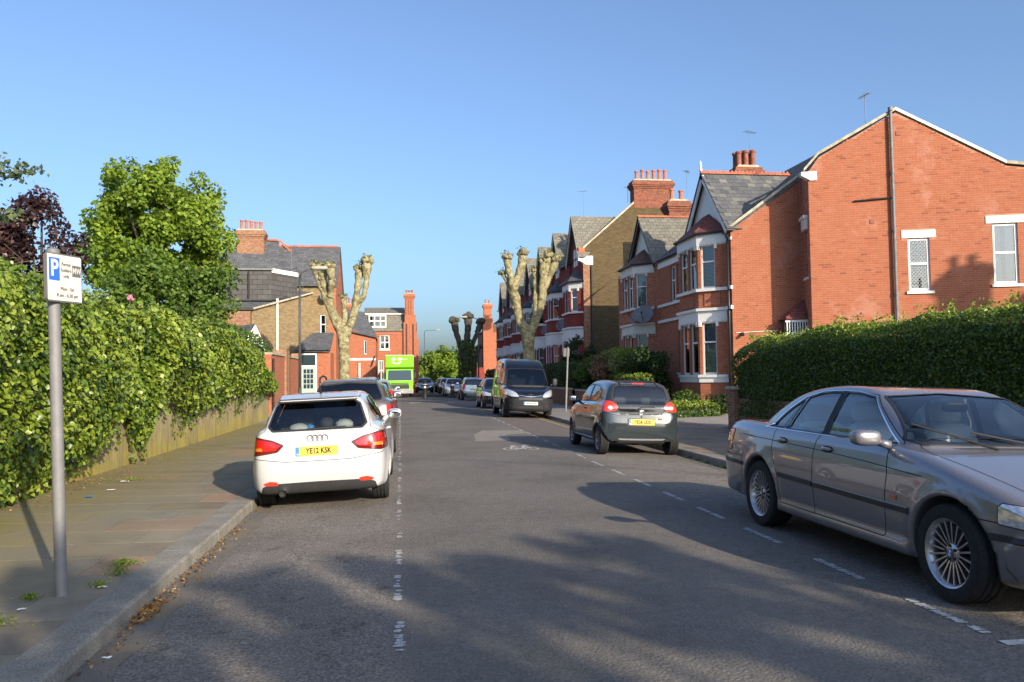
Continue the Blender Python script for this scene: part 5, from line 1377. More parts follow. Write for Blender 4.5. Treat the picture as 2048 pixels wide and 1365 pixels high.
def m_bark(name, cols, sc=5):
    t = NT(name); p = t.obj(); n = t.noise(p, sc, 6, .7); ns = t.n('TexNoise'); ns.inputs['Scale'].default_value = 2.5; t.l(p, ns.inputs['Vector']); wv = t.n('VectorMath'); wv.operation = 'MULTIPLY_ADD'; wv.inputs[1].default_value = (.5, .5, .5); t.l(ns.outputs['Color'], wv.inputs[0]); t.l(p, wv.inputs[2])
    v = t.n('TexVoronoi'); v.inputs['Scale'].default_value = sc; t.l(wv.outputs[0], v.inputs['Vector']); cs = t.n('SeparateColor'); t.l(v.outputs['Color'], cs.inputs[0])
    plate = t.ramp(cs.outputs[0], [(.15, cols[0]), (.45, cols[1]), (.8, cols[2])])
    t.set(Base_Color=t.mix(1.0, t.mix(.55, plate, t.ramp(n, [(.32, cols[0]), (.5, cols[1]), (.66, cols[2])])), t.ramp(t.noise(p, sc * 3.3, 4, .7), [(.3, .75), (.7, 1.15)]), 'MULTIPLY'), Roughness=.9); t.bump(n, 1.0, .05)
m_bark('bark_plane', [(.085, .072, .036), (.24, .212, .108), (.42, .385, .225)], 7); m_bark('bark_dark', [(.035, .03, .022), (.07, .06, .045), (.11, .095, .07)], 9)
simple('twig', (.12, .085, .05), .9); simple('rose_pink', (.75, .16, .30), .6); simple('ivy_stem', (.13, .10, .06), .9)

LEAF4 = np.array([(-.5, .0, 0), (0, -.42, .06), (.5, 0, .0), (0, .42, .06)])     # rhombus folded along its midrib
LEAF6 = np.array([(-.5, 0, .02), (-.18, -.40, .05), (.12, -.30, .03), (.52, 0, -.06), (.12, .30, .03), (-.18, .40, .05)])   # lobed
def leaves(pts, size, normal=None, spread=.8, shape=4, rng=None, droop=0.0, jitter=.35, tone=None):
    """numpy leaf cloud: vertices, triangles, per-face tone"""
    rng = rng or RNG; n = len(pts); L = LEAF4 if shape == 4 else LEAF6; k = len(L)
    N = rng.normal(size=(n, 3))
    if normal is not None: N = normal + N * spread
    N /= np.linalg.norm(N, axis=1, keepdims=True) + 1e-9
    A = rng.normal(size=(n, 3)); A[:, 2] -= droop; A -= N * (A * N).sum(1, keepdims=True); A /= np.linalg.norm(A, axis=1, keepdims=True) + 1e-9; B = np.cross(N, A)
    s = size * (1 + rng.uniform(-jitter, jitter, n))
    V = pts[:, None, :] + (A[:, None, :] * L[None, :, 0:1] + B[:, None, :] * L[None, :, 1:2] + N[:, None, :] * L[None, :, 2:3]) * s[:, None, None]
    V = V.reshape(-1, 3)
    T = np.array([(0, 1, 2), (0, 2, 3)]) if k == 4 else np.array([(0, 1, 2), (0, 2, 3), (0, 3, 4), (0, 4, 5)])
    F = (np.arange(n)[:, None, None] * k + T[None]).reshape(-1, 3)
    t = rng.uniform(0, 1, n) if tone is None else np.clip(tone + rng.normal(0, .18, n), 0, 1)
    return V, F, np.repeat(t, len(T))
def foliage(name, VFT, mat, parent, kind='stuff'):
    V = np.vstack([v for v, f, t in VFT]); off = 0; Fs = []
    for v, f, t in VFT: Fs.append(f + off); off += len(v)
    o = wloc(parent) if parent else Vector((0, 0, 0)); me = mesh_np(name, V - np.array(o), np.vstack(Fs), MATS[mat], smooth=True, rnd=np.concatenate([t for v, f, t in VFT]))
    ob = link(name, me, parent)
    if kind: ob['kind'] = kind
    return ob

def clumps(c, r, n, cr, rng, fill=.35, flat=1.0):
    """clump centres over an uneven ellipsoid crown"""
    d = rng.normal(size=(n, 3)); d /= np.linalg.norm(d, axis=1, keepdims=True); q = rng.uniform(fill, 1, n) ** .5
    ph = rng.uniform(0, 6.28, 3); lump = 1 + .08 * np.sin(d[:, 0] * 5 + ph[0]) + .09 * np.sin(d[:, 1] * 6 + ph[1]) + .09 * np.sin(d[:, 2] * 5 + ph[2])
    return np.array(c) + d * np.array(r) * (q * lump)[:, None], rng.uniform(cr * .6, cr * 1.25, n)
def crown_points(C, R, per, rng, thr=None):
    P, N, T = [], [], []
    for c, r in zip(C, R):
        k = int(per * (r / R.mean()) ** 2); d = rng.normal(size=(k, 3)); d /= np.linalg.norm(d, axis=1, keepdims=True); d[:, 2] = d[:, 2] * .9
        P.append(c + d * r * rng.uniform(.45, 1.05, k)[:, None]); nn = d * .8; nn[:, 2] += .55; N.append(nn); T.append(np.full(k, rng.uniform(.25, .75)))
    return np.vstack(P), np.vstack(N), np.concatenate(T)

def tree(name, label, base, trunk_h, tr, crown_c, crown_r, nclump, cr, per, leaf, mat, bark='bark_dark', seed=1, group=None, cat='tree', droop=.6, shape=4, limbs=9, fill=.3):
    rng = np.random.default_rng(seed); root = empty(name, base, 0, label, cat, group)
    C, R = clumps(crown_c, crown_r, nclump, cr, rng, fill); b = Vector(base)
    mb = MB(); top = Vector((crown_c[0], crown_c[1], crown_c[2])); f = b + (top - b) * .45
    mb.tube([b, b + (f - b) * .5 + Vector((.06, .04, 0)), f, top], [tr * 1.25, tr, tr * .85, tr * .35], 9)
    for k in rng.choice(len(C), min(limbs, len(C)), replace=False):
        s = f + (top - f) * float(rng.uniform(0, .8)); e = Vector(C[k]); m = (s + e) / 2 + Vector((0, 0, -.15)); mb.tube([s, m, e], [tr * .42, tr * .25, tr * .08], 6)
    mb.build('trunk', MATS[bark], root, smooth=True)
    P, N, T = crown_points(C, R, per, rng); foliage('crown', [leaves(P, leaf, N, .75, shape, rng, droop, tone=T)], mat, root)
    return root

# --- ivy over the rendered garden wall on the left
WX, WY0, WY1 = -4.75, -3.0, 30.2
def m_lichen():
    t = NT('render_lichen'); p = t.pos(); z = t.n('SeparateXYZ'); t.l(p, z.inputs[0]); n = t.noise(p, 1.3, 6, .7); f = t.noise(p, 22, 4, .7)
    m = t.n('MapRange'); m.inputs[1].default_value = .9; m.inputs[2].default_value = .15; t.l(z.outputs[2], m.inputs[0])
    col = t.mix(t.math('MULTIPLY', m.outputs[0], t.ramp(n, [(.28, .4), (.55, 1.0)])), t.ramp(f, [(.3, (.27, .23, .15)), (.7, (.43, .37, .25))]), (.35, .29, .06))
    st = t.n('Mapping'); st.inputs['Scale'].default_value = (3, 3, .35); t.l(p, st.inputs['Vector']); col = t.mix(1.0, col, t.ramp(t.noise(st.outputs[0], 2.2, 6, .75), [(.32, .55), (.55, 1.05), (.75, 1.15)]), 'MULTIPLY')
    t.set(Base_Color=t.mix(1.0, col, t.ramp(n, [(.3, .7), (.7, 1.12)]), 'MULTIPLY'), Roughness=.92); t.bump(f, .6, .012)
m_lichen()
mb = MB(); mb.box(WX - .24, WX, WY0, WY1, -.1, 1.75); mb.box(WX - .3, WX + .05, WY0, WY1, 1.752, 1.84); tag(mb.build('garden_wall', MATS['render_lichen']), 'rendered garden wall with yellow lichen under the ivy', 'wall')
def ivy():
    rng = np.random.default_rng(11)
    root = empty('ivy', (WX, 10, 0), 0, 'sprawling bright green ivy hanging over the garden wall', 'ivy')
    # lower fringe height and bulge along the wall
    ys = np.array([-3, 9.0, 10.7, 11.8, 12.7, 13.2, 13.9, 14.7, 15.3, 15.9, 16.8, 17.6, 19.0, 20.5, 22.5, 24.0, 26, 28, 30.2]); zb = np.array([.12, .16, .2, .26, .42, .88, 1.08, .72, .46, 1.05, 1.22, .95, .85, .88, 1.05, 1.12, 1.25, 1.2, 1.1])
    top = lambda y: 2.78 + .07 * np.sin(y * 1.3) + .06 * np.sin(y * 2.9 + 1) - np.clip((y - 22.5) / 6.5, 0, 1) ** 2 * 1.35
    bot = lambda y: np.interp(y, ys, zb)
    def bulge(y, t):      # t 0 bottom .. 1 top of the face
        return .16 + .42 * np.sin(np.clip(t, 0, 1) * 2.7) ** .8 * (1 + .35 * np.sin(y * 1.1 + t * 3) + .25 * np.sin(y * 2.7 - t * 5)) * np.clip((30.6 - y) / 5, .4, 1)
    P, N, T = [], [], []
    def face(n, y0, y1, depth):
        y = rng.uniform(y0, y1, n); t = rng.uniform(-.02, 1, n) ** .85; b = bot(y) + rng.normal(0, .09, n); z = b + (top(y) - b) * t; x = WX + bulge(y, t) * rng.uniform(depth, 1.02, n)
        P.append(np.stack([x, y, z], 1)); nn = np.stack([np.full(n, .9), rng.normal(-.15, .1, n), .25 + .6 * t], 1); N.append(nn)
        x += .07 * np.sin(y * 6.1 + 2 * np.sin(z * 3)) * np.sin(z * 7.3 + y); P[-1][:, 0] = x; T.append(.60 + .20 * np.sin(y * 1.9 + z * 2.3) * np.sin(z * 3.1 - y) + .16 * np.sin(y * 6.1 + 2 * np.sin(z * 3)) * np.sin(z * 7.3 + y) + .08 * t + rng.normal(0, .12, n))  # shade painted into tone: hollows darker, bulges and top lighter
    face(20000, 8.2, 16, .70); face(6000, 8.2, 16, .35); face(13000, 16, 30.2, .75); face(3500, 16, 30.2, .4); face(3000, -2, 8.2, .7)
    n = 9000; y = rng.uniform(8, 29.5, n); x = rng.uniform(WX - 1.0, WX + .3, n); z = top(y) + .10 * rng.normal(0, 1, n) * .6 + .10 * np.sin(x * 4 + y * 2) + np.where(x < WX - .1, .04 * np.sin(y * 3), 0)
    P.append(np.stack([x, y, z], 1)); N.append(np.stack([np.full(n, .3), np.full(n, -.25), np.full(n, .9)], 1)); T.append(np.full(n, .62))
    for k in range(70):      # trailing strands
        y0 = rng.uniform(9, 29); l = rng.uniform(.2, .75); m = int(l * 36); q = rng.uniform(0, 1, m); b = bot(np.array([y0]))[0]
        P.append(np.stack([WX + .05 + .10 * rng.uniform(0, 1, m), y0 + .05 * rng.normal(0, 1, m), np.maximum(.1, b + .15 - l * q)], 1)); N.append(np.tile((1., -.2, .2), (m, 1))); T.append(np.full(m, .45))
    P, N, T = np.vstack(P), np.vstack(N), np.concatenate(T)
    near = (P[:, 1] > 9.8) & (P[:, 1] < 13.2) & (P[:, 0] > WX + .30) & (P[:, 2] < 2.6); idx = np.where(near)[0]; rng.shuffle(idx); own = idx[:300]; mask = np.ones(len(P), bool); mask[own] = False
    nearp = P[:, 1] < 14
    V = [leaves(P[mask & nearp], .068, N[mask & nearp], .55, 6, rng, 1.1, tone=T[mask & nearp]), leaves(P[mask & ~nearp], .086, N[mask & ~nearp], .6, 4, rng, 1.0, tone=T[mask & ~nearp])]
    foliage('ivy_leaves', V, 'leaf_ivy', root)
    mes = []
    for q in range(12):
        v, f, t = leaves(np.zeros((1, 3)), .078, np.array([[.9, -.2, .45]]), .4, 6, rng, 1.1, .1); mes.append(mesh_np('leaf', v, f, MATS['leaf_ivy'], smooth=True, rnd=np.full(len(f), rng.uniform(.3, .95))))
    for i, k in enumerate(own): link('leaf', mes[i % 12], root, Vector(P[k]) + Vector((.03, 0, 0)) - root.location)
    mb = MB()
    for k in range(46):
        y0 = rng.uniform(8.5, 29); l = rng.uniform(.3, .9); b = bot(np.array([y0]))[0] + .5; pts = [(WX + .02 + .03 * math.sin(j * 1.7), y0 + .04 * math.sin(j * 2.1 + k), max(.09, b - l * j / 5)) for j in range(6)]; mb.tube(pts, .006, 4)
    for k in range(26):      # long shoots rising out of the top
        y0 = rng.uniform(9.5, 26); x0 = WX + rng.uniform(-.6, .1); h = rng.uniform(.15, .5); z0 = float(top(y0)); mb.tube([(x0, y0, z0 - .1), (x0 + rng.uniform(-.1, .1), y0 + rng.uniform(-.1, .1), z0 + h * .6), (x0 + rng.uniform(-.2, .2), y0 + rng.uniform(-.25, .25), z0 + h)], .005, 4)
    tag(mb.build('stems', MATS['ivy_stem'], root), kind='stuff')
    # dense inner mass so that the wall top does not show through
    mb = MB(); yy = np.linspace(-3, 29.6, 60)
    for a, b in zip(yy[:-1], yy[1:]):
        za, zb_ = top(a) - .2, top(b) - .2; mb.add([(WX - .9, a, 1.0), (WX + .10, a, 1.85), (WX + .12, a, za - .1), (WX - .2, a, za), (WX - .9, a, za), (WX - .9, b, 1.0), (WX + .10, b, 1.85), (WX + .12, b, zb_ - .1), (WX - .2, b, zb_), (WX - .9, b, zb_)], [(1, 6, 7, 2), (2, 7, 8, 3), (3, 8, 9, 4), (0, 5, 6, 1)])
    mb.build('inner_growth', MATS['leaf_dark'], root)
    return root, top
IVY, ivy_top = ivy()
for i, (x, y, z, r, nm) in enumerate(((-4.75, 15.0, 3.02, .055, 'largest pink rose on top of the ivy'), (-4.8, 15.75, 2.96, .035, 'upper of two small pink roses on the ivy'), (-4.7, 15.7, 2.82, .035, 'lower of two small pink roses on the ivy'))):
    o = empty('pink_rose', (x, y, z - .12), 0, nm, 'rose', 'pink roses on the ivy'); mb = MB()
    for k in range(9):
        a = k * 2.4; q = r * (.25 + .08 * k); superell(mb, (x + q * math.cos(a) * .8, y + q * math.sin(a) * .8, z + .01 * (4 - k * .8)), (r * .55, r * .55, r * .4), 1.0, 7, 5)
    mb.build('petals', MATS['rose_pink'], o, smooth=True); mb = MB(); mb.tube([(x, y, z - .35), (x, y, z)], .006, 4); mb.build('stem', MATS['ivy_stem'], o)

# --- hedges
def hedge(name, label, x0, x1, y0, y1, z0, z1, n, leaf, mat, seed, group=None, rough=.05, lit_top_tone=.85, core='leaf_dark', sprigs=0, faces='wesnt', droop=.2, side_tone=.38, shapef=None, R=.16):
    rng = np.random.default_rng(seed); root = empty(name, ((x0 + x1) / 2, (y0 + y1) / 2, z0), 0, label, 'hedge', group)
    A = {'w': (y1 - y0) * (z1 - z0), 'e': (y1 - y0) * (z1 - z0), 's': (x1 - x0) * (z1 - z0), 'n': (x1 - x0) * (z1 - z0), 't': (x1 - x0) * (y1 - y0)}; tot = sum(A[f] for f in faces); P, N, T = [], [], []
    zt = lambda x, y: z1 + (shapef(x, y) if shapef else 0)
    for f in faces:
        m = int(n * A[f] / tot); u, v = rng.uniform(0, 1, m), rng.uniform(0, 1, m); dep = np.abs(rng.normal(0, rough, m)) * -1 + rough * .9
        X = x0 + (x1 - x0) * u; Y = y0 + (y1 - y0) * v; lump = .04 * np.sin(Y * 2.3 + X) + .03 * np.sin(Y * 5.1)
        if f == 't': ex = np.clip(1 - (X - x0) / R, 0, 1); q = np.sqrt(1 - ex * ex); Z = zt(X, Y) + dep + lump - R * (1 - q); nn = np.stack([-ex, 0 * ex, q], 1); tn = lit_top_tone
        else:
            if f == 'w': Y = y0 + (y1 - y0) * u; X = x0 - dep - .03 * np.sin(Y * 2.1 + v * 5); nn = (-1, 0, .25)
            if f == 'e': Y = y0 + (y1 - y0) * u; X = x1 + dep; nn = (1, 0, .25)
            if f == 's': Y = y0 - dep - .03 * np.sin(X * 3 + v * 4); nn = (0, -1, .25)
            if f == 'n': Y = y1 + dep; nn = (0, 1, .25)
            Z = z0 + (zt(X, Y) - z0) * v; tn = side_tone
            if f == 'w': hh = np.clip((Z - (zt(X, Y) - R)) / R, 0, .995); q = np.sqrt(1 - hh * hh); X = X + R * (1 - q); nn = np.stack([-q, 0 * q, hh + .2], 1); tn = np.where(hh > .55, lit_top_tone, side_tone)  # top leaves toned lighter, sunlight painted into the leaf colour
        # round the top edges
        rr = .16; ex = np.clip(1 - (x1 - X) / rr, 0, 1); ey = np.clip(1 - np.minimum(Y - y0, y1 - Y) / rr, 0, 1); Z = Z - (np.maximum(ex, ey) ** 2) * rr * .55 * np.clip((Z - z1 + .5) / .5, 0, 1)
        P.append(np.stack([X, Y, Z], 1)); N.append(np.asarray(nn, float) if np.ndim(nn) == 2 else np.tile(nn, (m, 1)).astype(float)); T.append(np.zeros(m) + tn)
    for k in range(sprigs):
        a = rng.uniform(x0 + .1, x1 - .1); b = rng.uniform(y0 + .1, y1 - .1); h = rng.uniform(.06, .30); m = int(6 + h * 70); q = rng.uniform(0, 1, m); P.append(np.stack([a + .04 * rng.normal(0, 1, m) + .1 * q * rng.normal(), b + .04 * rng.normal(0, 1, m) + .1 * q * rng.normal(), zt(a, b) + h * q], 1)); N.append(rng.normal(size=(m, 3)) * .4 + (0, 0, .5)); T.append(np.full(m, .9))
    P, N, T = np.vstack(P), np.vstack(N), np.concatenate(T)
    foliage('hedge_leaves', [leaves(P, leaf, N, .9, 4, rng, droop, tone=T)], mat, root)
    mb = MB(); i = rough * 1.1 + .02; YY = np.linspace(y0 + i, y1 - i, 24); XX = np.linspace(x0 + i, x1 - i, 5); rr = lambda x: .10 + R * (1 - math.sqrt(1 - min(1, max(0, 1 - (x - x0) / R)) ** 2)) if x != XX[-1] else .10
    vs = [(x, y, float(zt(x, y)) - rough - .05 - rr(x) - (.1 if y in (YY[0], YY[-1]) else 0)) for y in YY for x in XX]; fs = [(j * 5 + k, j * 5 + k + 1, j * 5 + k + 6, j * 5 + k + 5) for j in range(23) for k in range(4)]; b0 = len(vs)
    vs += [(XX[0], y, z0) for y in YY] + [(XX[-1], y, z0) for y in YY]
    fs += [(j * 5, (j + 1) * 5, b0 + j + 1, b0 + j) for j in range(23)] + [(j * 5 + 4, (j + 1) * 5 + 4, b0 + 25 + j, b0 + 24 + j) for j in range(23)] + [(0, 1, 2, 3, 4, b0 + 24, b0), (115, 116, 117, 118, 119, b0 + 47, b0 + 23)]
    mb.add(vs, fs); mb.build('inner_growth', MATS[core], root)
    return root
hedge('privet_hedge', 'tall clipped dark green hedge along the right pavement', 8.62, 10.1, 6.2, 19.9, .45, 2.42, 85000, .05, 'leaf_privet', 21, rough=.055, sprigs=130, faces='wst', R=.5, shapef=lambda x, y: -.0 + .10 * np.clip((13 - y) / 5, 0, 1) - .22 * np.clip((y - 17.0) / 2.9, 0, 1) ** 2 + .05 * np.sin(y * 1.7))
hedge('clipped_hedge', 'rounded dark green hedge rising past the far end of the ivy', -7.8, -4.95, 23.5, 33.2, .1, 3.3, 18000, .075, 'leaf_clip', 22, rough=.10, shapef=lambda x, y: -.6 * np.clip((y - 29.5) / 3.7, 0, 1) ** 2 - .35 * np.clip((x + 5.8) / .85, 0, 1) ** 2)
hedge('golden_hedge', 'sunlit yellow green hedge in front of the twin house', 9.3, 10.3, 33.2, 36.6, .1, 2.6, 9000, .085, 'leaf_gold', 23, rough=.10)
hedge('low_hedge', 'low clipped hedge under the sunlit yellow green hedge', 8.9, 9.6, 29.6, 32.8, .1, 1.5, 5000, .07, 'leaf_privet', 24, rough=.05)
hedge('street_hedge', 'dark front garden hedge beside the black van', 8.3, 9.3, 38.0, 47.5, .1, 2.1, 8000, .11, 'leaf_dark', 25, rough=.10)
hedge('far_hedge', 'dark rounded hedge before the far end of the terrace', 7.9, 9.2, 62, 74, .0, 2.0, 5000, .16, 'leaf_dark', 26, rough=.12)
hedge('narrow_hedge', 'small bright hedge behind the left pollarded tree', -4.6, -3.9, 58.4, 61.0, .0, 2.7, 2500, .14, 'leaf_mid', 27, rough=.1)
hedge('box_hedge', 'knee-high hedge at the foot of the corner house bay', 9.0, 10.5, 25.4, 26.4, .1, .55, 2600, .06, 'leaf_privet', 28, rough=.05)
# --- shrubs
def shrub(name, label, c, r, n, leaf, mat, seed, group='front garden shrubs'):
    rng = np.random.default_rng(seed); root = empty(name, (c[0], c[1], .1), 0, label, 'shrub', group); C, R = clumps(c, r, 22, min(r) * .45, rng, .25)
    P, N, T = crown_points(C, R, n // 22, rng); foliage('leaves', [leaves(P, leaf, N, .8, 4, rng, .3, tone=T)], mat, root)
    mb = MB()
    for k in range(6): e = Vector(C[k]); mb.tube([(c[0], c[1], .1), (e + Vector((c[0], c[1], .1))) / 2, e], [.04, .03, .012], 5)
    mb.build('stems', MATS['bark_dark'], root)
shrub('red_shrub', 'pinkish brown leaved shrub in front of the golden hedge', (9.05, 34.8, 1.9), (.55, .9, .75), 1700, .10, 'leaf_pink', 31)
shrub('variegated_shrub', 'pale variegated shrub beside the pinkish shrub', (9.3, 33.0, 1.75), (.5, .7, .6), 1300, .10, 'leaf_sage', 32)
shrub('dark_shrub', 'big dark evergreen shrub left of the corner house bay', (9.9, 31.0, 1.35), (.8, 1.2, 1.25), 3600, .11, 'leaf_dark', 33)
shrub('dark_shrub', 'dark shrub against the shaded bay of the twin house', (10.2, 34.0, 1.5), (.6, 1.0, 1.2), 2200, .11, 'leaf_dark', 34)
shrub('garden_shrub', 'leafy green shrub beside the parking sign on the right', (8.9, 37.2, 1.25), (.7, 1.4, 1.1), 2600, .11, 'leaf_mid', 35)
shrub('tall_shrub', 'tall dark shrub against the yellow end wall', (10.3, 45.5, 2.4), (1.0, 1.6, 1.5), 3400, .14, 'leaf_dark', 36)
shrub('low_shrub', 'low leafy shrub under the corner house bay window', (10.1, 27.6, .55), (.45, .9, .45), 1500, .08, 'leaf_mid', 37)
shrub('low_shrub', 'low dark shrub by the corner house drainpipe', (10.8, 26.1, .5), (.45, .5, .42), 1000, .08, 'leaf_dark', 38)
shrub('low_shrub', 'low grey green shrub left of the bay window', (9.6, 29.0, .6), (.5, .6, .5), 1300, .09, 'leaf_sage', 39)
# --- trees
tree('leafy_tree', 'large light green tree behind the ivy-covered wall', (-8.3, 28.0, 0), 3, .2, (-8.15, 28.0, 6.35), (2.25, 2.0, 2.5), 150, .52, 230, .135, 'leaf_lime', seed=48, droop=1.3, fill=.22, group='trees on the left')
tree('bushy_tree', 'darker mid green bushy tree in front of the light green tree', (-7.0, 25.5, 0), 2, .12, (-6.95, 25.5, 4.1), (1.75, 1.4, 1.2), 60, .46, 190, .115, 'leaf_bush', seed=42, group='trees on the left')
tree('copper_tree', 'dark purple leaved tree behind the parking sign', (-8.2, 19.8, 0), 2, .13, (-8.2, 19.8, 4.55), (.95, .9, 1.2), 40, .34, 120, .10, 'leaf_copper', seed=43, group='trees on the left', droop=.2)
tree('copper_tree', 'lower purple leaved tree at the left edge of the photo', (-8.7, 18.5, 0), 2, .12, (-8.75, 18.5, 4.15), (.75, .8, .85), 32, .34, 170, .11, 'leaf_copper', seed=44, group='trees on the left')
# hanging sprays of a tree just outside the left edge
def spray_tree():
    rng = np.random.default_rng(45); root = empty('feathery_tree', (-9.6, 13.6, 0), 0, 'feathery blue green branches reaching in at the left edge', 'tree', 'trees on the left')
    P, N = [], []; mb = MB(); mb.tube([(-9.6, 13.6, 0), (-9.5, 13.6, 3), (-9.3, 13.6, 5.2)], [.16, .12, .05], 8)
    for (a, b) in (((-9.3, 13.6, 4.3), (-5.68, 13.5, 4.92)), ((-9.3, 13.6, 3.7), (-5.95, 13.5, 4.2)), ((-9.3, 13.6, 4.7), (-6.15, 13.4, 4.98)), ((-9.3, 13.6, 4.4), (-7.2, 14.2, 5.3)), ((-9.3, 13.6, 3.8), (-7.4, 14.0, 4.4)), ((-9.3, 13.6, 4.2), (-8.3, 12.6, 5.6)), ((-9.4, 13.6, 4.6), (-10.8, 13.0, 5.6)), ((-9.4, 13.6, 4.0), (-10.6, 14.6, 4.7))):
        a, b = np.array(a), np.array(b); m = (a + b) / 2 + (0, 0, .12); mb.tube([tuple(a), tuple(m), tuple(b)], [.03, .018, .006], 5); k = int(np.linalg.norm(b - a) * 120); t = rng.uniform(.35, 1, k)[:, None]; w = .19 * np.sin(np.clip(t, 0, 1) * 2.9) + .05
        P.append((1 - t) ** 2 * a + 2 * t * (1 - t) * m + t * t * b + rng.normal(size=(k, 3)) * w * (.8, .6, .55)); N.append(rng.normal(size=(k, 3)))
    mb.build('trunk', MATS['bark_dark'], root); foliage('crown', [leaves(np.vstack(P), .085, np.vstack(N), .5, 4, rng, .2)], 'leaf_spray', root)
leaf_mat('leaf_spray', [(.05, .075, .05), (.09, .13, .075), (.16, .20, .09)], .25, .5, .3); spray_tree()
# tree behind the camera whose shade falls across the road
tree('shade_tree', 'broad leafy tree behind the viewpoint shading the near road', (9.0, -12.2, 0), 3, .22, (8.75, -12.3, 5.9), (4.1, 2.6, 1.6), 200, .28, 44, .20, 'leaf_mid', seed=46, group='street trees')
for i, (x, y, h, nm) in enumerate(((-9, -24, 7.5, 'added nearest tree on the left behind the viewpoint'), (-11, -36, 9, 'added farther tree on the left behind the viewpoint'), (11, -31, 8.5, 'added nearest big tree on the right behind the viewpoint'), (19, -36, 9.5, 'added farther big tree on the right behind the viewpoint'), (2, -44, 8.5, 'added tree in the middle behind the viewpoint'))):
    tree('added_tree_behind', nm, (x, y, 0), 3, .25, (x, y, h * .62), (3.6, 3.2, h * .38), 60, 1.0, 60, .42, 'leaf_mid', seed=130 + i, group='added trees behind the viewpoint')  # unseen trees, added to block low sky and darken reflections
# far trees
for i, (x, y, z, r, mt, nm) in enumerate(((6.3, 122, 2.9, (2.6, 2.8, 2.9), 'leaf_lime', 'round light green tree at the end of the street'), (3.2, 135, 2.6, (2.6, 3, 2.8), 'leaf_far', 'smaller tree left of the round tree at the street end'), (11.5, 128, 2.6, (2.8, 3, 3.2), 'leaf_far', 'tree right of the round tree at the street end'), (-.5, 150, 2.4, (3.0, 3, 2.6), 'leaf_far', 'distant tree just beyond the red mansard building'), (14.8, 140, 2.4, (3.2, 3, 3.0), 'leaf_far', 'distant tree behind the far pollarded trees'))):
    tree('far_tree', nm, (x, y, -1), 2, .22, (x, y, z), r, 60, .9, 70, .42, mt, seed=60 + i, group='trees at the end of the street')
def far_wood():
    rng = np.random.default_rng(70); C = np.stack([rng.uniform(-60, 90, 260), rng.uniform(165, 230, 260), rng.uniform(0, 5.0, 260)], 1); R = rng.uniform(2, 3.4, 260)
    P, N, T = crown_points(C, R, 34, rng); o = foliage('far_wood', [leaves(P, 1.3, N, .8, 4, rng, .2, tone=T)], 'leaf_far', None); o['label'] = 'hazy green trees closing the far end of the street'; o['category'] = 'wood'
far_wood()
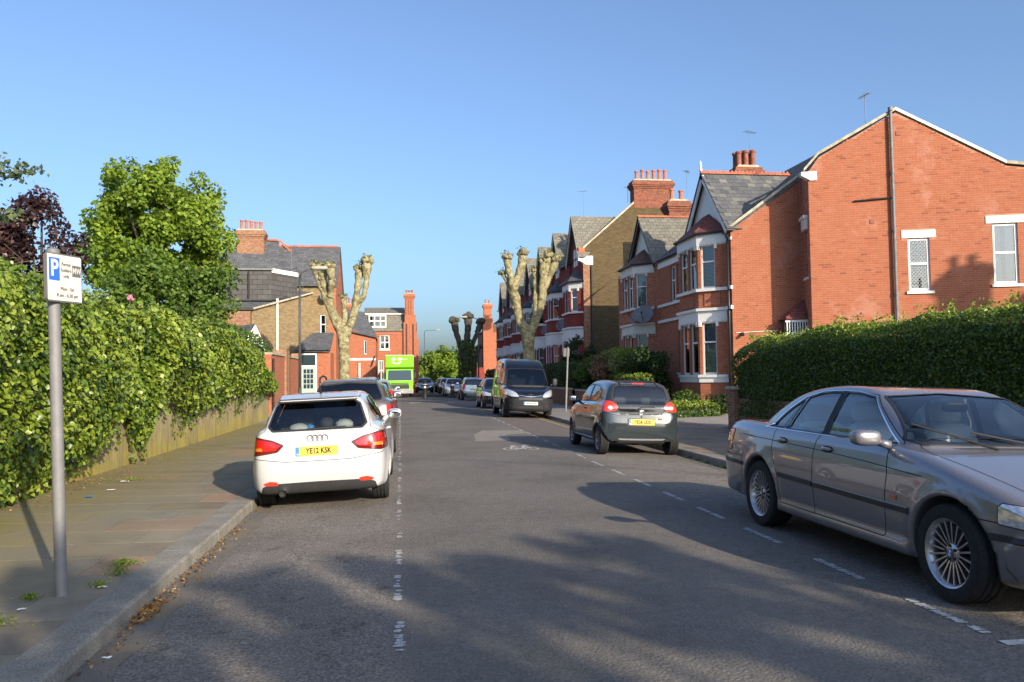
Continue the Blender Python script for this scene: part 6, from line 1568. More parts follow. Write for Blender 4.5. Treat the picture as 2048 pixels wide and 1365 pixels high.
# --- pollarded plane trees
def pollard(label, base, trunk_r, fork_z, limbs, seed, sprout='leaf_sage', bark='bark_plane', ivy=0, dense=0):
    """limbs: list of polylines [(dx, dy, z, r), ...] ending in a knuckle"""
    rng = np.random.default_rng(seed); root = empty('pollarded_tree', base, 0, label, 'tree', 'pollarded plane trees'); b = Vector(base)
    bm = bmesh.new(); me = bpy.data.meshes.new('skel'); V = [(0, 0, -.05), (.0, 0, fork_z * .25), (.02, .01, fork_z * .6), (0, 0, fork_z)]; Rr = [trunk_r * 1.25, trunk_r, trunk_r * .92, trunk_r * 1.0]; E = [(0, 1), (1, 2), (2, 3)]; tips = []
    for L in limbs:
        prev = L[0] if isinstance(L[0], int) else 3; pts = L[1:] if isinstance(L[0], int) else L
        for j, (dx, dy, z, r) in enumerate(pts):
            V.append((dx, dy, z)); Rr.append(r); E.append((prev, len(V) - 1)); prev = len(V) - 1
        tips.append((V[-1], Rr[-1]))
    me.from_pydata(V, E, []); o = bpy.data.objects.new('trunk', me); COL.objects.link(o); o.modifiers.new('s', 'SKIN'); o.data.skin_vertices[0].data[0].use_root = True
    for k, r in enumerate(Rr): q = r * float(rng.uniform(.88, 1.22)); o.data.skin_vertices[0].data[k].radius = (q, q)
    sd = o.modifiers.new('d', 'SUBSURF'); sd.levels = sd.render_levels = 3
    bpy.context.view_layer.update(); dg = bpy.context.evaluated_depsgraph_get(); m2 = bpy.data.meshes.new_from_object(o.evaluated_get(dg)); bpy.data.objects.remove(o)
    co = np.zeros(len(m2.vertices) * 3); m2.vertices.foreach_get('co', co); co = co.reshape(-1, 3); nm = np.zeros(len(m2.vertices) * 3); m2.vertices.foreach_get('normal', nm); nm = nm.reshape(-1, 3)
    w = .018 * np.sin(co[:, 2] * 6.3 + 2 * np.sin(co[:, 2] * 2.1)) + .012 * np.sin(co[:, 2] * 14 + co[:, 0] * 6) * np.sin(co[:, 1] * 9); co += nm * w[:, None]; m2.vertices.foreach_set('co', co.ravel()); m2.materials.clear(); m2.materials.append(MATS[bark]); m2.polygons.foreach_set('use_smooth', [True] * len(m2.polygons)); m2.name = 'trunk'
    link('trunk', m2, root)
    mb = MB()
    for k in range(4, len(V)):      # swollen scars along the limbs
        a = np.array(V[[e_[0] for e_ in E if e_[1] == k][0]]); c_ = np.array(V[k])
        for q in range(4):
            f = rng.uniform(.1, 1.0); p = a + (c_ - a) * f; d = rng.normal(size=3); d /= np.linalg.norm(d); r = Rr[k] * rng.uniform(.28, .48); superell(mb, tuple(p + d * Rr[k] * .72), (r, r, r * 1.1), 1.0, 8, 6)
    tag(mb.build('burrs', MATS[bark], root, smooth=True, world=False), kind='stuff')
    P, N = [], []
    for (p, r) in tips:
        p = np.array(p); mb = MB()
        for k in range(13): d = rng.normal(size=3); d[2] = abs(d[2]) * .5; d /= np.linalg.norm(d); superell(mb, tuple(p + d * r * .85), (r * rng.uniform(.42, .66),) * 3, 1.0, 8, 6)
        mb.v = [(x + .02 * math.sin(z * 40 + y * 30), y + .02 * math.sin(x * 37), z) for x, y, z in mb.v]; mb.build('knuckle', MATS[bark], root, smooth=True, world=False)
        mb = MB()
        for k in range(14):
            d = rng.normal(size=3); d[2] = abs(d[2]) + .25; d /= np.linalg.norm(d); l = rng.uniform(.06, .24); a = p + d * r * .9; e = a + d * l; mb.tube([tuple(a), tuple(e)], [.014, .005], 4); kk = 3; P.append(a + (e - a) * rng.uniform(.3, 1.1, (kk, 1)) + rng.normal(size=(kk, 3)) * .06); N.append(np.tile(d, (kk, 1)) + rng.normal(size=(kk, 3)) * .4)
        tag(mb.build('twigs', MATS['twig'], root, world=False), kind='stuff')
    foliage('sprouts', [leaves(np.vstack(P) + np.array(b), .10, np.vstack(N), .6, 4, rng, .3)], sprout, root)
    if ivy:
        n = ivy; z = rng.uniform(0, fork_z * 1.5, n); a = rng.uniform(0, 6.28, n); rr = trunk_r * 1.5 + .35 * rng.uniform(0, 1, n) * np.sin(z * 1.1 + .5) ** 2
        foliage('climbing_ivy', [leaves(np.stack([rr * np.cos(a) + b.x, rr * np.sin(a) + b.y, z], 1), .22, np.stack([np.cos(a), np.sin(a), a * 0 + .3], 1), .6, 4, rng, .6)], 'leaf_mid', root)
pollard('pollarded tree with two knobbly limbs on the left pavement', (-2.75, 40.5, .0), .31, 3.75, [
    [(-.35, 0, 4.3, .25), (-.72, .1, 5.3, .19), (-.98, .1, 6.3, .17), (-1.08, .1, 7.0, .24)], [5, (-.55, -.35, 6.2, .15), (-.62, -.4, 7.05, .22)], [4, (-1.15, .2, 6.2, .14), (-1.42, .2, 7.15, .21)],
    [(.42, 0, 4.4, .23), (.58, .1, 5.2, .18), (.70, .1, 6.2, .17), (.78, .1, 7.0, .22)], [13, (1.0, -.1, 5.6, .14), (1.12, -.1, 6.4, .15), (1.15, -.1, 7.35, .25)], [3, (.05, .4, 4.6, .16), (-.05, .7, 5.6, .13)]], 51)
pollard('pollarded tree with four tall knobbly limbs behind the black van', (6.45, 40.0, .0), .33, 3.6, [
    [(-.42, 0, 4.35, .24), (-.62, 0, 5.3, .22), (-.72, .1, 6.1, .2), (-.95, .1, 7.0, .2), (-1.02, .1, 7.55, .22)], [6, (-.30, .1, 7.0, .17), (-.18, .1, 7.75, .24)], [5, (-.95, .3, 6.3, .12), (-1.25, .3, 6.75, .13)],
    [(.40, 0, 4.3, .22), (.72, 0, 5.1, .2), (.85, 0, 5.9, .18), (1.25, .1, 6.8, .15), (1.55, .1, 7.45, .22)], [14, (.95, .1, 6.9, .15), (1.12, .1, 7.65, .2)], [14, (.72, -.2, 6.5, .14), (.80, -.2, 7.3, .17)], [13, (.45, .2, 6.0, .12), (.42, .2, 6.9, .14)]], 52)
pollard('dark ivy-clad pollarded tree far along the right pavement', (6.2, 76, -.1), .42, 3.4, [[(-.5, 0, 4.6, .32), (-.9, 0, 5.9, .26), (-1.05, 0, 6.9, .4)], [(.1, 0, 4.8, .3), (.25, 0, 6.2, .26), (.3, 0, 7.3, .42)], [(.7, 0, 4.8, .26), (1.1, 0, 5.7, .22), (1.5, 0, 6.8, .36)]], 53, 'leaf_mid', 'bark_dark', 1100)
pollard('smallest pollarded tree beyond the ivy-clad one', (8.2, 90, -.1), .3, 2.8, [[(-.35, 0, 3.8, .22), (-.6, 0, 5.0, .36)], [(.3, 0, 3.9, .22), (.7, 0, 4.8, .34)]], 54, 'leaf_mid', 'bark_dark')
# --- weeds, grass and litter by the kerb
def tuft(name, label, x, y, z, r, n, h, mat, seed, cat='weeds'):
    rng = np.random.default_rng(seed); a = rng.uniform(0, 6.28, n); q = r * np.abs(rng.normal(0, .55, n)); P = np.stack([x + q * np.cos(a), y + q * np.sin(a) * .6, z + rng.uniform(.002, h, n)], 1)
    o = foliage(name, [leaves(P, .017, np.tile((0., -.2, .8), (n, 1)), .9, 4, rng, -.4)], mat, None, None); tag(o, label, cat, 'weeds growing in the paving')
    return o
for i, (x, y, r, n, h, nm) in enumerate(((-2.22, 6.92, .17, 330, .05, 'flat weeds beside the kerb farthest behind the sign post'), (-2.16, 6.58, .10, 170, .06, 'small weed clump just behind the sign post'), (-2.17, 6.22, .08, 120, .05, 'thin weeds right of the sign post foot'), (-2.52, 5.95, .08, 110, .04, 'thin weeds left of the sign post foot'), (-2.52, 5.35, .20, 420, .045, 'bright grassy patch in front of the sign post'), (-2.44, 5.08, .07, 90, .04, 'small weed nearest the camera by the kerb'), (-1.86, 8.35, .08, 130, .06, 'weed growing in the gutter by the white car'), (-4.3, 8.9, .2, 200, .04, 'weeds at the foot of the wall under the ivy'), (-3.95, 12.6, .35, 260, .03, 'long weed strip along the wall foot'))):
    tuft('weeds', nm, x, y, (.058 if x < -1.9 else -.06) + .012 * max(0, (-x - 2.07)), r, n, h, 'leaf_gold', 80 + i)
for i in range(9): tuft('weeds', 'mossy weeds in the right gutter', 5.42, 11.3 + i * .42 + random.uniform(-.1, .1), roadz(5.42), .13, 90, .04, 'leaf_mid', 100 + i)
def leaf_litter(label, x, y, z, rx, ry, n, seed):
    rng = np.random.default_rng(seed); P = np.stack([x + rng.normal(0, rx, n), y + rng.normal(0, ry, n), z + rng.uniform(.002, .02, n)], 1); o = foliage('leaf_litter', [leaves(P, .028, np.tile((0., 0., 1.), (n, 1)), .5, 4, rng)], 'leaf_brown', None); o['label'] = label; o['category'] = 'leaf litter'
leaf_mat('leaf_brown', [(.10, .055, .025), (.24, .13, .05), (.33, .22, .10)], .1, .8, .1, (.2, .1, .03))
leaf_litter('heap of brown leaves in the gutter near the sign post', -1.74, 5.95, -.055, .035, .16, 260, 120); leaf_litter('scattered brown leaves along the left gutter', -1.72, 7.2, -.055, .05, 1.4, 330, 121); leaf_litter('dry leaf scraps along the foot of the garden wall', -4.45, 12.5, .085, .16, 2.5, 260, 122)
# ------------------------------------------------------------ vehicles
def car_root(name, x, y, rz, label, cat='car', group=None):
    o = empty(name, (x, y, roadz(x)), 0, label, cat, group)
    t = road_tilt(x)
    o.rotation_euler = (0, t if math.cos(rz) > 0 else -t, rz)
    return o

def split_x(d):
    V, T, N = d; out = []
    cx = V[T].mean(1)[:, 0]
    for sel in (cx > 0, cx <= 0):
        t = T[sel]
        if len(t): u, inv = np.unique(t, return_inverse=True); out.append((V[u], inv.reshape(-1, 3), N[u]))
    return out

def carve(root, sh, h, cuts, body_mat, seal=None, gaps=(), lin=None, body='body', sealw=.016, gapw=.007):
    """cuts: (part name, mask fn(V, N), material, offset, pair, sealed)"""
    d = sh.mesh(h); full = d
    for (nm, fn, mt, off, pair, sl) in cuts:
        V, T, N = d; m = fn(V, N)
        if sl and seal:
            segs = contour(V, T, N, m)
        i, d = cut(V, T, N, m)
        for q in (split_x(i) if pair else [i]):
            if len(q[1]): o = shell(nm, q, mt, root, off)
        if sl and seal:
            for part in (([q for q in segs if q[0][0] > 0], [q for q in segs if q[0][0] <= 0]) if pair else (segs,)):
                ribbon('window_seal' if 'window' in nm or 'screen' in nm else 'lamp_trim', part, sealw if sl is True else sl, .0015, seal, root, .004)
    shell(body, d, body_mat, root)
    segs = []
    for fn in gaps: segs += contour(*full, fn(full[0], full[2]))
    if segs: ribbon('panel_gap', segs, gapw, .0012, MATS['gap'], root)
    if lin: lining('interior_lining', d, root, lin[0], lin[1])
    return full

def car_materials():
    simple('tyre', (.022, .022, .023), .85, vary=.3, vscale=30, spec=.3)
    simple('car_dark', (.018, .018, .02), .6)
    simple('car_trim', (.025, .025, .027), .55, vary=.2, vscale=20)
    simple('gap', (.008, .008, .008), .8)
    simple('interior_dark', (.03, .031, .034), .7)
    simple('seat_dark', (.025, .026, .03), .8)
    simple('seat_grey', (.60, .62, .60), .6)
    simple('interior_grey', (.36, .37, .36), .7)
    simple('chrome', (.75, .76, .78), .12, 1.0)
    simple('alloy', (.52, .52, .54), .32, 1.0, vary=.12, vscale=30)
    simple('alloy_dark', (.25, .25, .27), .4, 1.0, vary=.15, vscale=30)
    simple('plate_yellow', (.80, .58, .08), .35)
    simple('plate_white', (.72, .72, .70), .35)
    simple('plate_blue', (.05, .22, .55), .4)
    simple('black_print', (.012, .012, .012), .5)
    simple('lamp_red', (.50, .012, .010), .12, coat=1.0, vary=.25, vscale=25)
    simple('lamp_dark_red', (.16, .006, .006), .12, coat=1.0)
    simple('lamp_bright', (.75, .04, .02), .15, coat=1.0)
    simple('lamp_amber', (.70, .22, .02), .15, coat=1.0)
    simple('lamp_orange', (.45, .10, .01), .3, coat=1.0)
    simple('lamp_clear', (.70, .72, .75), .10, .6, coat=1.0, vary=.35, vscale=30)
    simple('mirror_silver', (.8, .82, .84), .03, 1.0)
    glass_mat('car_glass', (.74, .80, .80), base=.05)
    glass_mat('car_glass_clear', (.88, .94, .93), base=.07)
    glass_mat('car_glass_dark', (.34, .40, .42), base=.05)
    paint('paint_white', (.53, .535, .545), 0, .3, dirt=.18)
    paint('paint_bronze', (.235, .228, .25), .55, .34, .08, dirt=.35)
    paint('paint_graphite', (.024, .032, .038), .0, .12, 0, dirt=.05, coat=.8)
    paint('paint_black', (.006, .007, .011), .0, .12, dirt=.03, coat=.6)
    paint('paint_mink', (.15, .135, .13), .5, .36, .05)
    paint('paint_slate', (.10, .115, .135), .5, .33)
    paint('paint_silver', (.44, .46, .48), .6, .35)
    paint('paint_pale_blue', (.34, .42, .45), .55, .35)
    paint('paint_navy', (.02, .035, .06), .3, .33)
    paint('paint_maroon', (.06, .02, .022), .3, .35)
    paint('paint_lime', (.24, .68, .02), 0, .35)
    simple('bumper_grey', (.024, .025, .027), .75, vary=.2, vscale=12, spec=.15)
car_materials()
WM = {'rim': MATS['alloy'], 'tyre': MATS['tyre'], 'dark': MATS['car_dark'], 'cap': MATS['alloy_dark']}
WMD = {'rim': MATS['alloy_dark'], 'tyre': MATS['tyre'], 'dark': MATS['car_dark'], 'cap': MATS['alloy_dark']}
def rearm(P, ymax): return lambda V, N: np.maximum(poly_mask(P, np.abs(V[:, 0]), V[:, 2]), V[:, 1] - ymax)
def frontm(P, ymin): return lambda V, N: np.maximum(poly_mask(P, np.abs(V[:, 0]), V[:, 2]), ymin - V[:, 1])
def sidem(P): return lambda V, N: np.maximum(poly_mask(P, V[:, 1], V[:, 2]), .25 - np.abs(V[:, 0]))
def topm(P, zmin): return lambda V, N: np.maximum(poly_mask(P, np.abs(V[:, 0]), V[:, 1]), zmin - V[:, 2])

# ---- white three-door hatchback
HATCH = dict(
    side=[(-1.86, .20), (-1.93, .23), (-1.975, .40), (-1.985, .57), (-1.955, .635), (-1.945, .80), (-1.915, .91), (-1.86, .985), (-1.70, 1.02), (.55, .985), (.95, .945), (1.35, .86), (1.7, .74), (1.90, .62), (1.97, .46), (1.95, .28), (1.85, .20)],
    gside=[(-1.87, .88), (-1.875, .96), (-1.62, 1.33), (-1.56, 1.372), (-1.0, 1.405), (-.35, 1.415), (.05, 1.395), (.35, 1.33), (1.05, .93), (1.0, .8), (-1.8, .8)],
    plan=[(-1.99, .42), (-1.965, .66), (-1.86, .80), (-1.6, .855), (-1.2, .87), (0, .865), (1.2, .865), (1.6, .82), (1.85, .70), (1.98, .42)],
    gplan=[(-1.95, .48), (-1.88, .66), (-1.5, .735), (-.8, .76), (0, .76), (.6, .74), (1.1, .64)],
    inset=[(.15, .06), (.3, .02), (.5, 0), (.7, .005), (.88, .03), (1.0, .07), (1.1, .13)],
    ginset=[(.9, 0), (1.0, .014), (1.2, .10), (1.42, .235)])
def hatch_extra(s, X, y, z):
    return smax(poly_sdf(np.array([(-1.735, 1.318), (-1.735, 1.338), (-1.35, 1.408), (-1.2, 1.37)]), y, z), X - .53, .05)
def white_hatchback():
    root = car_root('white_hatchback', -.94, 11.85, R_(-.6), 'white three-door hatchback parked at the kerb beside the ivy-covered wall')
    AX = [(-1.262, .302), (1.2, .302)]
    sh = Shape(**HATCH, axles=AX, arch=.345, arch_in=.52, k=(.10, .11, .035), extra=[(hatch_extra, .02)])
    red = [(.415, .805), (.56, .868), (.76, .912), (.90, .905), (.90, .70), (.78, .69), (.50, .725)]
    inner = [(.465, .803), (.56, .850), (.76, .890), (.835, .885), (.835, .745), (.62, .745), (.52, .748)]
    amber = [(.67, .750), (.70, .782), (.80, .782), (.81, .74)]
    cuts = [
        ('rear_window', rearm([(-.1, .975), (.555, .975), (.612, 1.03), (.53, 1.27), (.47, 1.305), (-.1, 1.318)], -1.3), MATS['car_glass'], -.004, False, .03),
        ('windscreen', frontm([(-.1, .98), (.62, .98), (.68, 1.0), (.55, 1.31), (-.1, 1.345)], .1), MATS['car_glass'], -.004, False, True),
        ('side_window', sidem([(.80, .985), (.34, 1.285), (-.05, 1.325), (-.36, 1.335), (-.36, .995)]), MATS['car_glass'], -.004, True, True),
        ('rear_side_window', sidem([(-.42, .995), (-.42, 1.333), (-1.0, 1.315), (-1.34, 1.24), (-1.42, 1.15), (-1.1, 1.0)]), MATS['car_glass_dark'], -.004, True, True),
        ('indicator_lens', rearm(amber, -1.45), MATS['lamp_amber'], .003, True, False),
        ('tail_lamp', rearm(inner, -1.45), MATS['lamp_red'], .003, True, False),
        ('tail_lamp_surround', rearm(red, -1.45), MATS['lamp_dark_red'], .002, True, .008),
        ('rear_reflector', rearm([(.50, .325), (.50, .365), (.60, .378), (.69, .35), (.67, .325)], -1.5), MATS['lamp_bright'], .003, True, False),
        ('rear_diffuser', rearm([(-.1, .16), (-.1, .352), (.60, .345), (.70, .305), (.74, .16)], -1.55), MATS['car_trim'], 0, False, False),
        ('headlamp', frontm([(.40, .60), (.42, .70), (.80, .78), (.85, .66)], 1.2), MATS['lamp_clear'], .002, True, .01),
    ]
    gaps = [rearm([(-.1, .60), (.40, .603), (.80, .655), (.83, .69), (.80, .91), (.66, .98), (.6, 1.35), (-.1, 1.37)], -1.4),
            sidem([(.92, .30), (.95, .80), (.78, 1.02), (.32, 1.32), (-.40, 1.36), (-.45, .9), (-.40, .35), (-.2, .27)]),
            sidem([(-1.55, .76), (-1.55, .90), (-1.40, .90), (-1.40, .76)])]
    carve(root, sh, .024, cuts, MATS['paint_white'], MATS['car_trim'], gaps, (MATS['interior_dark'], .55)); root.scale = (.955, 1, .985)
    # spoiler underside, third brake lamp, wiper, antenna
    stroke('brake_lamp', sh, [(-.22, 1.326), (.22, 1.326)], .018, .004, MATS['lamp_red'], root, axis='r', thick=.012)
    mb = MB(); Y = float(sh.hity(.1, .985)[0]); mb.tube([(.02, Y - .02, .972), (-.12, Y - .02, .985), (.36, Y + .005, .997)][1:], [.012, .006], 6); mb.tube([(-.05, Y + .01, .965), (-.05, Y - .03, .99)], .02, 8)
    mb.build('rear_wiper', MATS['car_dark'], root, world=False)
    mb = MB(); zt = float(sh.hitz(0., -1.35)[0]); mb.tube([(0, -1.33, zt), (0, -1.36, zt + .03), (0, -1.60, zt + .17)], [.02, .012, .003], 7); mb.build('roof_antenna', MATS['car_dark'], root, world=False)
    # four interlocked rings
    for k in range(4):
        x = (-.09 + .06 * k); y = float(sh.hity(abs(x), .872)[0]); mb = MB()
        mb.tube([(x + .039 * math.cos(a), y - .006, .872 + .039 * math.sin(a)) for a in [2 * math.pi * i / 20 for i in range(21)]], .0058, 6, cap=False)
        mb.build('badge_ring', MATS['lead'], root, smooth=True, world=False)
    y = float(sh.hity(.0, .72)[0]); plate(root, 'YE12 KSK', (-.01, y - .008, .722), (R_(87), 0, 0), False)
    mb = MB(); mb.lathe([(.043, -.02), (.043, .13), (.036, .13), (.036, 0.0)], (-.44, -1.99, .235), 'y', 18, close=True); mb.build('exhaust_pipe', MATS['chrome'], root, smooth=True, world=False, auto=40)
    mb = MB(); mb.lathe([(.036, .02), (.03, .03)], (-.44, -1.99, .235), 'y', 16); mb.build('exhaust_bore', MATS['gap'], root, world=False)
    for sg in (1, -1): mirror(root, (sg * .93, .50, 1.02), (.105, .075, .072), (MATS['paint_white'], MATS['mirror_silver']), sg)
    mb = MB()
    for sg in (1, -1):
        x = float(sh.hitx(-.28, .86)[0]) + .012; mb.tube([(sg * (x - .01), -.20, .86), (sg * (x + .018), -.23, .86), (sg * (x + .018), -.36, .862), (sg * (x - .01), -.40, .862)], .014, 7)
    mb.build('door_handle', MATS['paint_white'], root, smooth=True, world=False)
    seats(root, (.1,), MATS['seat_dark']); cabin(root, sh, None, .42, (MATS['interior_dark'], MATS['car_dark']), .36, -1.5, .9, .72, .66)
    mb = MB(); mb.box(-.6, .6, -.98, -.80, .45, .96); superell(mb, (-.3, -.9, 1.05), (.14, .05, .08), .5); superell(mb, (.3, -.9, 1.05), (.14, .05, .08), .5); mb.build('rear_seat_back', MATS['seat_dark'], root, world=False)
    mb = MB(); mb.box(-.58, .58, -1.75, -1.0, .90, .93); mb.build('parcel_shelf', MATS['interior_dark'], root, world=False)
    for (x, y_, z, r, mt) in ((.30, -1.42, .985, (.13, .10, .075), 'interior_grey'), (-.30, -1.42, .975, (.13, .10, .06), 'interior_grey'), (.06, -1.35, 1.0, (.10, .09, .09), 'seat_dark'), (-.15, -1.4, .965, (.06, .05, .05), 'plate_blue')):
        mb = MB(); superell(mb, (x, y_, z), r, .9, 12, 8)
        mb.v = [(a + random.uniform(-.012, .012), b + random.uniform(-.012, .012), c + random.uniform(-.01, .01)) for a, b, c in mb.v]
        mb.build('bag_on_shelf', MATS[mt], root, smooth=True, world=False)
    put_wheels(root, make_wheel(.302, .205, .205, 10, WM, 'five'), AX, .735)
white_hatchback()

# ---- bronze-grey saloon
SALOON = dict(
    side=[(-2.20, .24), (-2.33, .28), (-2.385, .46), (-2.40, .60), (-2.36, .68), (-2.34, .90), (-2.27, 1.0), (-2.10, 1.035), (-1.6, 1.03), (.4, .99), (.95, .985), (1.35, .925), (1.9, .80), (2.22, .70), (2.33, .62), (2.385, .50), (2.37, .34), (2.25, .21), (2.0, .19), (-2.0, .20)],
    gside=[(-1.75, .90), (-1.72, 1.01), (-1.30, 1.22), (-.98, 1.36), (-.55, 1.425), (-.1, 1.435), (.22, 1.405), (.55, 1.28), (1.12, .97), (1.0, .8), (-1.7, .8)],
    plan=[(-2.40, .50), (-2.37, .72), (-2.22, .84), (-1.8, .885), (-1.2, .90), (0, .90), (1.2, .90), (1.8, .875), (2.15, .80), (2.33, .66), (2.39, .40)],
    gplan=[(-1.8, .60), (-1.5, .70), (-1.0, .755), (-.3, .775), (.4, .765), (.9, .71), (1.15, .62)],
    inset=[(.15, .07), (.3, .035), (.45, .015), (.62, 0), (.78, .008), (.90, .035), (1.0, .075), (1.1, .14)],
    ginset=[(.9, 0), (1.0, .01), (1.2, .085), (1.44, .20)])
_TB = {}
def tbl(k, P):
    if k not in _TB: _TB[k] = Table(P)
    return _TB[k]
def bmw_extra(s, X, y, z):      # bumpers stand proud, sill skirt
    a = smax(tbl('fb', chaikin([(2.0, .26), (2.0, .52), (2.35, .535), (2.415, .50), (2.41, .30), (2.3, .19)], 1))(y, z), s.tplan(X, y) - .02 + s.inset(z) * .6, .05)
    b = smax(tbl('rb', chaikin([(-1.75, .60), (-2.39, .62), (-2.43, .56), (-2.42, .36), (-2.3, .24), (-1.75, .26)], 1))(y, z), s.tplan(X, y) - .015 + s.inset(z) * .6, .05)
    c = smax(poly_sdf(np.array([(-.93, .21), (-.93, .315), (1.15, .315), (1.15, .21)]), y, z), np.abs(X - .83) - .055, .03)
    return np.minimum(np.minimum(a, b), c)
def bronze_saloon():
    root = car_root('bronze_saloon', 4.49, 6.52, math.pi, 'bronze grey four-door saloon cut off by the right edge of the photo')
    AX = [(-1.26, .325), (1.565, .325)]
    sh = Shape(**SALOON, axles=AX, arch=.375, arch_in=.55, k=(.085, .10, .03), extra=[(bmw_extra, .02)], flare=.016)
    cuts = [
        ('windscreen', frontm([(-.1, 1.00), (.64, 1.00), (.70, 1.03), (.55, 1.35), (-.1, 1.385)], .15), MATS['car_glass_clear'], -.004, False, .022),
        ('rear_window', rearm([(-.1, 1.05), (.60, 1.05), (.63, 1.08), (.52, 1.335), (-.1, 1.36)], -.9), MATS['car_glass_clear'], -.004, False, True),
        ('side_window', sidem([(.80, .995), (.76, 1.02), (.30, 1.335), (.08, 1.365), (-.10, 1.370), (-.16, .998)]), MATS['car_glass_clear'], -.004, True, .012),
        ('rear_side_window', sidem([(-.24, .998), (-.19, 1.370), (-.45, 1.362), (-.73, 1.31), (-.90, 1.005)]), MATS['car_glass_clear'], -.004, True, .012),
        ('quarter_window', sidem([(-.94, 1.005), (-.78, 1.295), (-1.0, 1.19), (-1.20, 1.06), (-1.24, 1.01)]), MATS['car_glass_clear'], -.004, True, .012),
        ('door_pillar', sidem([(-.16, .985), (-.10, 1.385), (-.19, 1.385), (-.24, .985)]), MATS['car_dark'], .001, True, False),
        ('headlamp', frontm([(.36, .565), (.36, .665), (.60, .70), (.90, .725), (.90, .60), (.70, .565)], 1.97), MATS['lamp_clear'], .004, True, .012),
        ('grille', frontm([(.03, .52), (.03, .66), (.28, .665), (.30, .55), (.2, .52)], 1.9), MATS['car_dark'], .0, True, .02),
        ('lower_grille', frontm([(-.1, .24), (-.1, .36), (.45, .36), (.5, .24)], 2.1), MATS['car_dark'], 0, False, False),
        ('tail_lamp', rearm([(.40, .72), (.40, .93), (.90, .93), (.90, .70)], -2.0), MATS['lamp_red'], .002, True, .01),
    ]
    gaps = [sidem([(.86, .30), (.90, .78), (.84, 1.01), (.30, 1.36), (-.15, 1.392), (-.20, .9), (-.18, .30)]),
            sidem([(-.18, .30), (-.20, .9), (-.15, 1.392), (-.76, 1.33), (-1.02, 1.02), (-1.0, .80), (-.86, .56), (-.82, .30)]),
            topm([(-.1, .95), (.66, .97), (.72, 1.2), (.62, 2.02), (.45, 2.2), (-.1, 2.25)], .60),
            topm([(-.1, -1.70), (.62, -1.72), (.70, -1.9), (.70, -2.3), (-.1, -2.33)], .80),
            sidem([(1.78, .20), (1.82, .60), (2.6, .575), (2.6, .1)]), sidem([(-1.66, .2), (-1.70, .66), (-2.6, .66), (-2.6, .1)])]
    carve(root, sh, .024, cuts, MATS['paint_bronze'], MATS['car_trim'], gaps, (MATS['interior_grey'], .60), gapw=.008)
    # bright window surround, rub strips, painted crease shade
    for sd in (1, -1):
        stroke('window_moulding', sh, [(.80, .99), (.30, 1.347), (.06, 1.380), (-.20, 1.386), (-.50, 1.374), (-.78, 1.318), (-1.06, 1.185), (-1.24, 1.06), (-1.29, 1.0)], .016, .002, MATS['chrome'], root, side=sd, thick=.006)
        stroke('window_moulding', sh, [(.80, .984), (.1, .984), (-.8, .989), (-1.29, .995)], .014, .002, MATS['chrome'], root, side=sd, thick=.006)
        stroke('rub_strip', sh, [(1.16, .535), (.5, .543), (-.17, .552)], .05, .002, MATS['car_trim'], root, side=sd, thick=.012)
        stroke('rub_strip', sh, [(-.20, .553), (-.84, .562)], .05, .002, MATS['car_trim'], root, side=sd, thick=.012)
        stroke('rub_strip_chrome', sh, [(1.16, .560), (.5, .568), (-.17, .577)], .008, .012, MATS['steel_trim'], root, side=sd, thick=.013)
        stroke('crease_shade', sh, [(1.30, .80), (.6, .838), (0, .858), (-.8, .875), (-1.75, .893)], .007, .0012, MATS['gap'], root, side=sd)  # black strip painted in for the shade along a body crease
        stroke('bumper_strip', sh, [(1.92, .505), (2.10, .505), (2.22, .505)], .045, .002, MATS['car_trim'], root, side=sd, thick=.012)
        stroke('bumper_strip', sh, [(-1.68, .585), (-2.0, .59), (-2.2, .59)], .045, .002, MATS['car_trim'], root, side=sd, thick=.012)
        stroke('indicator', sh, [(.955, .615), (1.03, .613)], .034, .002, MATS['lamp_orange'], root, side=sd, thick=.008)
        for yy, zz in ((.02, .872), (-.80, .886)):
            x = float(sh.hitx(yy, zz)[0]); mb = MB(); superell(mb, (sd * (x - .004), yy, zz), (.012, .085, .036), .75, 14, 8); hd = mb.build('handle_recess', MATS['gap'], root, smooth=True, world=False)
            mb = MB(); superell(mb, (sd * (x + .012), yy + .005, zz + .01), (.012, .08, .016), .7, 14, 6); mb.build('door_handle', MATS['paint_bronze'], root, smooth=True, world=False)
        mirror(root, (sd * 1.00, .80, 1.035), (.115, .07, .062), (MATS['paint_bronze'], MATS['mirror_silver']), sd)
    stroke('bumper_strip', sh, [(-.6, .50), (0, .50), (.6, .50)], .045, .002, MATS['car_trim'], root, axis='f', thick=.012)
    # wipers
    mb = MB()
    for a, b in (((-.42, 1.10), (.20, .92)), ((.10, 1.08), (.62, .80))):
        z0, z1 = float(sh.hitz(abs(a[0]), a[1])[0]), float(sh.hitz(abs(b[0]), b[1])[0]); mb.tube([(a[0], a[1], z0 + .012), (b[0], b[1], z1 + .016)], .008, 6)
    mb.build('windscreen_wipers', MATS['car_dark'], root, world=False)
    seats(root, (.12,), MATS['seat_grey'], .26, .38, top=1.06); seats(root, (-.78,), MATS['seat_grey'], .28, .36, top=1.02)
    cabin(root, sh, None, .42, (MATS['interior_dark'], MATS['car_dark']), .38, -1.5, 1.0, .80, .70, zd=.98)
    mb = MB(); superell(mb, (0, .46, 1.27), (.12, .025, .04), .6); mb.build('rear_view_mirror', MATS['car_dark'], root, smooth=True, world=False)
    mb = MB(); mb.box(-.68, .68, -1.65, -1.1, .96, .99); mb.build('parcel_shelf', MATS['interior_grey'], root, world=False)
    W = make_wheel(.325, .225, .225, 20, WM, 'multi', 48)
    put_wheels(root, W, AX, .775)
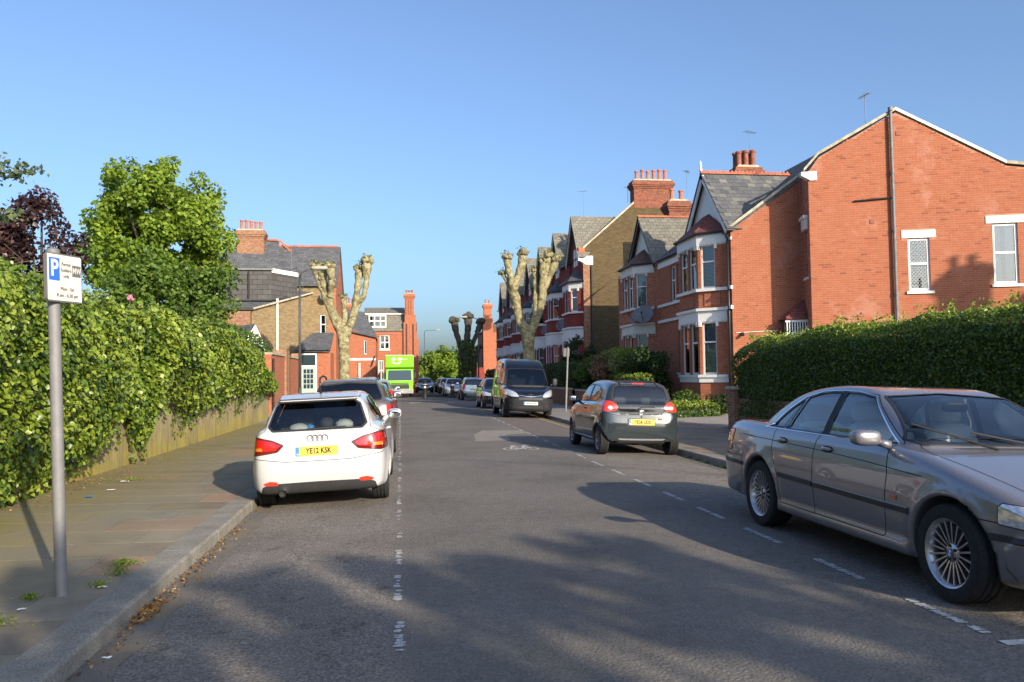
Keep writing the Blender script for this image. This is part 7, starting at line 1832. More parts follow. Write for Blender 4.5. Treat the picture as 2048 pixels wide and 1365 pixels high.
    for wh in [c for c in root.children if c.name.startswith('wheel')]:
        for hc in wh.children:
            if hc.name.startswith('hub_cap'):
                for q in range(4):
                    mb = MB(); a0 = q * math.pi / 2; mb.add([(.0935, 0, 0)] + [(.0935, .021 * math.cos(a0 + i * math.pi / 12), .021 * math.sin(a0 + i * math.pi / 12)) for i in range(7)], [tuple([0, i, i + 1]) for i in range(1, 7)])
                    mb.build('badge_quarter', MATS['plate_blue'] if q % 2 else MATS['plate_white'], hc, world=False)
bronze_saloon()

# ---- graphite small hatchback
SMALL = dict(
    side=[(-1.56, .22), (-1.68, .25), (-1.715, .40), (-1.725, .60), (-1.69, .70), (-1.655, .80), (-1.64, .98), (-1.54, 1.04), (.55, .99), (.95, .95), (1.25, .87), (1.55, .72), (1.68, .57), (1.705, .4), (1.6, .2)],
    gside=[(-1.63, .85), (-1.62, .98), (-1.44, 1.345), (-1.38, 1.40), (-.85, 1.455), (-.25, 1.465), (.12, 1.43), (.40, 1.32), (.98, .95), (.9, .8), (-1.6, .75)],
    plan=[(-1.725, .42), (-1.705, .63), (-1.62, .755), (-1.35, .80), (0, .80), (1.0, .80), (1.4, .745), (1.62, .60), (1.71, .38)],
    gplan=[(-1.70, .47), (-1.62, .66), (-1.2, .725), (-.3, .73), (.5, .705), (1.0, .61)],
    inset=[(.15, .06), (.3, .02), (.5, 0), (.72, .0), (.90, .03), (1.0, .055), (1.12, .11)],
    ginset=[(.9, 0), (1.02, .01), (1.25, .085), (1.47, .20)])
def graphite_hatchback():
    root = car_root('graphite_hatchback', 4.60, 16.72, 0, 'small graphite grey hatchback with yellow rear plate parked before the driveway')
    AX = [(-1.335, .28), (1.005, .28)]
    sh = Shape(**SMALL, axles=AX, arch=.32, arch_in=.48, k=(.10, .11, .04), flare=.024)
    lamp = [(.455, .945), (.50, .87), (.66, .845), (.86, .86), (.86, 1.07), (.70, 1.075), (.55, 1.03)]
    cuts = [
        ('tail_lamp_lens', rearm([(.565, .90), (.585, .955), (.64, .96), (.665, .915), (.61, .88)], -1.2), MATS['lamp_clear'], .006, True, False),
        ('tail_lamp', rearm(lamp, -1.2), MATS['lamp_bright'], .006, True, .01),
        ('tailgate_panel', rearm([(-.1, .795), (.40, .805), (.47, .87), (.492, .968), (-.1, .968)], -1.1), simple('black_gloss', (.008, .010, .011), .06), 0, False, False),
        ('rear_window', rearm([(-.1, .795), (.40, .805), (.47, .87), (.50, 1.03), (.565, 1.09), (.515, 1.30), (.46, 1.355), (-.1, 1.368)], -1.1), MATS['car_glass'], -.002, False, .03),
        ('windscreen', frontm([(-.1, .99), (.58, .99), (.62, 1.02), (.52, 1.36), (-.1, 1.40)], .05), MATS['car_glass'], -.004, False, True),
        ('side_window', sidem([(.74, 1.0), (.62, 1.08), (.20, 1.33), (-.10, 1.36), (-.26, 1.362), (-.30, 1.01)]), MATS['car_glass'], -.004, True, True),
        ('rear_side_window', sidem([(-.37, 1.015), (-.33, 1.362), (-.75, 1.34), (-1.03, 1.27), (-1.15, 1.13), (-.95, 1.04)]), MATS['car_glass'], -.004, True, True),
        ('headlamp', frontm([(.40, .68), (.42, .78), (.80, .86), (.85, .70)], .9), MATS['lamp_clear'], .002, True, False),
        ('lower_valance', rearm([(-.1, .15), (-.1, .262), (.55, .262), (.66, .15)], -1.4), MATS['car_trim'], 0, False, False),
    ]
    gaps = [sidem([(.86, .32), (.90, .85), (.74, 1.02), (.20, 1.36), (-.32, 1.392), (-.36, .9), (-.30, .32)]),
            sidem([(-.30, .32), (-.36, .9), (-.32, 1.392), (-.9, 1.355), (-1.2, 1.1), (-1.1, .8), (-.95, .45), (-.85, .32)]),
            rearm([(-.1, .77), (.46, .775), (.60, .80), (.80, .80), (.9, .5), (.9, .1), (-.1, .1)], -1.25)]
    carve(root, sh, .024, cuts, MATS['paint_graphite'], MATS['car_dark'], gaps, (MATS['interior_dark'], .62))
    stroke('brake_lamp', sh, [(-.12, 1.392), (.12, 1.392)], .030, .003, MATS['lamp_bright'], root, axis='r', thick=.014)
    for s_ in (-1, 1): stroke('tailgate_hinge', sh, [(.37 * s_, 1.40), (.375 * s_, 1.345)], .04, .003, MATS['car_dark'], root, axis='r', thick=.02)
    mb = MB(); Y = float(sh.hity(.1, .90)[0]); mb.tube([(-.12, Y - .015, .875), (-.02, Y - .02, .93), (.10, Y - .012, .955), (.28, Y - .008, .945)], [.012, .010, .008, .006], 6); mb.build('rear_wiper', MATS['car_dark'], root, world=False)
    y = float(sh.hity(0., .845)[0]); mb = MB()
    for (rx, rz, cz) in ((.06, .040, .845), (.020, .038, .845), (.038, .014, .862)):
        mb.tube([(rx * math.cos(a), y - .008, cz + rz * math.sin(a)) for a in [2 * math.pi * i / 20 for i in range(21)]], .0055, 6, cap=False)
    mb.build('badge', MATS['chrome'], root, smooth=True, world=False)
    mb = MB(); mb.lathe([(.018, -.01), (.018, .005)], (0, float(sh.hity(0., .75)[0]), .752), 'y', 12); mb.build('lock_barrel', MATS['car_dark'], root, world=False)
    y = float(sh.hity(0., .66)[0]); p = plate(root, 'FE58 UDS', (-.0, y - .012, .652), (R_(88), 0, 0), False)
    mb = MB(); mb.box(-.275, .275, -.07, .07, -.006, -.002); mb.build('plate_surround', MATS['car_dark'], p, world=False)
    mb = MB(); mb.box(.335, .41, y - .012, y - .002, .695, .73); mb.build('sticker', MATS['lamp_orange'], root, world=False)
    stroke('bumper_lip', sh, [(-.55, .335), (-.4, .318), (0, .315), (.4, .318), (.55, .335)], .03, .002, MATS['steel_trim'], root, axis='r', thick=.012)
    for s_ in (-1, 1): stroke('bumper_reflector_line', sh, [(.56 * s_, .56), (.68 * s_, .53), (.78 * s_, .54)], .008, .001, MATS['gap'], root, axis='r')
    for sg in (1, -1): mirror(root, (sg * .87, .56, 1.04), (.085, .07, .065), (MATS['paint_graphite'], MATS['mirror_silver']), sg)
    stroke('sill_moulding', sh, [(-.92, .285), (.66, .285)], .035, .002, MATS['steel_trim'], root, side=-1, thick=.01)
    mb = MB()
    for sg in (1, -1):
        for yy in (-.18, ):
            x = float(sh.hitx(yy, .86)[0]); mb.tube([(sg * (x - .01), yy + .09, .865), (sg * (x + .022), yy + .06, .865), (sg * (x + .022), yy - .06, .867), (sg * (x - .01), yy - .09, .867)], .014, 7)
    mb.build('door_handle', MATS['paint_graphite'], root, smooth=True, world=False)
    seats(root, (.05,), MATS['seat_dark'], .22, .33); cabin(root, sh, None, .42, (MATS['interior_dark'], MATS['car_dark']), .33, -1.3, .85, .66, .6)
    mb = MB(); mb.box(-.56, .56, -1.12, -.98, .45, .97); superell(mb, (.28, -1.06, 1.05), (.13, .05, .07), .5); superell(mb, (-.28, -1.06, 1.05), (.13, .05, .07), .5); mb.build('rear_seat_back', MATS['seat_dark'], root, world=False)
    put_wheels(root, make_wheel(.28, .165, .185, 8, WMD, 'spoke'), AX, .70)
graphite_hatchback()

# ---- generic cars for the rows further off
def plain_car(name, shape, x, y, rz, paint_, label, scale=(1, 1, 1), AX=None, R=.30, h=.045, group='cars parked along the street', txt=None, kind='hatch', glass='car_glass_dark', bars=False, lamp=None, wheels=None, extra_cuts=()):
    root = car_root(name, x, y, rz, label, 'car', group)
    S = shape; hh = h; sh = Shape(**S, axles=AX, arch=R + .045, arch_in=.5, k=(.10, .11, .035))
    ry, fy = sh.lo[0], sh.hi[0]
    if kind == 'hatch':
        g = [('rear_window', rearm([(-.1, 1.0), (.60, 1.0), (.62, 1.06), (.53, 1.29), (-.1, 1.335)], -1.2), MATS[glass], -.003, False, .03),
             ('windscreen', frontm([(-.1, .99), (.60, .99), (.64, 1.02), (.53, 1.33), (-.1, 1.37)], .05), MATS[glass], -.003, False, .03),
             ('side_window', sidem([(.74, 1.0), (.24, 1.30), (-.30, 1.335), (-.32, 1.01)]), MATS[glass], -.003, True, False),
             ('rear_side_window', sidem([(-.38, 1.01), (-.36, 1.335), (-1.0, 1.31), (-1.28, 1.18), (-1.1, 1.02)]), MATS[glass], -.003, True, False)]
        tl = rearm([(.58, .70), (.55, .86), (.60, 1.02), (.9, 1.0), (.9, .72)], ry + .55); hl = frontm([(.38, .60), (.42, .70), (.78, .80), (.95, .78), (.95, .62)], fy - .75)
    else:
        g = [('windscreen', frontm([(-.1, 1.00), (.62, 1.00), (.68, 1.03), (.54, 1.34), (-.1, 1.375)], .15), MATS[glass], -.003, False, .03),
             ('rear_window', rearm([(-.1, 1.05), (.58, 1.05), (.61, 1.08), (.50, 1.325), (-.1, 1.35)], -.8), MATS[glass], -.003, False, .03),
             ('side_window', sidem([(.78, 1.0), (.30, 1.33), (-.18, 1.365), (-.20, 1.0)]), MATS[glass], -.003, True, False),
             ('rear_side_window', sidem([(-.26, 1.0), (-.24, 1.365), (-.7, 1.32), (-1.18, 1.05)]), MATS[glass], -.003, True, False)]
        tl = rearm([(.42, .74), (.45, .90), (.95, .94), (.95, .70)], ry + .5); hl = frontm([(.36, .565), (.38, .665), (.90, .735), (.95, .60)], fy - .6)
    if lamp: tl = rearm(lamp, ry + .4)
    g += [('tail_lamp', tl, MATS['lamp_red'], .003, True, False), ('headlamp', hl, MATS['lamp_clear'], .003, True, False),
          ('grille', frontm([(-.1, .28), (-.1, .44), (.42, .44), (.48, .28)], fy - .4), MATS['car_dark'], 0, False, False)]
    carve(root, sh, hh, list(extra_cuts) + g, MATS[paint_], MATS['car_dark'], [sidem([(.90, .3), (.92, .8), (.76, 1.0), (.3, 1.33), (-.3, 1.365), (-.34, .3)])], (MATS['interior_dark'], .6), gapw=.012)
    for sg in (1, -1): mirror(root, (sg * .93, .55, 1.03), (.10, .075, .07), (MATS[paint_], MATS['mirror_silver']), sg)
    seats(root, (.1, -.75), MATS['seat_dark'])
    y0 = float(sh.hity(0., .70)[0]) - .012; plate(root, txt, (0, y0, .70), (R_(88), 0, 0), False)
    y1 = float(sh.hity(0., .48, False)[0]) + .012; plate(root, txt, (0, y1, .47), (R_(90), 0, math.pi), True)
    if bars:
        mb = MB()
        for sg in (1, -1): mb.tube([(sg * .56, -1.35, 1.35), (sg * .57, -1.28, 1.43), (sg * .58, -.5, 1.475), (sg * .57, .0, 1.45), (sg * .55, .1, 1.37)], .018, 8)
        mb.build('roof_bars', MATS['car_dark'], root, smooth=True, world=False)
    put_wheels(root, wheels or W_PLAIN, AX, .74)
    root.scale = scale
    return root
W_PLAIN = make_wheel(.30, .2, .20, 7, WM, 'five', 28)
AXH = [(-1.262, .30), (1.2, .30)]; AXS = [(-1.26, .30), (1.565, .30)]
plain_car('people_carrier', HATCH, -.98, 18.15, R_(.5), 'paint_mink', 'brownish grey people carrier with black roof bars just ahead of the white hatchback', (1.04, 1.10, 1.12), AXH, h=.032, glass='car_glass', bars=True, lamp=[(.70, .74), (.70, .90), (.9, .92), (.9, .74)])
plain_car('dark_coupe', SALOON, -.95, 24.2, 0, 'paint_slate', 'slate grey coupe with rounded red tail lamp ahead of the people carrier', (1.0, .96, .97), AXS, h=.036, kind='saloon')
plain_car('silver_hatchback', HATCH, -1.0, 33.6, 0, 'paint_silver', 'silver hatchback nearest the green lorry on the left kerb', (1.0, 1.03, 1.06), AXH)
plain_car('black_hatchback', HATCH, 4.72, 39.6, math.pi, 'paint_black', 'black hatchback almost hidden behind the dark van', (1.02, 1.05, 1.05), AXH)
plain_car('pale_blue_hatchback', SMALL, 4.85, 54.6, 0, 'paint_pale_blue', 'pale silver blue hatchback seen from behind beyond the dark van', (1.05, 1.08, 1.04), [(-1.335, .28), (1.005, .28)], extra_cuts=())
plain_car('silver_saloon', SALOON, 4.35, 65.5, math.pi, 'paint_silver', 'silver saloon facing us beyond the pale blue hatchback', (1, 1, 1.0), AXS, h=.06, kind='saloon')
plain_car('maroon_hatchback', HATCH, 4.30, 73.5, math.pi, 'paint_maroon', 'dark red hatchback in the far row on the right kerb', (1, 1, 1.02), AXH, h=.06)
plain_car('navy_saloon', SALOON, 4.30, 80.5, 0, 'paint_navy', 'farthest dark blue saloon in the row on the right kerb', (1, 1, 1), AXS, h=.06, kind='saloon')
plain_car('black_saloon', SALOON, 2.35, 79.5, math.pi, 'paint_navy', 'dark saloon beside the green lorry at the far end', (1, 1, 1), AXS, h=.06, kind='saloon')

# ---- dark high-roof van
VAN = dict(
    side=[(-2.45, .32), (-2.52, .45), (-2.55, 1.0), (-2.5, 1.2), (1.6, 1.2), (1.82, 1.13), (2.25, 1.0), (2.42, .88), (2.50, .70), (2.53, .48), (2.48, .30), (2.3, .24), (-2.3, .26)],
    gside=[(-2.50, .9), (-2.53, 1.9), (-2.46, 2.22), (-2.2, 2.27), (-.2, 2.27), (.35, 2.20), (.78, 2.02), (1.0, 1.86), (1.80, 1.16), (1.75, .9)],
    plan=[(-2.55, .80), (-2.5, .90), (-2.2, .94), (0, .95), (1.3, .95), (1.9, .92), (2.25, .82), (2.45, .64), (2.54, .40)],
    gplan=[(-2.55, .78), (-2.48, .90), (-1.5, .925), (.3, .92), (1.1, .88), (1.6, .80), (1.85, .68)],
    inset=[(.2, .05), (.4, .01), (.7, 0), (1.0, .015), (1.2, .04)],
    ginset=[(1.0, 0), (1.3, .03), (1.8, .11), (2.27, .21)])
def dark_van():
    root = car_root('dark_van', 4.72, 31.5, math.pi, 'black high-roof van facing us with painted fruit and leaf graphics along its side', 'van')
    AX = [(-1.5, .33), (1.5, .33)]
    sh = Shape(**VAN, axles=AX, arch=.385, arch_in=.6, k=(.12, .14, .04))
    cuts = [
        ('windscreen', frontm([(-.1, 1.19), (.66, 1.19), (.78, 1.22), (.70, 1.80), (.62, 1.84), (-.1, 1.86)], .6), MATS['car_glass_dark'], -.004, False, .04),
        ('side_window', sidem([(1.45, 1.24), (1.30, 1.36), (.93, 1.72), (.80, 1.78), (.42, 1.80), (.40, 1.22)]), MATS['car_glass'], -.004, True, .02),
        ('headlamp', frontm([(.44, .80), (.50, .92), (.62, 1.0), (.86, 1.08), (.98, 1.04), (.98, .90), (.70, .80)], 1.55), MATS['lamp_clear'], .004, True, .014),
        ('upper_grille', frontm([(-.1, .69), (-.1, .765), (.44, .765), (.46, .69)], 2.1), MATS['car_dark'], 0, False, False),
        ('lower_grille', frontm([(-.1, .36), (-.1, .46), (.44, .46), (.46, .36)], 2.1), MATS['car_dark'], 0, False, False),
        ('fog_lamp_recess', frontm([(.56, .41), (.58, .52), (.78, .54), (.80, .42)], 1.9), MATS['car_dark'], 0, True, False),
        ('front_bumper', frontm([(-.1, .1), (-.1, .765), (.50, .765), (.60, .74), (1.1, .72), (1.1, .1)], 1.93), MATS['bumper_grey'], .004, False, False),
    ]
    gaps = [sidem([(1.48, .40), (1.52, 1.15), (1.38, 1.34), (.95, 1.78), (.40, 1.86), (.34, .40)]), sidem([(.34, .40), (.40, 1.95), (-.75, 1.97), (-.75, .40)]),
            topm([(-.1, 1.82), (.70, 1.80), (.80, 2.0), (.62, 2.36), (-.1, 2.44)], .80)]
    carve(root, sh, .035, cuts, MATS['paint_black'], MATS['car_dark'], gaps, (MATS['interior_dark'], .8), sealw=.03, gapw=.012)
    stroke('grille_bar', sh, [(-.48, .86), (-.2, .815), (0, .80), (.2, .815), (.48, .86)], .03, .003, MATS['chrome'], root, axis='f', thick=.02)
    y = float(sh.hity(0., .84, False)[0]) + .025; mb = MB()
    for dz in (0, .055):
        for sg in (1, -1): mb.hexa([(0, y - .01, .83 + dz), (sg * .12, y - .01, .785 + dz), (sg * .12, y + .01, .785 + dz), (0, y + .01, .83 + dz), (0, y - .01, .862 + dz), (sg * .12, y - .01, .806 + dz), (sg * .12, y + .01, .806 + dz), (0, y + .01, .862 + dz)])
    mb.build('chevron_badge', MATS['chrome'], root, world=False)
    y = float(sh.hity(0., .58, False)[0]); plate(root, 'MV64 VAA', (0, y + .014, .565), (R_(90), 0, math.pi), True)
    for sg in (1, -1):
        yy = float(sh.hity(.68, .48, False)[0]); mb = MB(); mb.lathe([(.055, 0), (.045, .012)], (sg * .68, yy - .01, .475), 'y', 14); mb.build('fog_lamp', MATS['lamp_clear'], root, world=False)
        mirror(root, (sg * 1.10, 1.30, 1.36), (.10, .07, .15), (MATS['car_dark'], MATS['mirror_silver']), sg)
    # painted artwork on the flank: leaf, stalk and fruit shapes
    simple('van_green', (.16, .42, .03), .35); simple('van_pale', (.55, .62, .30), .35); simple('van_red', (.45, .10, .05), .35); simple('van_straw', (.62, .45, .22), .35)
    random.seed(31)
    for sg in (1, -1):
        for (pts, w, mt) in ([[(1.2, .55), (.6, .95), (.1, 1.25)], .10, 'van_green'], [[(.9, .5), (.2, .8), (-.5, 1.3)], .09, 'van_pale'], [[(.2, .55), (-.4, .9), (-1.0, 1.5)], .11, 'van_green'],
                             [[(-.5, .5), (-1.0, .9), (-1.4, 1.4)], .10, 'van_straw'], [[(-1.1, .75), (-1.6, 1.2), (-2.1, 1.7)], .12, 'van_green'], [[(.25, 1.5), (-.2, 1.75)], .22, 'van_red'], [[(-.6, 1.55), (-1.3, 1.8)], .24, 'van_straw'],
                             [[(-1.6, 1.5), (-2.2, 1.9)], .22, 'van_red'], [[(.3, 1.05), (-.2, 1.42)], .16, 'van_straw'], [[(-1.9, .6), (-2.3, 1.1)], .14, 'van_red']):
            stroke('side_artwork', sh, pts, w, .003, MATS[mt], root, side=sg, step=.08)
    seats(root, (.75,), MATS['seat_dark'], .25, .42, zs=.85, top=1.4); cabin(root, sh, None, .75, (MATS['interior_dark'], MATS['car_dark']), .42, -.2, 1.5, 1.45, .8, zd=1.22)
    mb = MB(); mb.box(-.8, .8, .12, .16, .7, 2.05); mb.build('bulkhead', MATS['interior_dark'], root, world=False)
    put_wheels(root, make_wheel(.33, .215, .21, 5, WMD, 'five', 32), AX, .80)
dark_van()

# ---- green box lorry
def green_lorry():
    root = car_root('green_lorry', -.02, 69.0, math.pi, 'bright green box lorry with white smiling logo facing us at the far end', 'lorry')
    root.rotation_euler = (0, 0, math.pi)
    root.location.z = -.10
    L = MATS['paint_lime']; D = MATS['car_dark']
    def part(nm, mt, fn, sm=False):
        mb = MB(); fn(mb); return mb.build(nm, mt, root, smooth=sm, world=False)
    def cab(mb):
        mb.prism([(0, .55), (.02, 1.25), (-.02, 1.32), (-.28, 2.28), (-.45, 2.40), (-1.75, 2.42), (-1.75, .55)], lambda a, b, d: (d, a + .35, b), -1.12, 1.12)
    part('cab', L, cab)
    def box(mb): mb.cham(-1.24, 1.24, -7.2, -1.52, .95, 3.60, .04)
    part('box_body', simple('lorry_box', (.62, .65, .64), .5, vary=.1), box)
    def vis(mb): mb.prism([(-.20, 2.44), (-.08, 2.55), (-1.2, 3.52), (-1.5, 3.56), (-1.87, 3.56), (-1.87, 2.44)], lambda a, b, d: (d, a + .35, b), -1.18, 1.18)
    v = part('wind_deflector', L, vis)
    def ws(mb): mb.quad((-1.0, .345, 1.40), (1.0, .345, 1.40), (.96, .095, 2.25), (-.96, .095, 2.25))
    w = part('windscreen', MATS['lorry_glass'], ws); w.location.y = .012
    part('grille', D, lambda mb: [mb.box(-.75, .75, .34, .385, .72 + k * .13, .80 + k * .13) for k in range(4)])
    part('grille_panel', simple('lorry_grille', (.05, .06, .06), .5), lambda mb: mb.box(-.80, .80, .30, .362, .66, 1.24))
    part('bumper', simple('lorry_bumper', (.30, .31, .31), .5, vary=.2), lambda mb: mb.cham(-1.14, 1.14, .2, .46, .28, .64, .03))
    for sg in (1, -1):
        part('headlamp', MATS['lamp_clear'], lambda mb: mb.box(sg * .82 - .2, sg * .82 + .2, .45, .472, .42, .58))
        part('door_mirror', D, lambda mb: (mb.box(sg * 1.30 - .1, sg * 1.30 + .1, .2, .34, 1.55, 2.05), mb.tube([(sg * 1.1, .2, 2.2), (sg * 1.3, .28, 2.2), (sg * 1.3, .27, 1.5), (sg * 1.1, .2, 1.4)], .02, 6)))
    part('chassis', D, lambda mb: mb.box(-.5, .5, -7.0, .2, .5, .95))
    plate(root, None, (0, .475, .42), (R_(90), 0, math.pi), True)
    # white smile: two round eyes and a curved mouth on the deflector slope
    n = Vector((0, .97, 1.12)).normalized(); up = Vector((0, -1.12, .97)).normalized(); c0 = Vector((0, .27, 2.55)); W = MATS['plate_white']
    def on(a, b, l=.006): return c0 + Vector((a, 0, 0)) + up * b + n * l
    for sg in (-1, 1):
        mb = MB(); mb.tube([on(.28 + sg * .26 + .17 * math.cos(t), 1.0 + .12 * math.sin(t)) for t in [2 * math.pi * i / 16 for i in range(17)]], .052, 6, cap=False); mb.build('logo_eye', W, root, world=False)
    mb = MB(); mb.tube([on(.28 + .40 * math.cos(t), .78 + .38 * math.sin(t)) for t in [math.pi * (1.08 + .84 * i / 12) for i in range(13)]], .062, 6); mb.build('logo_smile', W, root, world=False)
    mb = MB()
    for k, hh in enumerate((.10, .07, .07, .10, .08, .07)): a = -.20 - k * .085; mb.hexa([on(a, .96 - .04, .0), on(a - .05, .96 - .04, .0), on(a - .05, .96 - .04, .02), on(a, .96 - .04, .02), on(a, .96 + hh - .04, .0), on(a - .05, .96 + hh - .04, .0), on(a - .05, .96 + hh - .04, .02), on(a, .96 + hh - .04, .02)])
    mb.build('logo_lettering', W, root, world=False)
    WW = make_wheel(.48, .28, .30, 8, WMD, 'five', 24); put_wheels(root, WW, [(-.75, .48), (-4.9, .48)], .98)
green_lorry()
# ------------------------------------------------------------ street furniture and small things
simple('galvanised', (.20, .20, .205), .65, .2, vary=.12, vscale=14); simple('sign_white', (.60, .59, .55), .45, vary=.10, vscale=9); simple('sign_back', (.13, .13, .13), .5); simple('sign_blue', (.03, .14, .62), .4); simple('lamp_post', (.055, .06, .058), .5, vary=.2); simple('lamp_head', (.32, .31, .26), .5, vary=.15); simple('litter_white', (.75, .75, .74), .6)
def sign_post(x, y, z, rz, label, text_on=True, h=2.02, lean=0.0):
    root = empty('parking_sign', (x, y, z), rz, label, 'sign'); root.rotation_mode = 'ZYX'; root.rotation_euler = (0, lean, rz)
    mb = MB(); mb.tube([(0, 0, -.05), (0, 0, h + .30)], .040, 18); mb.lathe([(.045, h + .30), (.047, h + .33), (.02, h + .345)], (0, 0, 0), 'z', 16); mb.build('post', MATS['galvanised'], root, smooth=True, world=False, auto=40)
    W, H_ = .33, .345; c = h + .125; off = .035
    mb = MB(); mb.prism([(-W / 2 + .02, -H_ / 2), (W / 2 - .02, -H_ / 2), (W / 2, -H_ / 2 + .02), (W / 2, H_ / 2 - .02), (W / 2 - .02, H_ / 2), (-W / 2 + .02, H_ / 2), (-W / 2, H_ / 2 - .02), (-W / 2, -H_ / 2 + .02)], lambda a, b, d: (a + off, d, c + b), -.062, -.040); pl = mb.build('sign_plate', MATS['sign_back'], root, world=False)
    i = .010; mb = MB(); mb.box(off - W / 2 + i, off + W / 2 - i, -.0655, -.0622, c - H_ / 2 + i, c + H_ / 2 - i); mb.build('sign_face', MATS['sign_white'], pl, world=False)
    if not text_on: return root
    K = MATS['black_print']; f = -.0670; rot = (math.pi / 2, 0, 0)
    mb = MB(); mb.box(off - .145, off - .050, f - .0006, f + .001, c - .022, c + .138); mb.build('blue_panel', MATS['sign_blue'], pl, world=False)
    text('P', .165, 'letter_p', MATS['sign_white'], pl, (off - .0975, f - .0012, c + .060), rot, .85, .004)
    for k, t in enumerate(('Permit', 'holders', 'only')): text(t, .036, 'wording', K, pl, (off + .012, f, c + .098 - .042 * k), rot, .88)
    mb = MB(); mb.box(off + .068, off + .148, f - .0006, f + .001, c + .018, c + .10); mb.build('zone_panel', MATS['sign_back'], pl, world=False)
    text('MW', .058, 'zone_letters', MATS['sign_white'], pl, (off + .108, f - .0012, c + .059), rot, .72, .001)
    text('Mon - Sat', .036, 'wording', K, pl, (off + .02, f, c - .078), rot, .9); text('8 am - 6.30 pm', .036, 'wording', K, pl, (off + .02, f, c - .125), rot, .9)
    mb = MB()
    for zz in (c - .09, c + .09): mb.box(-.05, .05, -.041, .045, zz - .012, zz + .012)
    mb.build('clip', MATS['galvanised'], root, world=False)
    return root
sign_post(-2.36, 6.06, .06, R_(69), 'permit holders parking sign on a grey post on the left pavement', h=2.10, lean=-.034)
sign_post(6.75, 32.4, .06, R_(-150), 'small sign on a leaning post beside the black van', False, 2.3, lean=.05)
def lamp_post(label, x, y, h, arm, rz, head='box'):
    root = empty('street_lamp', (x, y, .0), rz, label, 'street lamp', 'street lamps'); M = MATS['lamp_post']
    mb = MB(); mb.tube([(0, 0, 0), (0, 0, 1.2)], .075, 10); mb.tube([(0, 0, 1.2), (0, 0, h - .35)], [.055, .045], 10); mb.build('column', M, root, smooth=True, world=False)
    mb = MB(); mb.tube([(0, 0, h - .35), (.05, 0, h - .12), (.25, 0, h), (arm, 0, h + .08)], [.04, .036, .032, .03], 8); mb.build('arm', M, root, smooth=True, world=False)
    mb = MB(); superell(mb, (arm + .25, 0, h + .10), (.36, .12, .085), .6, 16, 8); mb.build('lamp_head', MATS['lamp_head'], root, smooth=True, world=False)
lamp_post('street lamp on a dark post against the yellow brick house', -4.1, 34.0, 6.05, .55, 0)
lamp_post('curved-arm street lamp on the far right pavement', 6.5, 66.5, 6.4, 1.0, math.pi)
lamp_post('slim far street lamp standing beyond the lorry', 3.4, 112, 8.0, 1.6, 0)
lamp_post('thin street lamp against the red mansard building', -2.5, 80.5, 5.6, .8, 0)
lamp_post('distant street lamp with white head before the end trees', 7.6, 104, 4.8, 1.2, math.pi)
def bollard(label, x, y, z, h=1.0, disc=True):
    root = empty('bollard', (x, y, z), 0, label, 'bollard', 'bollards at the crossing'); mb = MB()
    mb.lathe([(.20, 0), (.20, .12), (.16, .16), (.15, h * .72), (.18, h * .75), (.18, h * .8), (.14, h * .84), (.16, h * .93), (.07, h)], (0, 0, 0), 'z', 14); mb.build('shaft', MATS['black_iron'], root, smooth=True, world=False, auto=40)
    mb = MB(); mb.lathe([(.181, h * .76), (.181, h * .785)], (0, 0, 0), 'z', 14); mb.build('reflective_band', MATS['sign_white'], root, world=False)
    if disc: mb = MB(); mb.lathe([(.085, -.02), (.085, .0)], (0, -.16, h * .62), 'y', 16); mb.build('disc', MATS['sign_white'], root, world=False)
bollard('black bollard with white disc standing by the road beyond the cars', 1.85, 60.6, -.05, 1.35); bollard('dark green bollard in front of the silver saloon', 4.0, 62.0, -.1, 1.3, False)
# pier, red wall and gate on the left
def red_wall():
    root = empty('red_brick_wall', (-4.7, 33, 0), 0, 'red brick boundary wall with piers beyond the ivy', 'wall')
    mb = MB(); mb.box(-4.92, -4.66, 30.25, 33.6, 0, 2.45); mb.build('wall_panel', MATS['brick_red_t'], root); mb = MB(); mb.box(-4.92, -4.66, 34.6, 38.2, 0, 2.45); mb.build('wall_panel', MATS['brick_red_t'], root)
    for y in (33.62, 34.15, 38.22): mb = MB(); mb.box(-5.0, -4.58, y, y + .42, 0, 2.72); mb.build('pier', MATS['brick_brown'], root)
    mb = MB(); mb.box(-4.97, -4.61, 30.25, 33.6, 2.451, 2.53); mb.box(-4.97, -4.61, 34.6, 38.2, 2.451, 2.53); mb.build('coping', MATS['coping'], root)
    mb = MB(); mb.tube([(-4.60, 30.3, .1), (-4.60, 30.3, 2.3)], .04, 6); mb.build('post', MATS['black_iron'], root)
red_wall()
def low_wall():
    root = empty('low_brick_wall', (8.6, 14, 0), 0, 'low brick garden wall under the tall clipped hedge', 'wall'); F = Frame(8.60, 19.95, 0, -1)
    mb = MB(); mb.box(8.61, 8.85, 6.2, 19.6, 0, .78); w = mb.build('wall_panel', MATS['brick_brown'], root)
    mb = MB(); mb.box(8.5, 8.92, 19.6, 20.02, 0, 1.12); mb.build('gate_pier', MATS['brick_brown'], root); mb = MB(); mb.cham(8.45, 8.97, 19.55, 20.07, 1.121, 1.2, .03); mb.build('pier_cap', MATS['coping'], root)
    k = 0; me = None; y = 19.55       # soldier course on top of the wall
    while y > 10:
        if me is None: mb = MB(); mb.box(-.005, .25, -.034, .034, 0, .11); o = mb.build('coping_brick', MATS['brick_brown'], root, world=False); me = o.data
        else: o = link('coping_brick', me, root)
        o.location = Vector((8.6, y, .781)) - root.location; y -= .078
    return root
low_wall()
def street_wall(label, x, y0, y1, h):
    root = empty('front_wall', (x, (y0 + y1) / 2, 0), 0, label, 'wall', 'front garden walls'); mb = MB(); mb.box(x, x + .23, y0, y1, 0, h); mb.build('wall_panel', MATS['brick_brown'], root); mb = MB(); mb.box(x - .04, x + .27, y0, y1, h + .001, h + .08); mb.build('coping', MATS['coping'], root)
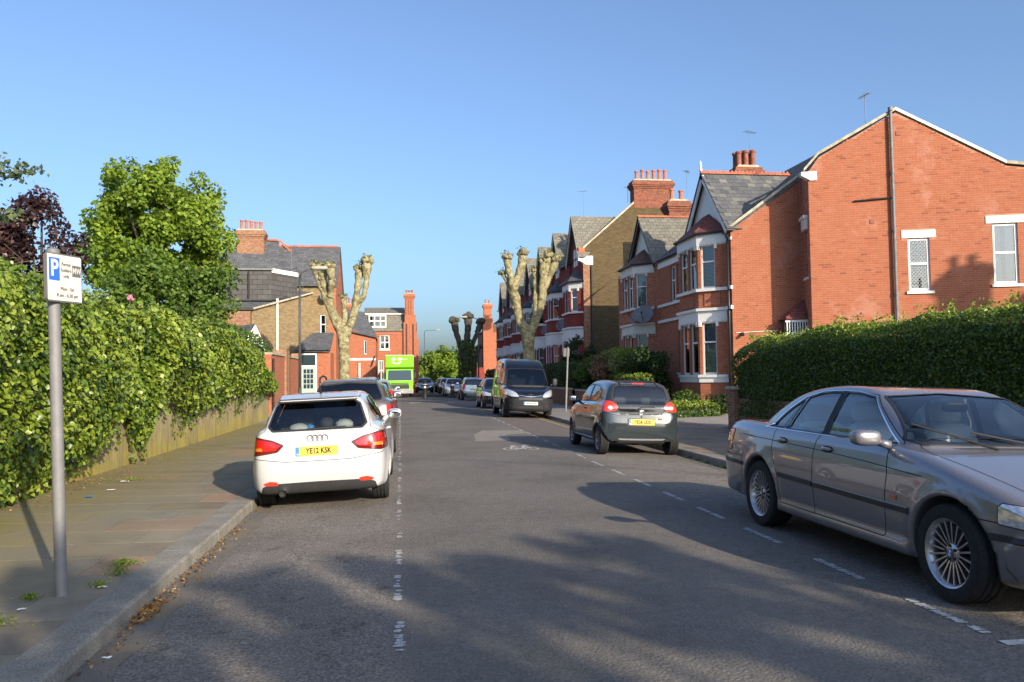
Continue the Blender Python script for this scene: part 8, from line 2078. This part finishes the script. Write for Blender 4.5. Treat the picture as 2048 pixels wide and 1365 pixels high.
street_wall('dark front garden wall behind the sign beside the van', 8.3, 28.2, 37.6, .8); street_wall('long dark front garden wall before the crimson terrace', 8.0, 37.9, 88, .85)
# overhead cable (its shadow crosses the road)
def cable():
    root = empty('overhead_cable', (18, -7.4, 0), 0, 'telephone cable strung over the street behind the viewpoint', 'cable'); a, b = Vector((17.5, -9.5, 7.6)), Vector((-6.6, 9.0, 7.6))
    mb = MB(); mb.tube([a + (b - a) * (k / 14) - Vector((0, 0, .35 * math.sin(math.pi * k / 14))) for k in range(15)], .018, 5); mb.build('wire', MATS['black_iron'], root)
    mb = MB(); mb.tube([(17.5, -9.5, 0), (17.5, -9.5, 8.0)], [.13, .10], 8); mb.build('pole', MATS['bark_dark'], root); mb = MB(); mb.tube([(-6.6, 9.0, 0), (-6.6, 9.0, 8.0)], [.12, .09], 8); mb.build('pole', MATS['bark_dark'], root)
cable()
# litter on the pavement
for i, (x, y, s, mt, nm) in enumerate(((-3.98, 12.4, .11, 'litter_white', 'larger scrap of white paper by the wall foot'), (-3.86, 11.5, .10, 'litter_white', 'narrow scrap of white paper on the pavement'), (-3.93, 10.9, .10, 'plate_blue', 'flattened blue wrapper on the pavement'), (-2.46, 5.70, .045, 'litter_white', 'cigarette end beside the sign post'), (-2.14, 6.22, .06, 'litter_white', 'crumpled tissue at the foot of the sign post'), (-1.70, 5.0, .05, 'litter_white', 'scrap of white tissue in the gutter'), (-1.74, 6.55, .03, 'litter_white', 'tiny white scrap in the gutter by the leaves'), (-2.25, 4.72, .03, 'litter_white', 'round white speck on the kerb'), (5.95, 13.6, .05, 'litter_white', 'scrap of white paper on the right pavement'))):
    mb = MB(); rnd = random.Random(i); n = 4; z = (.062 + .012 * max(0, -x - 2.07)) if x < -1.9 or x > 5.5 else roadz(x) + .006
    vs = [(x + s * (a / n - .5) + rnd.uniform(-.1, .1) * s, y + s * .7 * (b / n - .5) + rnd.uniform(-.1, .1) * s, z + rnd.uniform(0, .12) * s) for b in range(n + 1) for a in range(n + 1)]
    mb.add(vs, [(b * (n + 1) + a, b * (n + 1) + a + 1, (b + 1) * (n + 1) + a + 1, (b + 1) * (n + 1) + a) for b in range(n) for a in range(n)]); tag(mb.build('litter', MATS[mt]), nm, 'litter', 'litter on the ground')
# far pedestrian
def person(label, x, y, z, h=1.7):
    root = empty('person', (x, y, z), 0, label, 'person'); s = h / 1.75; V = [(0, 0, .93), (0, .0, 1.15), (0, .01, 1.42), (0, 0, 1.52), (0, .02, 1.64), (.19, 0, 1.40), (.24, .03, 1.12), (.22, .12, .90), (-.19, 0, 1.40), (-.24, -.02, 1.12), (-.22, .05, .88), (.10, .02, .9), (.11, .12, .5), (.11, .02, .07), (.11, .16, .03), (-.10, .0, .9), (-.11, -.02, .5), (-.11, -.18, .08), (-.11, -.05, .03)]
    E = [(0, 1), (1, 2), (2, 3), (3, 4), (2, 5), (5, 6), (6, 7), (2, 8), (8, 9), (9, 10), (0, 11), (11, 12), (12, 13), (13, 14), (0, 15), (15, 16), (16, 17), (17, 18)]; Rr = [.15, .14, .15, .06, .10, .07, .05, .045, .07, .05, .045, .10, .075, .055, .045, .10, .075, .055, .045]
    me = bpy.data.meshes.new('sk'); me.from_pydata([tuple(c * s for c in v) for v in V], E, []); o = bpy.data.objects.new('t', me); COL.objects.link(o); o.modifiers.new('s', 'SKIN'); o.data.skin_vertices[0].data[0].use_root = True
    for k, r in enumerate(Rr): o.data.skin_vertices[0].data[k].radius = (r * s, r * s * .8)
    sd = o.modifiers.new('d', 'SUBSURF'); sd.levels = sd.render_levels = 1; bpy.context.view_layer.update(); m2 = bpy.data.meshes.new_from_object(o.evaluated_get(bpy.context.evaluated_depsgraph_get())); bpy.data.objects.remove(o)
    for m in ('cloth_tan', 'cloth_dark', 'skin'): m2.materials.append(MATS[m])
    for p in m2.polygons: p.material_index = 2 if p.center.z > 1.5 * s else 1 if p.center.z < .95 * s and abs(p.center.x) < .19 * s else 0; p.use_smooth = True
    link('body', m2, root); mb = MB(); superell(mb, (0, -.01, 1.70 * s), (.095, .11, .09), .9, 12, 8); mb.build('hair', MATS['black_iron'], root, smooth=True, world=False)
simple('cloth_tan', (.45, .36, .24), .8); simple('cloth_dark', (.03, .035, .05), .8); simple('skin', (.45, .28, .20), .6)
person('pedestrian in a tan top and dark trousers far down the street', 3.55, 92.0, -.35)
